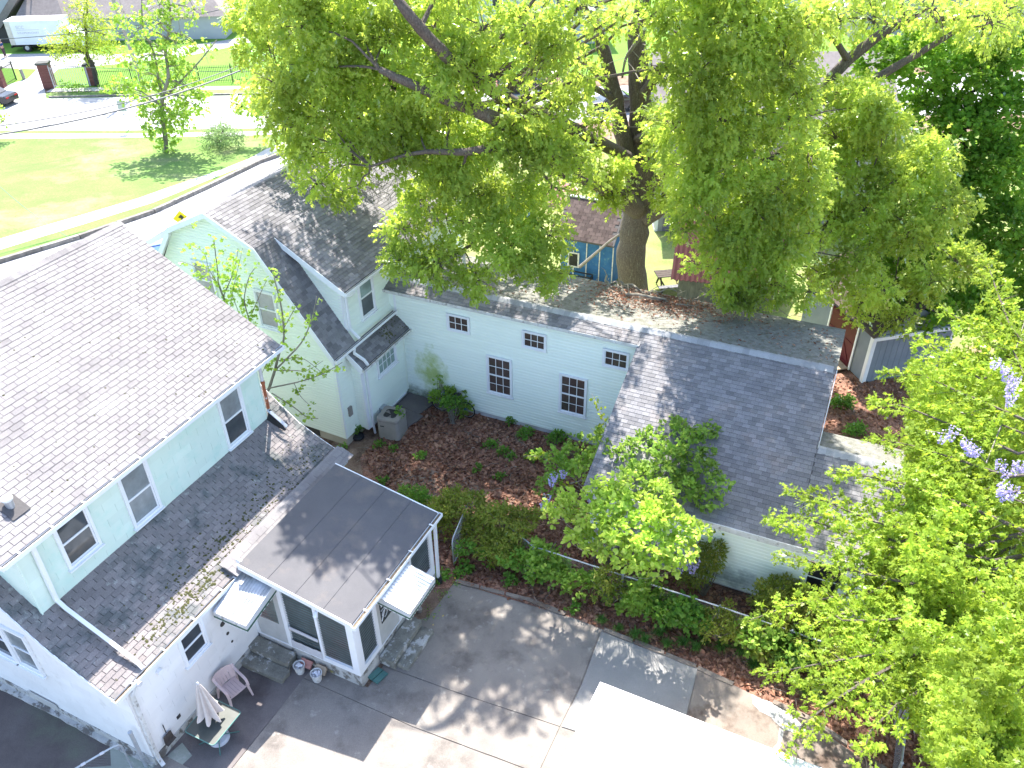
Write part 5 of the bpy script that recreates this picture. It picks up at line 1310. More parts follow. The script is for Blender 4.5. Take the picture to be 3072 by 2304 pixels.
for _ in range(3600):
    x, y = rnd.uniform(1960, 2260), rnd.uniform(1000, 1700); p = at(x, y, rnd.uniform(4.5, 6.2)); t = math.sin(p.x * 2.1) * math.cos(p.y * 2.4)
    if t < -.1 or x < 1960 + (y - 1000) * .12 * (1 if y > 1400 else 0): continue
    Cn.append(p); Dn.append(Vector((-1, rnd.gauss(0, .8), rnd.gauss(0, .4))))
Cn = np.array([tuple(p) for p in Cn]); Dn = np.array([tuple(p) for p in Dn])
print('near tufts', len(Cn))
P_, D_, S_ = tufts(Cn, Dn, 7, .165, spread=1.1, droop=.12, rad=.035)
leaves('foliage', 'oakleaf2', P_, D_, S_, T_OAK, no, flat=.3, off=no_)
twg.build('twigs', mt['bark'], no, 'stuff')

# ================================================================ YARD PLANTS AND THINGS
def in_poly(x, y, P):
    c = False; n = len(P)
    for i in range(n):
        x1, y1 = P[i]; x2, y2 = P[(i + 1) % n]
        if (y1 > y) != (y2 > y) and x < (x2 - x1) * (y - y1) / (y2 - y1) + x1: c = not c
    return c
def bush(name, label, cat, cl, mat, tmpl, size, per, k=4, group=None, stems=True, spread=.9, droop=.1, flat=.3, shell=(.5, 1.05), base=None):
    """cl: list of (world pos, radius); base on the ground below the first"""
    b = base or Vector((cl[0][0][0], cl[0][0][1], 0)); t = thing(name, label, cat, tuple(b), 0, group)
    ex = []
    if len(cl) > 2 and name != 'weed':
        for c, r in cl:
            for _ in range(3):
                d = Vector((rnd.gauss(0, 1), rnd.gauss(0, 1), rnd.gauss(.3, .7))).normalized(); ex.append((tuple(Vector(c) + d * r * 1.0), r * rnd.uniform(.25, .5), 1))
    cc, dd = clump_tufts([(tuple(c), r, 1) for c, r in cl] + ex, per, shell, .8)
    P, Dd, S = tufts(cc, dd, k, size, spread=spread, droop=droop, rad=.04)
    leaves('foliage', mat, P, Dd, S, tmpl, t, flat=flat, off=tuple(b))
    if stems:
        s = MB(tuple(b))
        for c, r in cl:
            for _ in range(5):
                e = Vector(c) + Vector((rnd.gauss(0, r * .5), rnd.gauss(0, r * .5), rnd.uniform(0, r)))
                s.tube(curve(b + Vector((rnd.uniform(-.06, .06), rnd.uniform(-.06, .06), 0)), e, 4), [.016, .013, .01, .007, .004], 4, cap=False)
        s.build('stems', mt['bark2'], t, 'stuff')
    return t
# brown oak leaves lying on the soil and the roofs
TW = lambda a, b: tuple(T.world((a, b, 0)))[:2]
reg = [AW(-8.6, 13.9), AW(-5, 14.15), AW(-1.7, 14.05), AW(1.2, 13.7), AW(3.2, 13.0), AW(6, 12), AW(10, 14), TW(2.3, 16.8), TW(-5.4, 16.8), TW(-5.4, 21.3), TW(-13.2, 21.3), AW(-13.6, 19.8), AW(-14.3, 17.6), AW(-12, 15.6)]
LP = []
while len(LP) < 30000:
    x, y = rnd.uniform(-7, 18), rnd.uniform(7, 26)
    if in_poly(x, y, reg) or (x > 8 and 17 < y < 26 and rnd.random() < .35): LP.append((x, y, rnd.uniform(.0, .03)))
LP = np.array(LP); DD = nr.normal(size=LP.shape); DD[:, 2] *= .25
lt = leaves('fallen_leaves', 'deadleaf', LP, DD, nr.uniform(.08, .17, len(LP)), T_RND, None, flat=.2); lt['kind'] = 'stuff'
def sticks(name, n, sampler, mat='bark2', L=(.2, .8), par=None, off=(0, 0, 0), r=.008):
    s = MB(off)
    for _ in range(n):
        p = Vector(sampler()); a = rnd.uniform(0, 6.28); l = rnd.uniform(*L); d = Vector((math.cos(a), math.sin(a), rnd.uniform(0, .12))) * l
        s.tube(curve(p, p + d, 4, .1, .3), [r, r * .9, r * .8, r * .6, r * .4], 4, cap=False)
    return s.build(name, mt[mat], par, 'stuff')
def smp():
    while True:
        x, y = rnd.uniform(-7, 12), rnd.uniform(12, 25)
        if in_poly(x, y, reg): return (x, y, .02)
sticks('fallen_twigs', 150, smp)

# debris on the rear wing's back roof
def onback(x, y):
    z = 4.5
    for _ in range(30):
        p = pz(x / .72, y / .72, z); q = T.inv(p); z2 = 4.80 + (q.y - 21.7) * (4.22 - 4.80) / 3.45; z = .5 * z + .5 * z2
    return p
dbl = []
for _ in range(5200):
    if rnd.random() < .75: x, y = 1415 + rnd.gauss(0, 75), 652 + rnd.gauss(0, 15); y += (x - 1415) * .16
    else: x = rnd.uniform(860, 1810); y = 600 + (x - 860) * .125 + rnd.uniform(-5, 70)
    p = onback(x, y); q = T.inv(p)
    if 21.9 < q.y < 25.1 and -14.6 < q.x < .2: dbl.append(tuple(p + UP * rnd.uniform(.005, .05)))
dbl = np.array(dbl); DD = nr.normal(size=dbl.shape); DD[:, 2] *= .3
dl = leaves('roof_leaf_litter', 'deadleaf', dbl, DD, nr.uniform(.07, .16, len(dbl)), T_SLIM, bk, flat=.1, off=tuple(T.loc)); dl.rotation_euler = (0, 0, T.a)
s = T.mb()
for (x0, y0, x1, y1, r) in ((1352, 640, 1500, 665, .05), (1340, 612, 1400, 640, .05), (1400, 640, 1480, 632, .03), (1310, 600, 1352, 640, .04), (1560, 660, 1640, 730, .015), (1600, 665, 1740, 690, .015), (1500, 650, 1530, 640, .02), (1380, 660, 1420, 690, .015), (1640, 690, 1700, 740, .01), (1420, 668, 1340, 680, .012)):
    a, b = T.inv(onback(x0, y0)), T.inv(onback(x1, y1)); a.z += .08; b.z += .07
    s.tube(curve(a, b, 6, .04, .2), [r, r, r * .9, r * .8, r * .6, r * .45, r * .3], 6)
    for _ in range(4):
        p = a.lerp(b, rnd.random()); s.tube(curve(p, p + Vector((rnd.gauss(0, .3), rnd.gauss(0, .3), rnd.uniform(0, .25))), 3), [r * .4, r * .3, r * .2, r * .1], 4, cap=False)
tag(s.build('fallen_branches', mt['bark2']), 'broken pale oak branches lying on the back slope of the long wing roof', 'branches', kind='stuff')
fb = bpy.data.objects['fallen_branches']; fb.location = T.loc; fb.rotation_euler = (0, 0, -T.a)

# hedge of yellow brown leaved bushes and vines along the chain link fence
Fl = 'shrubs growing through the chain link fence'
for (lab, pts, mat, size) in (
    ('yellow brown bush beside the chain link gate', ((945, 1105, .9, .46), (985, 1085, 1.0, .46), (960, 1140, .5, .36)), 'hedgeleaf', .13),
    ('olive bush between the gate and the vine covered shrub', ((1015, 1095, 1.1, .46), (1055, 1115, 1.1, .42), (1020, 1145, .6, .38)), 'hedgeleaf', .13),
    ('reddish olive bush left of the visible fence rail', ((1085, 1125, 1.2, .55), (1125, 1130, 1.2, .5), (1100, 1180, .7, .5), (1060, 1170, .7, .45)), 'hedgeleaf', .13),
    ('green bush just behind the porch roof corner', ((905, 1080, .5, .35), (885, 1070, .4, .3), (925, 1090, .5, .3)), 'weed', .12),
    ('olive shrub in front of the pale garage wall', ((1680, 1285, 1.0, .55), (1715, 1310, .9, .5), (1650, 1300, .8, .45)), 'hedgeleaf', .13),
    ('broad leaved shrub at the right end of the fence', ((1720, 1360, .8, .6), (1780, 1385, .7, .6), (1830, 1410, .7, .5), (1690, 1370, .6, .45)), 'hedgeleaf', .14),
    ('leafy shrub right of the purple wisteria blossoms', ((1530, 1215, 1.3, .4), (1545, 1190, 1.6, .35), (1500, 1240, 1.0, .4)), 'hedgeleaf', .12)):
    bush('shrub', lab, 'shrub', [(pz(x / .72, y / .72, z), r) for x, y, z, r in pts], mat, T_SLIM, size, 75, 6, Fl, droop=.25)
vl = []
xs = 1000
while xs < 1720:
    yb = 1185 + (xs - 1000) * .325 + rnd.uniform(-14, 8); vl.append((pz(xs / .72, yb / .72, .5), rnd.uniform(.2, .46))); xs += rnd.uniform(26, 62)
for k, part_ in enumerate((vl[:4], vl[4:8], vl[8:12], vl[12:])):
    if part_: bush('ground_vine', ['low green vines under the bushes next to the gate', 'low green vines below the bare stretch of fence rail', 'low green vines below the bright shrub', 'low green vines in front of the garage wall'][k], 'vine', part_, ['weed', 'wistleaf', 'weed', 'hedgeleaf'][k], T_RND, .12, 42, 4, 'vines along the fence foot', stems=False)
ol = ['fence shrub nearest the gate', 'fence shrub left of the bare rail', 'fence shrub at the left end of the bare rail', 'fence shrub below the bright vine thicket', 'fence shrub under the lilac blossoms', 'fence shrub before the garage wall', 'fence shrub right of the blossoms', 'fence shrub before the dark doorway', 'fence shrub by the right fence corner', 'last fence shrub under the oak']
for k in range(10):
    w_ = -7.6 + k * 1.02
    if k in (2,): continue
    p0 = Vector(AW(w_ + rnd.uniform(-.2, .2), 15.05)).to_3d()
    bush('shrub', 'loose green ' + ol[k], 'shrub', [(p0 + UP * rnd.uniform(.75, 1.0), rnd.uniform(.36, .5)), (p0 + Vector((.3, -.2, .55)), .38), (p0 + Vector((-.3, -.1, .6)), .36)], ['hedgeleaf', 'wistleaf', 'weed'][k % 3], [T_SLIM, T_RND, T_RND][k % 3], .125, 48, 5, Fl, droop=.2)
# the vine covered shrub with wisteria blossoms
vn = [(1235, 985, 1.6, .5), (1300, 960, 1.9, .55), (1270, 1010, 1.8, .5), (1345, 990, 2.1, .6), (1400, 960, 2.4, .55), (1455, 935, 2.8, .45), (1500, 960, 2.9, .5), (1440, 1000, 2.6, .6), (1520, 1020, 2.8, .45), (1380, 1040, 2.3, .6), (1200, 1010, 1.3, .35), (1470, 1060, 2.4, .45), (1540, 930, 3.0, .25), (1530, 1080, 2.3, .35), (1335, 930, 2.0, .3), (1165, 990, 1.0, .22), (1195, 1050, 1.2, .4), (1560, 1050, 2.8, .2)]
vt = bush('climbing_vine', 'vine covered shrub with lilac flower clusters at the low corner of the garage roof', 'shrub', [(pz(x / .72, y / .72, z + (.75 if x > 1320 else .3)), r) for x, y, z, r in vn], 'wistleaf', T_RND, .125, 34, 5, droop=.15, base=Vector(pz(1360 / .72, 1130 / .72, 0)))
vy = [(1225, 1095, 1.6, .45), (1280, 1120, 1.7, .5), (1330, 1085, 2.0, .5), (1345, 1150, 1.7, .5), (1400, 1115, 2.0, .5), (1410, 1175, 1.6, .5), (1460, 1130, 2.0, .4), (1300, 1180, 1.2, .45), (1370, 1205, 1.1, .45), (1470, 1185, 1.6, .4), (1290, 1060, 2.1, .35), (1255, 1160, 1.1, .4), (1505, 1150, 1.8, .3), (1430, 1060, 2.4, .35), (1190, 1110, 1.1, .3), (1345, 1040, 2.4, .3), (1440, 1225, 1.0, .4)]
vy_t = bush('climbing_vine', 'bright yellow green vine thicket over the fence in full sun', 'shrub', [(pz(x / .72, y / .72, z + 1.7), r * .95) for x, y, z, r in vy], 'yellowvine' if 'yellowvine' in mt else 'wistleaf', T_RND, .13, 38, 5, droop=.15, base=Vector(pz(1340 / .72, 1230 / .72, 0)))
vo = tuple(vt.location)
sh = MB(vo); LPp = []
for path in (((1380, 1010, 2.4), (1330, 960, 2.9), (1310, 920, 3.1), (1278, 850, 3.4)), ((1440, 990, 2.6), (1560, 960, 3.1), (1600, 940, 3.2)), ((1230, 1000, 1.6), (1190, 985, 1.5), (1130, 985, 1.2)), ((1450, 990, 2.8), (1490, 920, 3.2), (1495, 870, 3.3)), ((1300, 1080, 2.2), (1390, 1030, 2.8), (1440, 1045, 2.9)), ((1260, 1060, 2.2), (1310, 1000, 2.7), (1350, 1020, 2.7)), ((1230, 1045, 1.6), (1300, 1025, 2.2), (1380, 1070, 2.3)), ((1500, 1060, 2.6), (1540, 1130, 2.2), (1560, 1150, 2.0))):
    P0 = [pz(x / .72, y / .72, z) for x, y, z in path]; sh.tube(P0, [.016, .013, .01, .006][:len(P0)], 5)
    for i in range(len(P0) - 1):
        for t in range(9): LPp.append(tuple(P0[i].lerp(P0[i + 1], t / 9) + Vector((rnd.gauss(0, .04), rnd.gauss(0, .04), rnd.gauss(0, .04)))))
LPp = np.array(LPp); P_, D_, S_ = tufts(LPp, nr.normal(size=LPp.shape), 4, .11, droop=.2)
leaves('shoot_leaves', 'yellowleaf', P_, D_, S_, T_RND, vt, off=vo, flat=.3)
sh.build('shoots', mt['bark2'], vt, 'stuff')
def raceme(parent, off, x, y, z, L_=.3, kind='stuff'):
    p = pz(x, y, z); P = []; Dd = []
    for i in range(70):
        t = (i / 70); r = .075 * (1 - t) ** .7 + .01; a = rnd.uniform(0, 6.28)
        P.append((p.x + math.cos(a) * r, p.y + math.sin(a) * r, p.z - t * L_)); Dd.append((math.cos(a), math.sin(a), rnd.uniform(-.6, .2)))
    leaves('flower_cluster', 'wisteria', np.array(P), np.array(Dd), nr.uniform(.035, .06, len(P)), T_RND, parent, 'stuff', off=off)
for x, y in ((1663, 1433), (1655, 1445), (1641, 1498), (1675, 1534), (1632, 1524), (1706, 1500), (1771, 1495), (1810, 1493), (1781, 1524), (1690, 1425)):
    raceme(vt, vo, x, y - 12, 2.2, rnd.uniform(.25, .38))
vyo = tuple(vy_t.location)
for x, y in ((2040, 1680), (2052, 1675), (2080, 1705), (2090, 1690), (2045, 1700), (2068, 1690)): raceme(vy_t, vyo, x, y - 15, 1.9, .42)
wv = thing('wisteria_vine', 'lilac wisteria blossoms hanging among the leaves at the right edge', 'flowers', (12.4, 14.2, 0)); wo = tuple(wv.location)
ws = MB(wo); pth = [pz(x / .72, y / .72, z) for x, y, z in ((2230, 640, 7.9), (2180, 800, 7.2), (2170, 900, 6.6), (2130, 1000, 6.2), (2080, 940, 6.4), (2000, 930, 6.2))]
ws.tube(pth + [Vector((12.4, 14.2, 0))], [.01, .014, .016, .018, .016, .014, .03], 5); ws.build('stem', mt['bark2'], wv)
for a, b in ((1225, 800), (1288, 840), (1300, 870), (1330, 930), (1350, 900), (1320, 960), (1325, 1015), (1040, 1300), (1060, 1320), (1075, 1345), (1110, 1350), (900, 1250), (965, 1225), (1260, 1435), (1300, 1470), (1365, 1440), (1390, 1450), (1270, 1590), (1285, 1610), (1340, 1600), (1290, 1570)):
    raceme(wv, wo, 2400 + a / 2.074, 700 + b / 2.074 - 8, 8.1 - (b - 800) / 800 * 1.5, rnd.uniform(.22, .36))
# weeds and tufts
wl = ((975, 872, 'vine clump against the mint wall beside the bicycle', .3, .9), (762, 930, 'ivy clump at the corner of the gambrel house', .25, .3), (1105, 908, 'small weed by the mint wall under the right grid window', .16, .2), (1200, 945, 'round weed bush at the foot of the mint wall', .26, .3), (1135, 935, 'ragged weed at the foot of the mint wall', .2, .2), (908, 984, 'weed in the leaves right of the air conditioner', .14, .1), (818, 960, 'weed in front of the air conditioner', .13, .1), (848, 970, 'second weed in front of the air conditioner', .11, .1), (1085, 975, 'weed in the middle of the brown leaves', .16, .1), (1105, 985, 'weed right of the middle of the leaves', .12, .1), (1032, 1012, 'pale weed on the leaves above the sandy path', .12, .1), (1080, 1030, 'weed right of the sandy path', .12, .1), (830, 1040, 'weed at the left end of the sandy path', .13, .1), (948, 1245, 'round weed at the foot of the porch downspout', .2, .12), (1105, 1255, 'weed clump on the driveway edging', .16, .1), (1240, 1312, 'small weed where leaves meet the driveway', .14, .1), (1060, 960, 'low weed patch in the leaves', .18, .08), (1150, 985, 'weed left of the vine shrub', .2, .2), (810, 900, 'ivy beside the air conditioner', .12, .3), (1000, 1235, 'weeds at the foot of the gate', .2, .1), (1500, 850, 'vine sprig over the garage roof edge', .1, 2.9), (1820, 870, 'weeds behind the wing by the grey shed', .35, .15), (1845, 930, 'weeds at the right wall of the garage', .3, .1), (740, 965, 'weed by the path at the house corner', .1, .08))
for x, y, lab, r, z in wl:
    c = pz(x / .72, y / .72, z); bush('weed', lab, 'weed', [(c, r), (c + Vector((r * .8, .1, -.02)), r * .7), (c + Vector((-r * .7, -.05, -.02)), r * .65)], 'weed', T_RND, .085, 110, 4, 'weeds in the yard', stems=z > .25)
# yellow flowers beside the porch
dn = []
for _ in range(26): dn.append(tuple(A.world((rnd.uniform(-8.95, -8.4), rnd.uniform(12.2, 13.9), .04))))
dn = np.array(dn); P_, D_, S_ = tufts(dn, np.tile([[0, 0, 1.]], (len(dn), 1)), 7, .07); o = leaves('low_weeds', 'weed', P_, D_, S_, T_SLIM, None)
dn2 = np.array([tuple(pz(x, y, .12)) for x, y in ((1365, 1836), (1437, 1921), (1430, 1925), (1452, 1925), (1480, 1925), (1500, 1948), (1495, 1960))]) if False else np.array([tuple(pz(1000 + a / 2.765, 1500 + b / 2.765, .1)) for a, b in ((1012, 650), (833, 970), (908, 962), (830, 1035), (1008, 655))])
P_, D_, S_ = tufts(dn2, np.tile([[0, 0, 1.]], (len(dn2), 1)), 9, .03, spread=1.6, droop=0, rad=.008); leaves('dandelion_flowers', 'yellow', P_, D_, S_, T_SLIM, None)
# strappy grass tufts on the border
gl = ((1300, 1343, .16), (1335, 1360, .14), (1372, 1375, .2), (1395, 1385, .16), (1425, 1372, .2), (1440, 1395, .16), (1475, 1392, .2), (1500, 1402, .16), (1555, 1402, .24), (1600, 1412, .3), (1625, 1440, .2), (1740, 1500, .25), (1790, 1490, .25), (1520, 1390, .15), (1560, 1368, .12), (1445, 1355, .12), (1780, 1520, .16))
_o = ['leftmost', 'second from left', 'third from left', 'fourth from left', 'fifth from left', 'sixth from left', 'seventh from left', 'eighth from left', 'tall middle', 'largest spiky', 'spiky low', 'rightmost but one', 'rightmost', 'small upper', 'short leaf litter', 'small inner', 'half hidden right']
GL = [q + ' tuft of strappy green grass along the driveway border' for q in _o]
for i, (x, y, r) in enumerate(gl):
    c = pz(x / .72, y / .72, .02); t = thing('grass_tuft', GL[i], 'grass tuft', tuple(c), 0, 'grass tufts along the driveway border')
    V = []; F = []
    for _ in range(60):
        a = rnd.uniform(0, 6.283); d = Vector((math.cos(a), math.sin(a), 0)); sd = d.cross(UP) * .008; L_ = r * rnd.uniform(.7, 1.5); b = Vector((rnd.gauss(0, .03), rnd.gauss(0, .03), 0)); n = len(V)
        q1 = b + d * L_ * .4 + UP * L_ * .9; q2 = b + d * L_ * 1.1 + UP * L_ * .55
        V += [b - sd, b + sd, q1 + sd, q1 - sd, q2]; F += [(n, n + 1, n + 2), (n, n + 2, n + 3), (n + 3, n + 2, n + 4)]
    npmesh('blades', np.array([tuple(v) for v in V]), np.array(F), mt['grassblade'], t, 'stuff')

# chain link fence with gate
def chain(fr_pts, name, label, posts=True, h=1.1):
    P = [Vector(p) for p in fr_pts]; t = thing(name, label, 'fence', tuple(P[0])); o = tuple(P[0])
    for i in range(len(P) - 1):
        a, b = P[i], P[i + 1]; L_ = (b - a).length; d = (b - a) / L_
        m1 = MB(o); m1.tube([a + UP * h, b + UP * h], .022, 8); m1.build('top_rail', mt['steel'], t)
        n = max(1, round(L_ / 2.4))
        for k in range(n + (i == len(P) - 2)):
            m1 = MB(o); q = a + d * (L_ * k / n); m1.tube([q - UP * .1, q + UP * (h + .02)], .032, 8); m1.lathe([(.04, 0), (.036, .03), (.012, .055)], tuple(q + UP * (h + .02)), 8); m1.build('fence_post', mt['steel'], t)
        mesh_wire(t, o, a + UP * .05, d, L_, h - .06)
    return t
def mesh_wire(t, o, a, d, L_, h, p=.062):
    m1 = MB(o); n = int((L_ + h) / p); nn = d.cross(UP) * .0018; w_ = .0012
    for k in range(n):
        for s_ in (1, -1):
            x0 = k * p - (h if s_ > 0 else 0); x1 = x0 + s_ * h if s_ > 0 else x0 - h
            z0, z1 = 0, h; xa, xb = x0, x1
            if s_ > 0:
                if xa < 0: z0 = -xa; xa = 0
                if xb > L_: z1 = h - (xb - L_); xb = L_
            else:
                if xa > L_: z0 = xa - L_; xa = L_
                if xb < 0: z1 = h + xb; xb = 0
            if z1 <= z0: continue
            q0, q1 = a + d * xa + UP * z0, a + d * xb + UP * z1; e = (q1 - q0).normalized().cross(nn.normalized()) * w_
            m1.add([q0 - e, q0 + e, q1 + e, q1 - e, q0 + nn * s_, q1 + nn * s_], [(0, 1, 2, 3), (0, 4, 5, 3)])
    m1.build('chain_link_mesh', mt['steel'], t, 'stuff')
fpt = lambda w_, v_: tuple(A.world((w_, v_, 0)))
chain([fpt(-9.35, 16.25), fpt(-6.75, 15.1), fpt(-1.47, 15.19), fpt(2.2, 15.15), fpt(3.1, 14.3)], 'chain_link_fence', 'galvanised chain link fence overgrown by bushes between driveway and garage')
chain([fpt(3.18, 14.25), fpt(3.15, 12.6), fpt(2.9, 9.5)], 'chain_link_fence', 'chain link fence running down at the lower right under the oak leaves')
ga = Vector(fpt(-8.95, 14.35)); gb = Vector(fpt(-9.3, 16.1)); gd = (gb - ga).normalized(); gl_ = (gb - ga).length
gt = thing('chain_link_gate', 'half open chain link gate with rounded steel frame behind the porch corner', 'gate', tuple(ga))
m = MB(tuple(ga)); m.tube([ga + UP * .08, ga + UP * .98, ga + UP * 1.06 + gd * .05, ga + UP * 1.1 + gd * .14, gb + UP * 1.1 - gd * .12, gb + UP * 1.06 - gd * .03, gb + UP * .98, gb + UP * .08], .02, 8)
m.tube([ga + UP * .1, gb + UP * .1], .02, 8); m.build('gate_frame', mt['steel'], gt, smooth=True)
mesh_wire(gt, tuple(ga), ga + UP * .1, gd, gl_, .98)
# railing gate at the left corner of the mint house
la = Vector(fpt(-12.75, 5.75)); ld_ = (Vector(fpt(-13.5, 4.2)) - la).normalized()
lg = thing('chain_link_gate', 'chain link gate and steel post at the lower left corner of the white wall', 'gate', tuple(la))
m = MB(tuple(la)); q = Vector(fpt(-12.55, 5.95)); m.tube([q - UP * .05, q + UP * 1.35], .045, 12); m.lathe([(.052, 0), (.05, .04), (.02, .05)], tuple(q + UP * 1.35), 12); m.build('steel_post', mt['steel'], lg)
m = MB(tuple(la)); m.tube([la + UP * .08, la + UP * 1.0, la + UP * 1.09 + ld_ * .05, la + UP * 1.12 + ld_ * .15, la + ld_ * 1.9 + UP * 1.12], .022, 8); m.tube([la + UP * .1, la + ld_ * 1.9 + UP * .1], .022, 8); m.build('gate_frame', mt['steel'], lg)
for k in range(4): 
    m = MB(tuple(la)); m.tube([la + ld_ * (.35 + .4 * k) + UP * 1.12, la + ld_ * (.44 + .4 * k) + UP * 1.12], .032, 8); m.build('mesh_tie', mt['plasticwhite'], lg)
mesh_wire(lg, tuple(la), la + UP * .1, ld_, 1.9, 1.0)

# air conditioner
ac = thing('air_conditioner', 'beige grey louvred air conditioning unit with open fan top beside the bay', 'air conditioner', tuple(A.world((-13.86, 18.92, 0))), -R(18))
def rr(hw, hd, r, z, n=5):
    P = []
    for cx, cy, a0 in ((hw - r, hd - r, 0), (-hw + r, hd - r, 90), (-hw + r, -hd + r, 180), (hw - r, -hd + r, 270)):
        for k in range(n + 1):
            a = R(a0 + 90 * k / n); P.append((cx + r * math.cos(a), cy + r * math.sin(a), z))
    return P
m = MB(); m.prism(rr(.37, .37, .10, .02), (0, 0, .80)); m.build('casing', mt['acdark'], ac)
for k in range(12):
    m = MB(); P = rr(.405, .405, .12, .06 + k * .06); n = len(P); P2 = rr(.385, .385, .11, .06 + k * .06 + .054)
    m.add(P + P2, [(i, (i + 1) % n, n + (i + 1) % n, n + i) for i in range(n)]); m.build('louvre', mt['acgrey'], ac)
m = MB(); P = rr(.41, .41, .13, .80); n = len(P); inner = [(.28 * math.cos(math.atan2(p[1], p[0])), .28 * math.sin(math.atan2(p[1], p[0])), .90) for p in P]; mid = rr(.39, .39, .12, .90); out = rr(.41, .41, .13, .86)
m.add(P + out + mid + inner, [(a * n + i, a * n + (i + 1) % n, (a + 1) * n + (i + 1) % n, (a + 1) * n + i) for a in range(3) for i in range(n)])
m.build('top_cover', mt['acgrey'], ac)
m = MB(); m.lathe([(.28, 0), (.28, .02)], (0, 0, .835), 24); m.build('fan_well', mt['acdark'], ac)
for k in range(3):
    a = k * 2.09 + .5; m = MB(); m.prism([(.04 * math.cos(a), .04 * math.sin(a), .86), (.25 * math.cos(a - .3), .25 * math.sin(a - .3), .87), (.26 * math.cos(a + .4), .26 * math.sin(a + .4), .89)], (0, 0, .006)); m.build('fan_blade', mt['acgrey'] if k else mt['acdark'], ac)
m = MB(); m.box(-.26, -.12, -.412, -.404, .58, .62); m.build('nameplate', mt['acdark'], ac)
m = MB()
for k in range(4): m.tube([(.30 * math.cos(t * .2618), .30 * math.sin(t * .2618), .885 + .001 * k) if False else ((.1 + .045 * k) * math.cos(t * .2618), (.1 + .045 * k) * math.sin(t * .2618), .895) for t in range(25)], .0035, 4)
m.build('fan_guard', mt['acdark'], ac, 'stuff')
c = Vector(ac.location); bush('weed', 'green sprig growing over the top of the air conditioner', 'weed', [(c + Vector((.30, .05, 1.0)), .12), (c + Vector((.36, -.05, .85)), .1)], 'weed', T_RND, .08, 120, 4, 'weeds in the yard')
# black lid by the corner
m = MB(); m.lathe([(.2, 0), (.22, .06), (.19, .12), (.05, .16)], (0, 0, 0), 16); o = m.build('black_bucket_lid', mt['blackplastic']); o.location = A.world((-14.86, 18.2, .02)); tag(o, 'black plastic lid lying under the overhanging bay corner', 'lid')
# bicycle half hidden in the vines
bc = thing('bicycle', 'blue bicycle leaning on the mint wall, half covered by vines', 'bicycle', tuple(T.world((-12.05, 21.05, .02))), -T.a)
def ring(mm, c, r, t_, n=28): mm.tube([(c[0] + r * math.cos(2 * math.pi * k / n), c[1], c[2] + r * math.sin(2 * math.pi * k / n)) for k in range(n + 1)], t_, 6, cap=False)
for x in (-.52, .55):
    w_o = MB(); ring(w_o, (x, 0, .34), .33, .02); w_ = w_o.build('wheel', mt['rubber'], bc)
    w_o = MB(); ring(w_o, (x, 0, .34), .30, .009)
    for k in range(12): w_o.tube([(x, 0, .34), (x + .3 * math.cos(k * .5236), 0, .34 + .3 * math.sin(k * .5236))], .002, 3)
    w_o.build('rim', mt['steel'], w_)
for nm, P in (('top_tube', [(-.33, 0, .78), (.14, 0, .78)]), ('down_tube', [(-.36, 0, .70), (.06, 0, .30)]), ('seat_tube', [(.06, 0, .30), (.18, 0, .88)]), ('fork', [(-.31, 0, .86), (-.52, 0, .34)]), ('chain_stay', [(.06, 0, .30), (.55, 0, .34)]), ('seat_stay', [(.14, 0, .76), (.55, 0, .34)])):
    m = MB(); m.tube(P, .018, 8); m.build(nm, mt['bikeblue'], bc)
m = MB(); m.tube([(-.31, -.24, .93), (-.33, 0, .92), (-.31, .2, .93)], .013, 6); m.build('handlebar', mt['steel'], bc)
m = MB(); m.prism([(.08, -.03, .9), (.32, -.09, .91), (.32, .09, .91), (.08, .03, .9)], (0, 0, .04)); m.build('saddle', mt['blackplastic'], bc)
m = MB(); m.tube([(.06, -.03, .30), (.06, -.035, .30)], .09, 14); m.tube([(.06, -.06, .3), (-.04, -.07, .16)], .01, 5); m.box(-.09, .0, -.14, -.06, .15, .17); m.build('crank', mt['steel'], bc)
bvp = [(-12.5, 21.1, .75, .3), (-12.15, 21.05, .8, .26), (-11.75, 21.05, .62, .28), (-11.55, 21.0, .5, .24), (-12.75, 21.15, .5, .28), (-12.6, 21.2, 1.15, .13), (-12.65, 21.2, 1.4, .1), (-11.7, 21.2, 1.0, .1), (-11.6, 20.9, .25, .2), (-12.95, 21.1, .45, .15)]
bush('climbing_vine', 'leafy vine growing over the blue bicycle', 'vine', [(T.world(p[:3]), p[3] * .9) for p in bvp], 'wistleaf', T_RND, .095, 85, 4, droop=.15)

# patio table with closed parasol
tb = thing('patio_table', 'square glass patio table with green legs beside the white wall', 'table', tuple(A.world((-11.47, 7.22, 0))), -A.a)
m = MB(); m.prism(rr(.43, .47, .07, .70), (0, 0, .008)); m.build('table_top', mt['tableglass'], tb)
m = MB(); P = rr(.44, .48, .075, .70); P.append(P[0]); m.tube(P, .014, 6, cap=False); m.build('table_rim', mt['greenmetal'], tb)
for k in range(4):
    a = R(45 + 90 * k); m = MB(); m.tube([(.38 * math.cos(a), .40 * math.sin(a), .69), (.14 * math.cos(a), .14 * math.sin(a), .62), (.09 * math.cos(a), .09 * math.sin(a), .35), (.13 * math.cos(a), .13 * math.sin(a), .12), (.46 * math.cos(a), .48 * math.sin(a), .02)], .014, 6); m.build('leg', mt['greenmetal'], tb, smooth=True)
pr = thing('parasol', 'closed beige parasol standing in the glass patio table', 'parasol', tuple(A.world((-11.47, 7.22, 0))), -A.a)
m = MB(); m.lathe([(.25, 0), (.25, .04), (.2, .08), (.05, .1), (.04, .18)], (0, 0, 0), 20); m.build('base', mt['plasticwhite'], pr)
m = MB(); m.tube([(0, 0, .1), (-.05, .03, 1.0), (-.16, .08, 1.95)], .02, 8); m.build('pole', mt['darkwood'], pr)
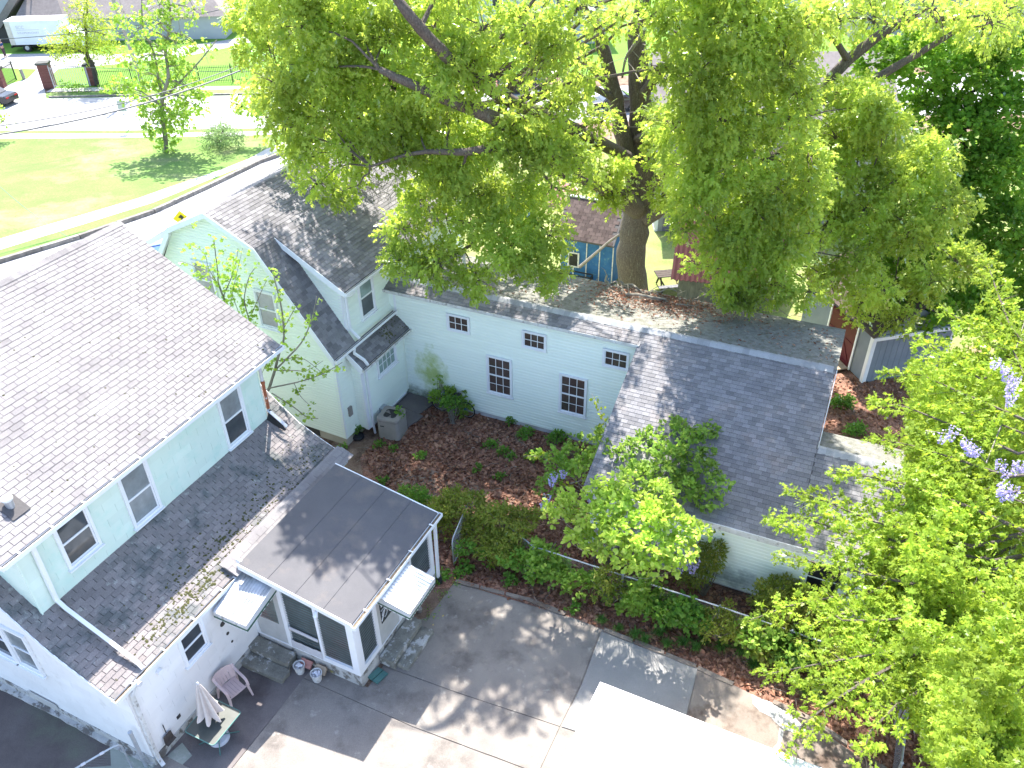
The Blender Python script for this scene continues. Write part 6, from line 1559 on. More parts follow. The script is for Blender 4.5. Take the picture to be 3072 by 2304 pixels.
m = MB(); N_ = 48; rings = [(0.02, 1.95), (.05, 1.85), (.10, 1.6), (.15, 1.3), (.20, 1.05), (.24, .92)]
V = []; F = []
for (r, z) in rings:
    cx, cy = -.16 * (z - .1) / 1.85, .08 * (z - .1) / 1.85
    for k in range(N_):
        a = 2 * math.pi * k / N_; q = r * (1 + (.42 * math.cos(a * 7 + .5) if r > .03 else 0)); V.append((cx + q * math.cos(a), cy + q * math.sin(a), z - (.05 * math.cos(a * 7) + .05 * math.cos(a * 2) if z < .95 else 0)))
for i in range(len(rings) - 1):
    for k in range(N_): F.append((i * N_ + k, (i + 1) * N_ + k, (i + 1) * N_ + (k + 1) % N_, i * N_ + (k + 1) % N_))
m.add(V, F); m.build('canopy', mt['canvas'], pr, smooth=True)
m = MB(); m.lathe([(.028, 0), (.028, .05), (.01, .08)], (-.162, .08, 1.94), 10); m.build('finial', mt['plasticwhite'], pr)
# plastic armchair, built as one moulded shell with its legs
ch = thing('plastic_armchair', 'faded pink plastic armchair against the white wall beside the patio table', 'chair', tuple(A.world((-11.88, 8.28, 0))), R(50))
# local: front = -Y
def sheet(rows, th=.014):
    n = len(rows[0]); V = [p for r in rows for p in r]; F = []
    for i in range(len(rows) - 1):
        for k in range(n - 1): F.append((i * n + k, i * n + k + 1, (i + 1) * n + k + 1, (i + 1) * n + k))
    return V, F
def solid(mm, V, F, th):
    me = bpy.data.meshes.new('t'); me.from_pydata([tuple(v) for v in V], [], F); me.update()
    N = [v.normal.copy() for v in me.vertices]; n = len(V)
    ed = {}
    for f in F:
        for i in range(4):
            a, b = f[i], f[(i + 1) % 4]; ed[(a, b)] = 1
    B_ = [(a, b) for (a, b) in ed if (b, a) not in ed]
    mm.add([Vector(v) for v in V] + [Vector(V[i]) - N[i] * th for i in range(n)], list(F) + [tuple(j + n for j in f)[::-1] for f in F] + [(b, a, a + n, b + n) for a, b in B_]); bpy.data.meshes.remove(me)
m = MB()
for k in range(5):  # seat strips leave slots
    x0 = -.20 + k * .083; V, F = sheet([[(x, y, .42 - .02 * math.cos((x) * 6) + (.02 if y < -.2 else 0)) for x in (x0, x0 + .076)] for y in (-.24, -.1, .05, .18)]); solid(m, V, F, .012)
V, F = sheet([[(x, y, .425 - .02 * math.cos(x * 6)) for x in (-.24, -.1, 0, .1, .24)] for y in (-.27, -.235)]); solid(m, V, F, .014)
V, F = sheet([[(x, y, .41 - .02 * math.cos(x * 6)) for x in (-.24, -.1, 0, .1, .24)] for y in (.175, .24)]); solid(m, V, F, .014)
m.build('seat', mt['pink'], ch)
m = MB()
for k in range(5):
    x0 = -.2 + k * .083; V, F = sheet([[(x, .24 + (z - .42) * .28 - .9 * x * x, z) for x in (x0, x0 + .074)] for z in (.42, .55, .68)]); solid(m, V, F, .012)
V, F = sheet([[(x, .24 + (z - .42) * .28 - .9 * x * x, z - (.25 * x * x)) for x in (-.25, -.17, -.08, 0, .08, .17, .25)] for z in (.67, .73, .79, .82)]); solid(m, V, F, .014)
for s_ in (-1, 1):
    V, F = sheet([[(x * s_, .24 + (z - .42) * .28 - .9 * x * x, z) for x in (.205, .26)] for z in (.42, .55, .68)]); solid(m, V, F, .012)
m.build('backrest', mt['pink'], ch)
for s_ in (-1, 1):
    m = MB(); V, F = sheet([[(s_ * (.26 + dx), y, z) for dx in (-.02, .045)] for y, z in ((.30, .78), (.24, .70), (.14, .66), (0, .655), (-.14, .65), (-.24, .62), (-.275, .52), (-.285, .42))]); solid(m, V, F, .014)
    m.build('armrest', mt['pink'], ch)
    for y, yo in ((-.25, -.31), (.22, .30)):
        m = MB(); m.add([(s_ * .23, y - .03, .44), (s_ * .29, y - .03, .44), (s_ * .29, y + .03, .44), (s_ * .23, y + .03, .44), (s_ * .28, yo - .015, 0), (s_ * .32, yo - .015, 0), (s_ * .32, yo + .015, 0), (s_ * .28, yo + .015, 0)], [(0, 1, 2, 3), (4, 7, 6, 5), (0, 4, 5, 1), (1, 5, 6, 2), (2, 6, 7, 3), (3, 7, 4, 0)])
        m.build('leg', mt['pink'], ch)
# buckets of white pebbles with pavers leaning behind them
for (x, y, lab) in ((902, 2016, 'white bucket of pale stones nearer the stone steps'), (953, 2040, 'white bucket of pale stones nearer the porch corner')):
    c = pz(x, y, 0); b = thing('stone_bucket', lab, 'bucket', tuple(c), 0, 'buckets of stones by the porch')
    m = MB(); m.lathe([(.105, 0), (.145, .26), (.15, .27), (.155, .30), (.15, .302), (.13, .30), (.13, .22)], (0, 0, 0), 20); m.build('bucket', mt['dirtytrim'], b, smooth=False)
    for k in range(22):
        a, r = rnd.uniform(0, 6.28), rnd.uniform(0, .1); m = MB(); s_ = rnd.uniform(.022, .042)
        m.lathe([(s_ * .5, -s_ * .5), (s_, 0), (s_ * .6, s_ * .5)], (r * math.cos(a), r * math.sin(a), .26 + rnd.uniform(0, .03)), 6, rnd.uniform(.7, 1.3), 1); m.build('stone', mt['whitestone'], b)
for (w_, v_, mat, lab) in ((-10.72, 9.73, 'redpaver', 'red paver leaning on the porch wall behind the left bucket'), (-10.28, 9.73, 'tanpaver', 'tan notched paver leaning on the porch wall behind the right bucket')):
    m = MB(); m.prism([(-.17, 0, 0), (.17, 0, 0), (.17, 0, .16), (.13, 0, .21), (-.13, 0, .21), (-.17, 0, .16)] if mat == 'tanpaver' else [(-.17, 0, 0), (.17, 0, 0), (.17, 0, .20), (-.17, 0, .20)], (0, .05, 0))
    o = m.build('paver', mt[mat]); o.location = A.world((w_, v_ - .12, .19)); o.rotation_euler = (R(-48), 0, -A.a); tag(o, lab, 'paver', 'pavers leaning on the porch')
m = MB(); m.box(-.2, .2, -.17, -.01, 0, .03); m.box(-.2, .2, .01, .17, 0, .04); o = m.build('green_board', mt['greenmetal']); o.location = A.world((-8.93, 10.26, .06)); o.rotation_euler = (0, R(6), -A.a + R(80)); tag(o, 'green painted board lying at the front corner of the porch', 'board')
# shovel on the wall
m = MB(); m.tube([(0, 0, .30), (0, .0, .62)], .012, 6); o = thing('dustpan', 'dark brown dustpan hanging low on the white wall', 'dustpan', tuple(A.world((-12.30, 6.55, .35))), -A.a); m.build('handle', mt['blackplastic'], o)
m = MB(); m.prism([(.0, -.13, 0), (.0, .13, 0), (.0, .11, .26), (.0, -.11, .26)], (.02, 0, 0)); m.prism([(.02, -.13, 0), (.02, .13, 0), (.09, .13, -.02), (.09, -.13, -.02)], (0, 0, .012)); m.build('pan', mt['darkwood'], o)
m = MB(); m.lathe([(.07, 0), (.08, .12), (.085, .13), (.06, .13)], (0, 0, 0), 12); o = m.build('small_pot', mt['acgrey']); o.location = pz(1000 + 715 / 2.765, 1500 + 925 / 2.765, 0); tag(o, 'small grey pot in the soil by the front porch steps', 'pot')

# ---- sapling between the two houses
sp = thing('sapling', 'thin young tree with small bright leaves in front of the pale gambrel gable', 'tree', tuple(A.world((-16.3, 16.0, 0)))); spo = tuple(sp.location)
def c4(a, b, Y=21.4): return py(400 + a / 2.073, 600 + b / 2.073, Y)
paths = [([(845, 1170), (880, 1060), (905, 960), (935, 870), (930, 740), (915, 640), (890, 540), (875, 480)], 21.4, .05), ([(880, 1060), (960, 980), (1050, 880), (1110, 740), (1140, 600)], 21.3, .03), ([(845, 1170), (990, 1140), (1100, 1110), (1200, 1070), (1300, 1010)], 21.2, .025),
         ([(860, 1200), (1000, 1290), (1080, 1350), (1150, 1360)], 21.2, .02), ([(905, 1000), (1000, 980), (1080, 1000), (1200, 1100)], 21.3, .015), ([(935, 800), (990, 700), (1000, 690)], 21.5, .015),
         ([(640, 820), (570, 630), (530, 520), (525, 450), (500, 250)], 22.6, .04), ([(560, 600), (610, 480), (640, 380), (650, 300)], 22.6, .02), ([(530, 520), (430, 440), (350, 400), (290, 380)], 22.8, .015), ([(700, 900), (720, 760), (690, 620), (720, 480), (760, 420)], 22.4, .025), ([(740, 700), (800, 560), (830, 500)], 22.3, .015), ([(880, 1060), (1000, 1060), (1080, 1060), (1180, 1000)], 21.2, .015), ([(700, 820), (640, 660), (600, 560)], 22.5, .015), ([(600, 700), (620, 560), (680, 300)], 22.5, .012), ([(900, 960), (840, 1000), (800, 1080)], 21.4, .015), ([(1000, 1140), (1040, 1220), (1100, 1280)], 21.2, .012), ([(540, 540), (470, 430), (440, 330), (350, 270)], 22.8, .012)]
limbW([(A.world((-16.3, 16.0, -.1)), .06), (c4(835, 1260), .055), (c4(845, 1170), .05)], 'trunk', sp, 'bark2', 8, spo)
limbW([(A.world((-16.6, 16.1, .2)), .05), (c4(720, 1050, 22.4), .045), (c4(640, 820, 22.6), .04)], 'trunk', sp, 'bark2', 8, spo)
Cn = []; Dn = []
for P, Y, r in paths:
    W3 = [c4(a, b, Y) for a, b in P]; n = len(W3); limbW([(p, r * (1 - .75 * i / n)) for i, p in enumerate(W3)], 'branch', sp, 'bark2', 6, spo)
    for i in range(n - 1):
        if i == 0 and r > .02: continue
        L_ = (W3[i + 1] - W3[i]).length
        for k in range(max(2, int(L_ / (.09 if Y > 22 else .16)))):
            p = W3[i].lerp(W3[i + 1], rnd.random()); s_ = .28 if Y > 22 else .12; Cn.append(p + Vector((rnd.gauss(0, s_), rnd.gauss(0, .1), rnd.gauss(0, s_ * .8)))); Dn.append(Vector((rnd.gauss(0, 1), rnd.gauss(0, 1), .3)))
Cn = np.array([tuple(p) for p in Cn]); Dn = np.array([tuple(p) for p in Dn]); P_, D_, S_ = tufts(Cn, Dn, 5, .105, droop=.1, rad=.05)
leaves('foliage', 'streetleaf', P_, D_, S_, T_MAPLE, sp, flat=.3, off=spo)

# ================================================================ BEHIND THE WING
def mbox(name, parent, off, x0, x1, y0, y1, z0, z1, mat, label=None):
    m = MB(); m.box(x0, x1, y0, y1, z0, z1); return m.build(name, mt[mat], parent, label=label)
# blue shed
bs = thing('blue_shed', 'weathered blue shed with white battens and brown shingle roof left of the oak trunk', 'shed', (4.75, 34.8, gz(34.8)), R(-24))
for k in range(4):
    mbox('wall_panel', bs, 0, -2.55 + k * .64, -2.55 + (k + 1) * .64 - .006, 0, .04, 0, 2.45, 'bluewall')
for k in range(5):
    mbox('batten', bs, 0, -2.58 + k * .64, -2.53 + k * .64, -.025, -.001, 0, 2.45, 'dirtytrim')
m = MB(); m.box(-2.5, -.05, .05, 2.4, 0, 2.35); m.prism([(-2.5, .05, 2.35), (-2.5, 2.4, 2.35), (-2.5, 1.5, 3.55)], (2.45, 0, 0)); m.build('shed_body', mt['bluewall'], bs)
m = MB(); m.prism([(-2.75, -.35, 2.42), (.12, -.35, 2.42), (.12, 1.5, 3.72), (-2.75, 1.5, 3.72)], (0, 0, -.07)); m.prism([(-2.75, 2.9, 2.42), (.12, 2.9, 2.42), (.12, 1.5, 3.72), (-2.75, 1.5, 3.72)], (0, 0, -.07)); rs = m.build('roof', mt['deckA'], bs)
ub = Vector((0, 1.85, 1.30)).normalized()
tb_ = MB(); tb_.para((0, 0, .004), (.295, 0, 0), (0, .19, -.003), (0, 0, .012)); tme = tb_.mesh('shingle', mt['brownshingle'])
nrm_ = Vector((1, 0, 0)).cross(ub)
for i in range(12):
    for k in range(9):
        x = -2.75 + k * .31 + (i % 2) * .15
        if x + .3 > .14: continue
        l = Vector((x, -.35, 2.425)) + ub * (i * .185)
        inst('shingle', tme, rs, None, mat4=Matrix(((1, ub.x, nrm_.x, l.x), (0, ub.y, nrm_.y, l.y), (0, ub.z, nrm_.z, l.z), (0, 0, 0, 1))))
m = MB(); m.box(-2.76, .13, 1.4, 1.6, 3.70, 3.75); m.build('ridge_cap', mt['ridge'], rs)
m = MB()
for a, b, c, d in ((-2.2, -1.62, 1.55, 1.62), (-2.2, -1.62, .85, .92), (-2.2, -2.12, .92, 1.55), (-1.70, -1.62, .92, 1.55)): m.box(a, b, -.05, -.026, c, d)
wn = m.build('window', mt['dirtytrim'], bs); mbox('dark_opening', wn, 0, -2.12, -1.70, -.03, -.008, .92, 1.55, 'blackplastic')
cr = thing('black_crates', 'black plastic crate leaning on the blue shed', 'crate', tuple(Vector((4.75, 34.8, gz(34.8))) + Vector((-1.4, .1, 0))), R(-24))
m = MB()
for x in (-.6, .55): m.box(x, x + .05, -.5, -.1, 0, .95)
for z in (0, .3, .6, .92): m.box(-.549, .549, -.5, -.45, z, z + .05); m.box(-.549, .549, -.15, -.1, z, z + .05)
for k in range(9): m.box(-.5 + k * .12, -.47 + k * .12, -.47, -.44, .05, .92)
m.build('crate_frame', mt['blackplastic'], cr)
m = MB(); m.tube([dp(1180, 0, 30)] if False else [Vector((0, 0, 0)), Vector((1.2, .6, 1.2)), Vector((2.6, 1.0, 2.35))], [.08, .06, .04], 6); o = m.build('leaning_branch', mt['bark2']); o.location = py(1738, 802, 33.6); o.rotation_euler = (0, 0, R(-20)); tag(o, 'broken branch leaning against the blue shed wall', 'branch')
# red roofed shed
rsd = thing('red_roofed_shed', 'low grey board shed with maroon corrugated metal roof right of the oak trunk', 'shed', (7.55, 33.2, gz(33.2)), R(-14))
for k in range(15):
    mbox('board', rsd, 0, k * .28, k * .28 + .272, 0, .04, 0, 1.35 + rnd.uniform(-.01, .01), 'greywood')
m = MB(); m.box(.02, 4.18, .05, 3.2, 0, 1.3); m.prism([(.02, .05, 1.3), (.02, 3.2, 1.3), (.02, 3.2, 3.1)], (4.16, 0, 0)); m.build('shed_body', mt['greywood'], rsd)
mbox('corner_board', rsd, 0, 4.16, 4.26, -.04, .06, 0, 1.4, 'trim')
m = MB(); n_ = 44; V = []; F = []
for k in range(n_ + 1):
    x = -.35 + 4.9 * k / n_; dz = .03 * (1 if k % 2 else -1)
    V += [(x, -.3, 1.32 + dz), (x, 3.3, 3.35 + dz)]
F = [(2 * k, 2 * k + 2, 2 * k + 3, 2 * k + 1) for k in range(n_)]
solid(m, V, F, .01); m.build('corrugated_roof', mt['redmetal'], rsd)
# bench table
pb = thing('picnic_table', 'dark weathered wooden picnic bench in the shade left of the red roofed shed', 'table', tuple(gp(2003, 862)), R(8))
for k in range(4): mbox('plank', pb, 0, -.65, .65, -.36 + k * .18, -.2 + k * .18, .74, .78, 'darkwood')
mbox('seat', pb, 0, -.7, .7, -.85, -.6, .42, .46, 'greywood')
for x in (-.5, .5):
    m = MB(); m.para((x, -.7, 0), (.06, 0, 0), (0, .09, 0), (0, .45, .74)); m.para((x + .061, .45, 0), (.06, 0, 0), (0, .09, 0), (0, -.45, .74)); m.box(x + .122, x + .17, -.82, .3, .36, .42); m.build('leg', mt['darkwood'], pb)
# grey house beyond
gh = thing('grey_house', 'pale grey sided house half hidden behind the right side of the oak', 'house', (8.1, 42.9, gz(43)), R(-3))
mbox('wall', gh, 0, 0, 11.5, 0, 8, 0, 6.2, 'greyhouse'); mbox('foundation', gh, 0, -.02, 11.52, -.02, 8.02, -.6, .01, 'foundW')
m = MB()
for k in range(46): m.add([(-.01, -.025, k * .135), (11.51, -.025, k * .135), (11.51, -.003, (k + 1) * .135), (-.01, -.003, (k + 1) * .135)], [(0, 1, 2, 3)])
m.build('siding_boards', mt['greyhouse'], gh, 'stuff')
mbox('corner_board', gh, 0, -.04, .14, -.04, -.026, 0, 6.2, 'trim')
mbox('lower_panel', gh, 0, .4, 3.2, -.06, -.027, .05, 1.7, 'purplish')
for a in (1.6, 4.4, 7.6):
    for z in (3.7,):
        m = MB()
        for q in ((a, a + .1, z, z + 1.4), (a + .9, a + 1, z, z + 1.4), (a + .1, a + .9, z + 1.3, z + 1.4), (a + .1, a + .9, z, z + .1), (a + .1, a + .9, z + .66, z + .72)): m.box(q[0], q[1], -.07, -.026, q[2], q[3])
        w_ = m.build('window', mt['trim'], gh); mbox('pane', w_, 0, a + .1, a + .9, -.04, -.028, z + .1, z + 1.3, 'glassmid')
m = MB(); m.prism([(-.5, -.6, 6.1), (12, -.6, 6.1), (12, 4, 8.6), (-.5, 4, 8.6)], (0, 0, -.1)); m.prism([(-.5, 8.6, 6.1), (12, 8.6, 6.1), (12, 4, 8.6), (-.5, 4, 8.6)], (0, 0, -.1)); m.build('roof', mt['farroof'], gh)
mbox('deck', gh, 0, 3.3, 8, -2.2, -.07, 2.2, 2.4, 'greywood')
# blue grey shed with maroon doors, right of the wing
c0 = pz(2585.6, 1148, 0); dr = (pz(2512, 1075, 0) - c0); dr.z = 0; dr.normalize()
sx = thing('grey_shed', 'blue grey shed with white trim and maroon double doors at the right of the wing', 'shed', tuple(c0), math.atan2(dr.y, dr.x) - math.pi / 2)
# local: y runs back along the door wall, x to the right along the front
m = MB(); m.box(.02, 3.4, .02, 4.6, 0, 2.0); m.prism([(.02, .02, 2.0), (3.4, .02, 2.0), (1.7, .02, 2.95)], (0, 4.58, 0)); m.build('shed_body', mt['greypaint'], sx)
for k in range(13): mbox('wall_board', sx, 0, .13 + k * .25, .13 + k * .25 + .238, -.012, .019, 0, 1.96, 'greypaint')
for q in ((-.02, .12, -.035, -.013), (-.035, -.003, -.03, .14), (3.3, 3.42, -.035, -.013)): mbox('corner_board', sx, 0, q[0], q[1], q[2], q[3], 0, 2.0, 'trim')
mbox('eave_board', sx, 0, -.1, 3.5, -.14, -.036, 1.92, 2.06, 'trim')
for k in range(2):
    d = mbox('door', sx, 0, -.03, .0, .95 + k * .86, 1.78 + k * .86, .06, 1.9, 'maroon')
    for z in (.12, 1.0, 1.75): mbox('rail', d, 0, -.05, -.031, .97 + k * .86, 1.76 + k * .86, z, z + .09, 'maroon')
    m = MB(); m.para((-.05, .99 + k * .86, .2), (.018, 0, 0), (0, .08, 0), (0, .62, .8)); m.build('brace', mt['maroon'], d)
for q in ((.86, .94), (2.68, 2.76)): mbox('door_trim', sx, 0, -.045, -.001, q[0], q[1], 0, 1.99, 'trim')
m = MB(); m.prism([(-.15, -.15, 2.07), (1.7, -.15, 3.08), (1.7, 4.75, 3.08), (-.15, 4.75, 2.07)], (0, 0, .05)); m.prism([(3.55, -.15, 2.07), (1.7, -.15, 3.08), (1.7, 4.75, 3.08), (3.55, 4.75, 2.07)], (0, 0, .05)); m.build('roof', mt['brownshingle'], sx)
for k in range(7): mbox('ramp_board', sx, 0, -1.05, -.06, .9 + k * .27, 1.155 + k * .27, .04, .09, 'tanpaver')
# things in the back yard glimpsed through the leaves
m = MB(); m.lathe([(.3, 0), (.32, .1), (.34, .8), (.30, .85), (.26, .86)], (0, 0, 0), 14); o = m.build('blue_bin', mt['bluebin']); o.location = gp(1585, 655); tag(o, 'blue plastic barrel in the back yard left of the blue shed', 'barrel')
for x, y, lab, r in ((1690, 590, 'pink and white blossoming bush behind the blue shed', 1.0),):
    c = gp(x, y, .5); bush('blossoming_bush', lab, 'bush', [(c, r), (c + Vector((-.8, .3, -.1)), r * .7)], 'pinkblossom', T_RND, .14, 30, 4, base=Vector((c.x, c.y, gz(c.y))), stems=False)

# ================================================================ ACROSS THE ROAD
def road_house(name, label, x, y, w_, d_, h, rz, roofh, wall='farwall', rf='farroof', nwin=4, storeys=2):
    t = thing(name, label, 'house', (x, y, gz(y)), rz)
    mbox('wall', t, 0, -w_ / 2, w_ / 2, 0, d_, -.5, h, wall)
    m = MB(); m.prism([(-w_ / 2 - .5, -.6, h - .1), (w_ / 2 + .5, -.6, h - .1), (w_ / 2 + .5, d_ / 2, h + roofh), (-w_ / 2 - .5, d_ / 2, h + roofh)], (0, 0, .15))
    m.prism([(-w_ / 2 - .5, d_ + .6, h - .1), (w_ / 2 + .5, d_ + .6, h - .1), (w_ / 2 + .5, d_ / 2, h + roofh), (-w_ / 2 - .5, d_ / 2, h + roofh)], (0, 0, .15)); m.build('roof', mt[rf], t)
    m = MB(); m.prism([(-w_ / 2, .01, h - .1), (-w_ / 2, d_, h - .1), (-w_ / 2, d_ / 2, h + roofh)], (w_, 0, 0)); m.build('gable', mt[wall], t)
    for s_ in range(storeys):
        for k in range(nwin):
            a = -w_ / 2 + w_ * (k + .5) / nwin - .5; z = .9 + s_ * 2.9; f = mbox('window', t, 0, a - .08, a + 1.08, -.05, -.001, z - .08, z + 1.48, 'trim'); mbox('pane', f, 0, a, a + 1, -.07, -.051, z, z + 1.4, 'glass')
    mbox('door', t, 0, -.5, .5, -.04, -.001, 0, 2.1, 'maroon')
    return t
road_house('white_house', 'white sided house across the road glimpsed through the top of the oak', 4, 92, 13, 9, 6, R(4), 2.8)
road_house('grey_roofed_house', 'pale house with grey roof across the road behind the oak limbs', 24, 93, 13, 9, 6, R(-3), 3, rf='roofback')
road_house('pinkish_house', 'pinkish roofed house at the top right behind the maple', 44, 90, 16, 9, 5, R(-5), 3.5, wall='greyhouse', rf='farroof')
road_house('tan_house', 'tan house far behind the left half of the oak crown', -14, 100, 12, 9, 6, R(2), 2.6, wall='greyhouse')
# campus building at the top left: gabled white wall and big brown hip roofs
cb = thing('campus_building', 'large building with brown hip roofs and white walls at the top left corner', 'building', (-40, 95.5, -3.5), R(0))
def hip(m, x0, x1, y0, y1, z, h, rl):
    k = min(y1 - y0, x1 - x0) / 2 * rl; cx0, cx1, cy = x0 + k, x1 - k, (y0 + y1) / 2
    m.add([(x0, y0, z), (x1, y0, z), (x1, y1, z), (x0, y1, z), (cx0, cy, z + h), (cx1, cy, z + h)], [(0, 1, 5, 4), (1, 2, 5), (2, 3, 4, 5), (3, 0, 4), (3, 2, 1, 0)])
mbox('wall', cb, 0, -9.2, 9.2, 1.6, 20, 0, 2.5, 'farwall'); mbox('wall', cb, 0, -12.0, -7.7, .5, 6, 0, 2.4, 'farwall')
m = MB(); hip(m, -9.8, 10, .9, 22, 2.45, 7.2, .9); m.build('hip_roof', mt['farroof'], cb)
m = MB(); hip(m, -12.6, -6.9, -.1, 8, 2.35, 3.9, .8); m.build('hip_roof', mt['farroof'], cb)
m = MB(); m.prism([(-26, 2.0, 2.2), (-15.0, 2.0, 2.2), (-12.2, 2.0, 5.2), (-12.2, 2, 8), (-26, 2.0, 11)], (0, 8, 0)); m.build('gable_wall', mt['farwall'], cb)
m = MB(); m.prism([(-26, 1.0, 2.9), (-15.0, 1.0, 2.2), (-11.7, 1.0, 5.4), (-11.3, 1.0, 4.9), (-14.6, 1.0, 1.6), (-26, 1.0, 2.2)], (0, 9, 0)); m.build('roof_edge', mt['farroof'], cb)
m = MB(); m.tube([(-10.8, 2.2, 4.0), (-10.8, 2.2, 5.4)], .08, 6); m.build('vent_pipe', mt['steel'], cb)
mbox('dark_opening', cb, 0, -20, -12.7, 1.2, 1.9, 0, 2.1, 'acdark')
# box truck
tp = gp(42, 158)
tk_ = thing('box_truck', 'white box truck with grey lettering parked at the building top left', 'truck', tuple(tp), R(3))
mbox('cargo_box', tk_, 0, 0, 5.6, 0, 2.3, .75, 3.05, 'truckwhite')
mbox('roof_cap', tk_, 0, -.03, 5.63, -.03, 2.33, 3.051, 3.10, 'trim'); mbox('rear_door', tk_, 0, -.04, -.001, .06, 2.24, .8, 3.0, 'truckdirt')
mbox('rear_corner', tk_, 0, -.01, .5, -.02, -.001, .75, 3.0, 'truckdirt')
mbox('bumper', tk_, 0, -.15, 0, .1, 2.2, .45, .6, 'rubber'); mbox('chassis', tk_, 0, 0, 7.1, .4, 1.9, .45, .74, 'rubber')
m = MB(); m.prism([(5.75, .08, .5), (7.5, .08, .5), (7.5, .08, 1.3), (6.9, .08, 1.5), (6.6, .08, 2.2), (5.75, .08, 2.2)], (0, 2.1, 0)); m.build('cab', mt['truckwhite'], tk_)
m = MB(); m.prism([(5.95, .06, 1.5), (6.75, .06, 1.5), (6.5, .06, 2.1), (5.95, .06, 2.1)], (0, .019, 0)); m.build('cab_window', mt['glass'], tk_)
for x in (1.5, 6.7):
    for y in (.02, 1.95):
        m = MB(); m.tube([(x, y, .42), (x, y + .3, .42)], .42, 16); wh = m.build('wheel', mt['rubber'], tk_); m = MB(); m.tube([(x, y - .015, .42), (x, y + .0, .42)], .22, 12); m.build('hub', mt['steel'], wh)
def text3(s_, size, parent, loc, rot, mat):
    cu = bpy.data.curves.new('lettering', 'FONT'); cu.body = s_; cu.size = size; cu.extrude = .004
    to = bpy.data.objects.new('lettering', cu); C.objects.link(to); bpy.context.view_layer.update()
    me = bpy.data.meshes.new_from_object(to.evaluated_get(bpy.context.evaluated_depsgraph_get())); bpy.data.objects.remove(to)
    o = bpy.data.objects.new('lettering', me); C.objects.link(o); me.materials.clear(); me.materials.append(mt[mat]); o.parent = parent; o.location = loc; o.rotation_euler = rot; o['kind'] = 'stuff'; return o
text3('SCC', .46, tk_, (1.0, -.012, 2.3), (R(90), 0, 0), 'signgrey'); text3('SOLOMON-CASEY', .27, tk_, (1.0, -.012, 1.82), (R(90), 0, 0), 'signgrey')
mbox('stripe', tk_, 0, .95, 3.3, -.012, -.001, 2.17, 2.21, 'signgrey')
# man beside the truck
man = thing('person', 'man in dark blue shirt standing behind the white box truck', 'person', tuple(gp(17, 172)), R(-30))
def skin(name, pts, edges, rad, mat, parent):
    me = bpy.data.meshes.new(name); me.from_pydata(pts, edges, []); o = bpy.data.objects.new(name, me); C.objects.link(o)
    sm = o.modifiers.new('s', 'SKIN'); me.skin_vertices[0].data[0].use_root = True
    for i, r in enumerate(rad): me.skin_vertices[0].data[i].radius = (r, r)
    o.modifiers.new('d', 'SUBSURF').levels = 1
    bpy.context.view_layer.update(); m2 = bpy.data.meshes.new_from_object(o.evaluated_get(bpy.context.evaluated_depsgraph_get())); bpy.data.objects.remove(o)
    m2.materials.clear(); m2.materials.append(mt[mat]); o = bpy.data.objects.new(name, m2); C.objects.link(o); o.parent = parent; return o
skin('body', [(0, 0, .95), (0, 0, 1.2), (0, 0, 1.42), (0, 0, 1.5), (0, -.01, 1.62), (.2, 0, 1.4), (.26, -.05, 1.15), (.2, -.28, 1.1), (.16, -.36, 1.12), (-.2, 0, 1.4), (-.27, .02, 1.15), (-.27, -.06, .9), (-.27, -.08, .8), (.1, 0, .9), (.12, 0, .5), (.13, .02, .08), (.13, -.1, .04), (-.1, 0, .9), (-.12, 0, .5), (-.13, .02, .08), (-.13, -.1, .04)],
     [(0, 1), (1, 2), (2, 3), (3, 4), (2, 5), (5, 6), (6, 7), (7, 8), (2, 9), (9, 10), (10, 11), (11, 12), (0, 13), (13, 14), (14, 15), (15, 16), (0, 17), (17, 18), (18, 19), (19, 20)],
     [.13, .13, .13, .055, .105, .06, .045, .035, .035, .06, .045, .035, .035, .09, .06, .045, .04, .09, .06, .045, .04], 'skin', man)
skin('shirt', [(0, 0, 1.0), (0, 0, 1.2), (0, 0, 1.4), (.2, 0, 1.4), (.26, -.04, 1.2), (-.2, 0, 1.4), (-.27, .02, 1.2)], [(0, 1), (1, 2), (2, 3), (3, 4), (2, 5), (5, 6)], [.155, .155, .15, .08, .06, .08, .06], 'shirt', man)
skin('trousers', [(0, 0, .98), (.1, 0, .88), (.12, 0, .5), (.13, .02, .1), (-.1, 0, .88), (-.12, 0, .5), (-.13, .02, .1)], [(0, 1), (1, 2), (2, 3), (0, 4), (4, 5), (5, 6)], [.15, .11, .08, .065, .11, .08, .065], 'trouser', man)
m = MB(); m.lathe([(.02, .0), (.10, .01), (.112, .06), (.08, .12), (.02, .14)], (0, 0, 1.63), 12); m.build('hair', mt['hair'], man, smooth=True)
# brick gate pillars, fence, hedge
def pillar(sx_, sy_, h, lab, wd=.75, ball=True):
    p = gp(sx_, sy_); t = thing('gate_pillar', lab, 'pillar', tuple(p), R(8), 'brick gate pillars')
    mbox('brickwork', t, 0, -wd / 2, wd / 2, -wd / 2, wd / 2, 0, h, 'brick')
    for k in range(int(h / .16)):
        m = MB(); z = k * .16; m.box(-wd / 2 - .012, wd / 2 + .012, -wd / 2 - .012, wd / 2 + .012, z + .02, z + .155); m.build('brick_course', mt['brick'], t)
    mbox('cap', t, 0, -wd / 2 - .1, wd / 2 + .1, -wd / 2 - .1, wd / 2 + .1, h, h + .18, 'iron')
    if ball:
        m = MB(); m.lathe([(.12, 0), (.1, .1), (.2, .2), (.27, .36), (.2, .54), (.05, .6)], (0, 0, h + .18), 12); m.build('ball', mt['iron'], t, smooth=True)
    return t
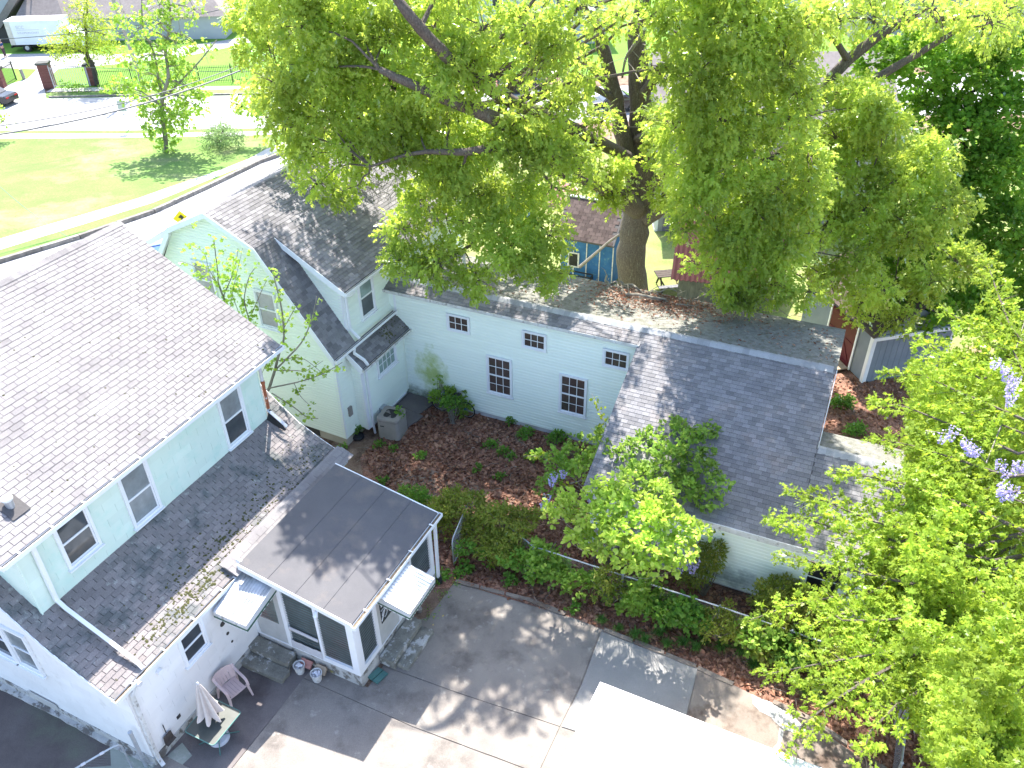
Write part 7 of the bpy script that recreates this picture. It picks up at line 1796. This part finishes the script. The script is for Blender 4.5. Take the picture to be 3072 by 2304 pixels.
pillar(152, 262, 2.1, 'taller brick gate pillar left of the pale gate', .9, False); pillar(283, 254, 1.75, 'brick gate pillar with a ball on top beside the tree trunk'); pillar(4, 262, 1.6, 'brick gate pillar at the left edge of the photo', .8, False)
def iron_fence(a, b, lab, h=1.55, mat='iron', step=.16, posts=2.6):
    a, b = Vector(a), Vector(b); t = thing('iron_fence', lab, 'fence', tuple(a)); o = tuple(a); L_ = (b - a).length; d = (b - a).normalized(); n = max(1, int(L_ / posts)); sd = d.cross(UP).normalized()
    for k in range(n + 1):
        m = MB(o); q = a + d * (L_ * k / n); m.para(q - d * .04 - sd * .04, d * .08, sd * .08, UP * (h + .12)); m.build('fence_post', mt[mat], t)
    for z in (.18, h - .2): m = MB(o); m.para(a + UP * z, b - a, sd * .03, UP * .04); m.build('rail', mt[mat], t)
    m = MB(o); k = 0
    while k * step < L_: q = a + d * (k * step); m.para(q - d * .02 + sd * .031, d * .04, sd * .024, UP * h); k += 1
    m.build('pickets', mt[mat], t, 'stuff')
iron_fence(gp(300, 262), gp(700, 246), 'long black iron picket fence along the far lawn, right of the ball topped pillar')
iron_fence(gp(700, 246), gp(1700, 238), 'black iron picket fence continuing behind the oak crown')
iron_fence(gp(164, 265), gp(272, 258), 'pale iron gate leaf between the two brick pillars', 1.9, 'signgrey', .18, 3.2)
iron_fence(gp(20, 258), gp(50, 240), 'short black iron fence left of the entrance drive', 1.7)
m = MB(); m.tube([(0, 0, 0), (-.05, 0, .95)], .16, 8); o = m.build('bollard', mt['pole']); o.location = gp(73, 238); tag(o, 'short wooden bollard on the green by the entrance drive', 'bollard')
for x0, x1, lab in ((190, 270, 'clipped low hedge in front of the pale gate'), (310, 400, 'clipped low hedge behind the ball topped pillar')):
    cl = [(gp(x0 + k * 12, 266, .35), .5) for k in range(int((x1 - x0) / 12))]; bush('low_hedge', lab, 'hedge', cl, 'mapleleaf', T_SLIM, .16, 16, 4, stems=False)
# white poster sign on two posts facing away
def signpost(x, y, h, lab, w_=.75, hh=.95):
    p = gp(x, y); t = thing('road_sign', lab, 'sign', tuple(p), R(12))
    m = MB(); m.tube([(0, 0, 0), (-.03, 0, h)], .035, 6); m.build('post', mt['signgrey'], t); mbox('sign_panel', t, 0, -w_ / 2, w_ / 2, -.06, -.04, h - hh, h, 'signgrey'); return t
signpost(386, 392, 2.4, 'grey sign seen from behind on a post by the road', .6, .85)
sg = thing('warning_sign', 'yellow diamond warning sign with black symbol above the gambrel house ridge', 'sign', tuple(Vector((py(545, 655, 38.5).x, 38.5, gz(38.5)))), R(0))
hz_ = py(545, 655, 38.5).z - gz(38.5); m = MB(); m.tube([(0, 0, 0), (0, 0, hz_ + .2)], .03, 6); m.build('post', mt['signgrey'], sg)
m = MB(); m.prism([(-.36, -.03, hz_ - .28), (.30, -.03, hz_ - .18), (.36, -.03, hz_), (.02, -.03, hz_ + .42), (-.10, -.03, hz_ + .32), (-.36, -.03, hz_ - .14)] if False else [(0, -.03, hz_ - .42), (.42, -.03, hz_), (0, -.03, hz_ + .42), (-.42, -.03, hz_)], (0, -.015, 0)); sp_ = m.build('sign_panel', mt['signyellow'], sg)
m = MB(); m.prism([(-.14, -.05, hz_ + .08), (.02, -.05, hz_ + .22), (.16, -.05, hz_ + .06), (.07, -.05, hz_ + .04), (.10, -.05, hz_ - .2), (.02, -.05, hz_ - .22), (-.02, -.05, hz_ + .02)], (0, -.006, 0)); m.build('black_symbol', mt['iron'], sp_)
# utility pole and cables
up_ = thing('utility_pole', 'grey wooden utility pole among the branches by the far road', 'pole', tuple(gp(434, 272)), 0)
m = MB(); m.tube([(0, 0, 0), (-1.0, 0, 12)], [.18, .13], 10); m.build('pole', mt['pole'], up_); m = MB(); m.box(-2.2, .3, -.1, .02, 10.4, 10.55); m.build('cross_arm', mt['pole'], up_)
def cable(a, b, sag, lab, r=.035):
    a, b = Vector(a), Vector(b); P = [a.lerp(b, t / 16) - UP * sag * 4 * (t / 16) * (1 - t / 16) for t in range(17)]; m = MB(tuple(a)); m.tube(P, r, 5); o = m.build('overhead_cable', mt['wire']); o.location = a; tag(o, lab, 'cable', 'overhead cables')
cable(py(-60, 412, 44), py(900, 130, 60), .8, 'thick lower cable crossing in front of the wide road', .05)
cable(py(-60, 385, 44), py(900, 112, 62), .9, 'thin upper cable crossing in front of the wide road', .03)
cable(py(-60, 120, 62), py(760, 5, 70), .5, 'faint cable passing in front of the white truck', .025)
cable(py(-60, 180, 62), py(1000, 210, 75), .4, 'faint cable between the gate pillars and the oak', .025)
cable(py(0, 560, 34), py(220, 720, 30), .2, 'thin service cable over the lawn at the left edge', .012)
# cars
def car(name, lab, p, rz, mat, L_=4.3, W_=1.75):
    t = thing(name, lab, 'car', tuple(p), rz)
    prof = [(-L_ / 2, .35), (-L_ / 2, .75), (-L_ / 2 + .15, .9), (-L_ * .27, .95), (-L_ * .13, 1.38), (L_ * .18, 1.42), (L_ * .36, 1.0), (L_ / 2 - .05, .92), (L_ / 2, .7), (L_ / 2, .35)]
    m = MB(); n = len(prof); V = []
    for y, k in ((-W_ / 2, 0), (-W_ / 2 + .12, 1), (W_ / 2 - .12, 1), (W_ / 2, 0)):
        for (x, z) in prof: V.append((x * (1 if k else .985), y, z + (.03 if k else 0) if z < 1.1 else z - (0 if k else .12)))
    F = [(a * n + i, a * n + (i + 1) % n, (a + 1) * n + (i + 1) % n, (a + 1) * n + i) for a in range(3) for i in range(n)]; F += [tuple(range(n))[::-1], tuple(3 * n + i for i in range(n))]
    m.add(V, F); m.build('body', mt[mat], t, smooth=False)
    for s_ in (-1, 1):
        m = MB(); m.prism([(-L_ * .22, s_ * (W_ / 2 + .002), .98), (L_ * .3, s_ * (W_ / 2 + .002), 1.0), (L_ * .17, s_ * (W_ / 2 - .02), 1.28), (-L_ * .13, s_ * (W_ / 2 - .02), 1.25)], (0, s_ * .01, 0)); m.build('side_window', mt['glass'], t)
        for x in (-L_ * .3, L_ * .3):
            m = MB(); m.tube([(x, s_ * (W_ / 2 - .15), .32), (x, s_ * (W_ / 2 + .02), .32)], .32, 14); wh = m.build('wheel', mt['rubber'], t); m = MB(); m.tube([(x, s_ * (W_ / 2 + .021), .32), (x, s_ * (W_ / 2 + .03), .32)], .18, 10); m.build('hub', mt['steel'], wh)
        m = MB(); m.box(-L_ / 2 - .012, -L_ / 2 + .01, s_ * .55 - .18, s_ * .55 + .18, .7, .82); m.build('tail_light', mt['redplastic'], t)
    m = MB(); m.prism([(L_ * .2, -W_ / 2 + .2, 1.41), (L_ * .35, -W_ / 2 + .15, 1.05), (L_ * .35, W_ / 2 - .15, 1.05), (L_ * .2, W_ / 2 - .2, 1.41)], (.012, 0, .02)); m.build('windscreen', mt['glass'], t)
    m = MB(); m.prism([(-L_ * .15, -W_ / 2 + .2, 1.38), (-L_ * .265, -W_ / 2 + .15, .99), (-L_ * .265, W_ / 2 - .15, .99), (-L_ * .15, W_ / 2 - .2, 1.38)], (-.012, 0, .02)); m.build('rear_window', mt['glass'], t)
    return t
car('parked_car', 'black car at the left edge of the wide road', gp(-22, 312), R(170), 'carblack')
car('parked_car', 'blue car parked beyond the gambrel house, glimpsed past its roof', tuple(gp(512, 832)), R(115), 'carblue')
car('parked_car', 'dark car behind the oak on the pale road', tuple(gp(1565, 275)), R(5), 'carblack')
car('parked_car', 'black car behind the right oak limbs', tuple(gp(1840, 330)), R(10), 'carblack')
# street trees
def small_tree(name, lab, base, cl, mat, size, per, trunk, k=5, tmpl=T_MAPLE, bark='barkdark', tr_=.16, shell=(.3, 1.05), droop=.15):
    t = thing(name, lab, 'tree', tuple(base)); o = tuple(base)
    tk2 = limbW([(Vector(p), tr_ * (1 - .75 * i / len(trunk))) for i, p in enumerate(trunk)], 'trunk', t, bark, 8, o)
    cc, dd = clump_tufts(cl, per, shell, .3); P, Dd, S = tufts(cc, dd, k, size, droop=droop, rad=.12); leaves('foliage', mat, P, Dd, S, tmpl, t, flat=.3, off=o)
    m = MB(o)
    for c, r, dn in cl:
        b = min(tk2, key=lambda q: (q[0] - Vector(c)).length); m.tube(curve(b[0], c, 5), [.08, .07, .055, .04, .03, .015], 5)
        for _ in range(5): m.tube(curve(c, Vector(c) + Vector((rnd.gauss(0, 1), rnd.gauss(0, 1), rnd.gauss(0, .8))).normalized() * r, 3), [.03, .02, .015, .008], 3, cap=False)
    m.build('branches', mt[bark], t, 'stuff'); return t
b1 = gp(292, 258)
small_tree('street_tree', 'round yellow green tree in front of the brown roofed building', b1, [(py(x / .72, y / .72, b1.y), r, 1) for x, y, r in ((120, 105, 1.2), (150, 95, 1.7), (185, 105, 1.7), (220, 100, 1.6), (165, 65, 1.8), (205, 65, 1.8), (130, 120, .9), (240, 115, 1.1), (180, 30, 1.5), (185, 5, 1.0), (225, 75, 1.2))], 'yellowleaf', .26, 7, [b1, py(278, 195, b1.y), py(262, 165, b1.y), py(260, 120, b1.y), py(255, 60, b1.y)], tmpl=T_SLIM, tr_=.24)
b2 = gp(499, 456); Y2 = b2.y
small_tree('street_tree', 'tall open maple on the lawn with its shadow on the grass', b2, [(py(x / .72, y / .72, Y2), r, d_) for x, y, r, d_ in ((360, 300, 1.1, .8), (350, 265, 1.6, 1), (390, 250, 1.3, 1), (325, 245, 1.2, .8), (420, 225, 1.0, .8), (360, 225, 1.4, .7), (280, 140, 1.0, .7), (255, 185, 1.0, .9), (285, 200, 1.0, .8), (330, 160, 1.3, .7), (370, 140, 1.2, .6), (345, 110, 1.3, .6), (380, 95, 1.2, .6), (400, 185, 1.2, .8), (440, 110, .9, .5), (300, 60, 1.1, .5), (340, 50, 1.3, .5), (385, 40, 1.2, .5), (270, 30, 1.0, .5), (420, 20, 1.0, .5), (310, 100, 1.1, .6), (330, 190, 1.1, .7), (345, 10, 1.2, .5), (430, 200, .9, .7), (250, 75, .9, .4), (395, 140, 1.1, .5))], 'streetleaf', .24, 5.5, [b2, py(494, 400, Y2), py(486, 335, Y2), py(488, 290, Y2 - .6), py(505, 230, Y2 - .8), py(497, 150, Y2), py(512, 60, Y2), py(500, -40, Y2)], bark='bark2', tr_=.19)
_st = limbW([(py(488, 300, Y2), .12), (py(476, 240, Y2), .1), (py(462, 160, Y2), .08), (py(430, 90, Y2), .06), (py(425, -10, Y2), .04)], 'limb', bpy.data.objects['street_tree.001'], 'bark2', 8, tuple(b2))
limbW([(py(500, 285, Y2), .1), (py(560, 225, Y2), .07), (py(610, 170, Y2), .05), (py(650, 120, Y2), .03)], 'limb', bpy.data.objects['street_tree.001'], 'bark2', 8, tuple(b2))
b3 = gp(-30, 420); small_tree('street_tree', 'thin bare branched tree at the left edge by the road', b3, [(py(8 / .72, 262 / .72, b3.y), .6, .4), (py(-5 / .72, 240 / .72, b3.y), .9, .4)], 'streetleaf', .2, 8, [b3, py(-25, 340, b3.y), py(-20, 280, b3.y)], tr_=.08)
b4 = gp(830, 430); small_tree('street_tree', 'small yellow leaved tree peeping out left of the oak crown', b4, [(py(x / .72, y / .72, b4.y), r, .7) for x, y, r in ((545, 232, 1.0), (565, 245, .9), (520, 235, .6), (575, 225, .9))], 'streetleaf', .2, 10, [b4, py(800, 350, b4.y), py(740, 325, b4.y), py(690, 305, b4.y)], tr_=.1)
small_tree('shrub', 'dark grey green rounded bush beside the tall open maple', gp(652, 428), [(gp(x / .72, y / .72, z), r, 1) for x, y, z, r in ((470, 300, .7, 1.1), (495, 298, .8, 1.0), (480, 285, 1.6, 1.0), (452, 300, .5, .8), (510, 300, .7, .7))], 'bushleaf', .17, 22, [gp(652, 428), gp(652, 415)], tmpl=T_SLIM, tr_=.06)
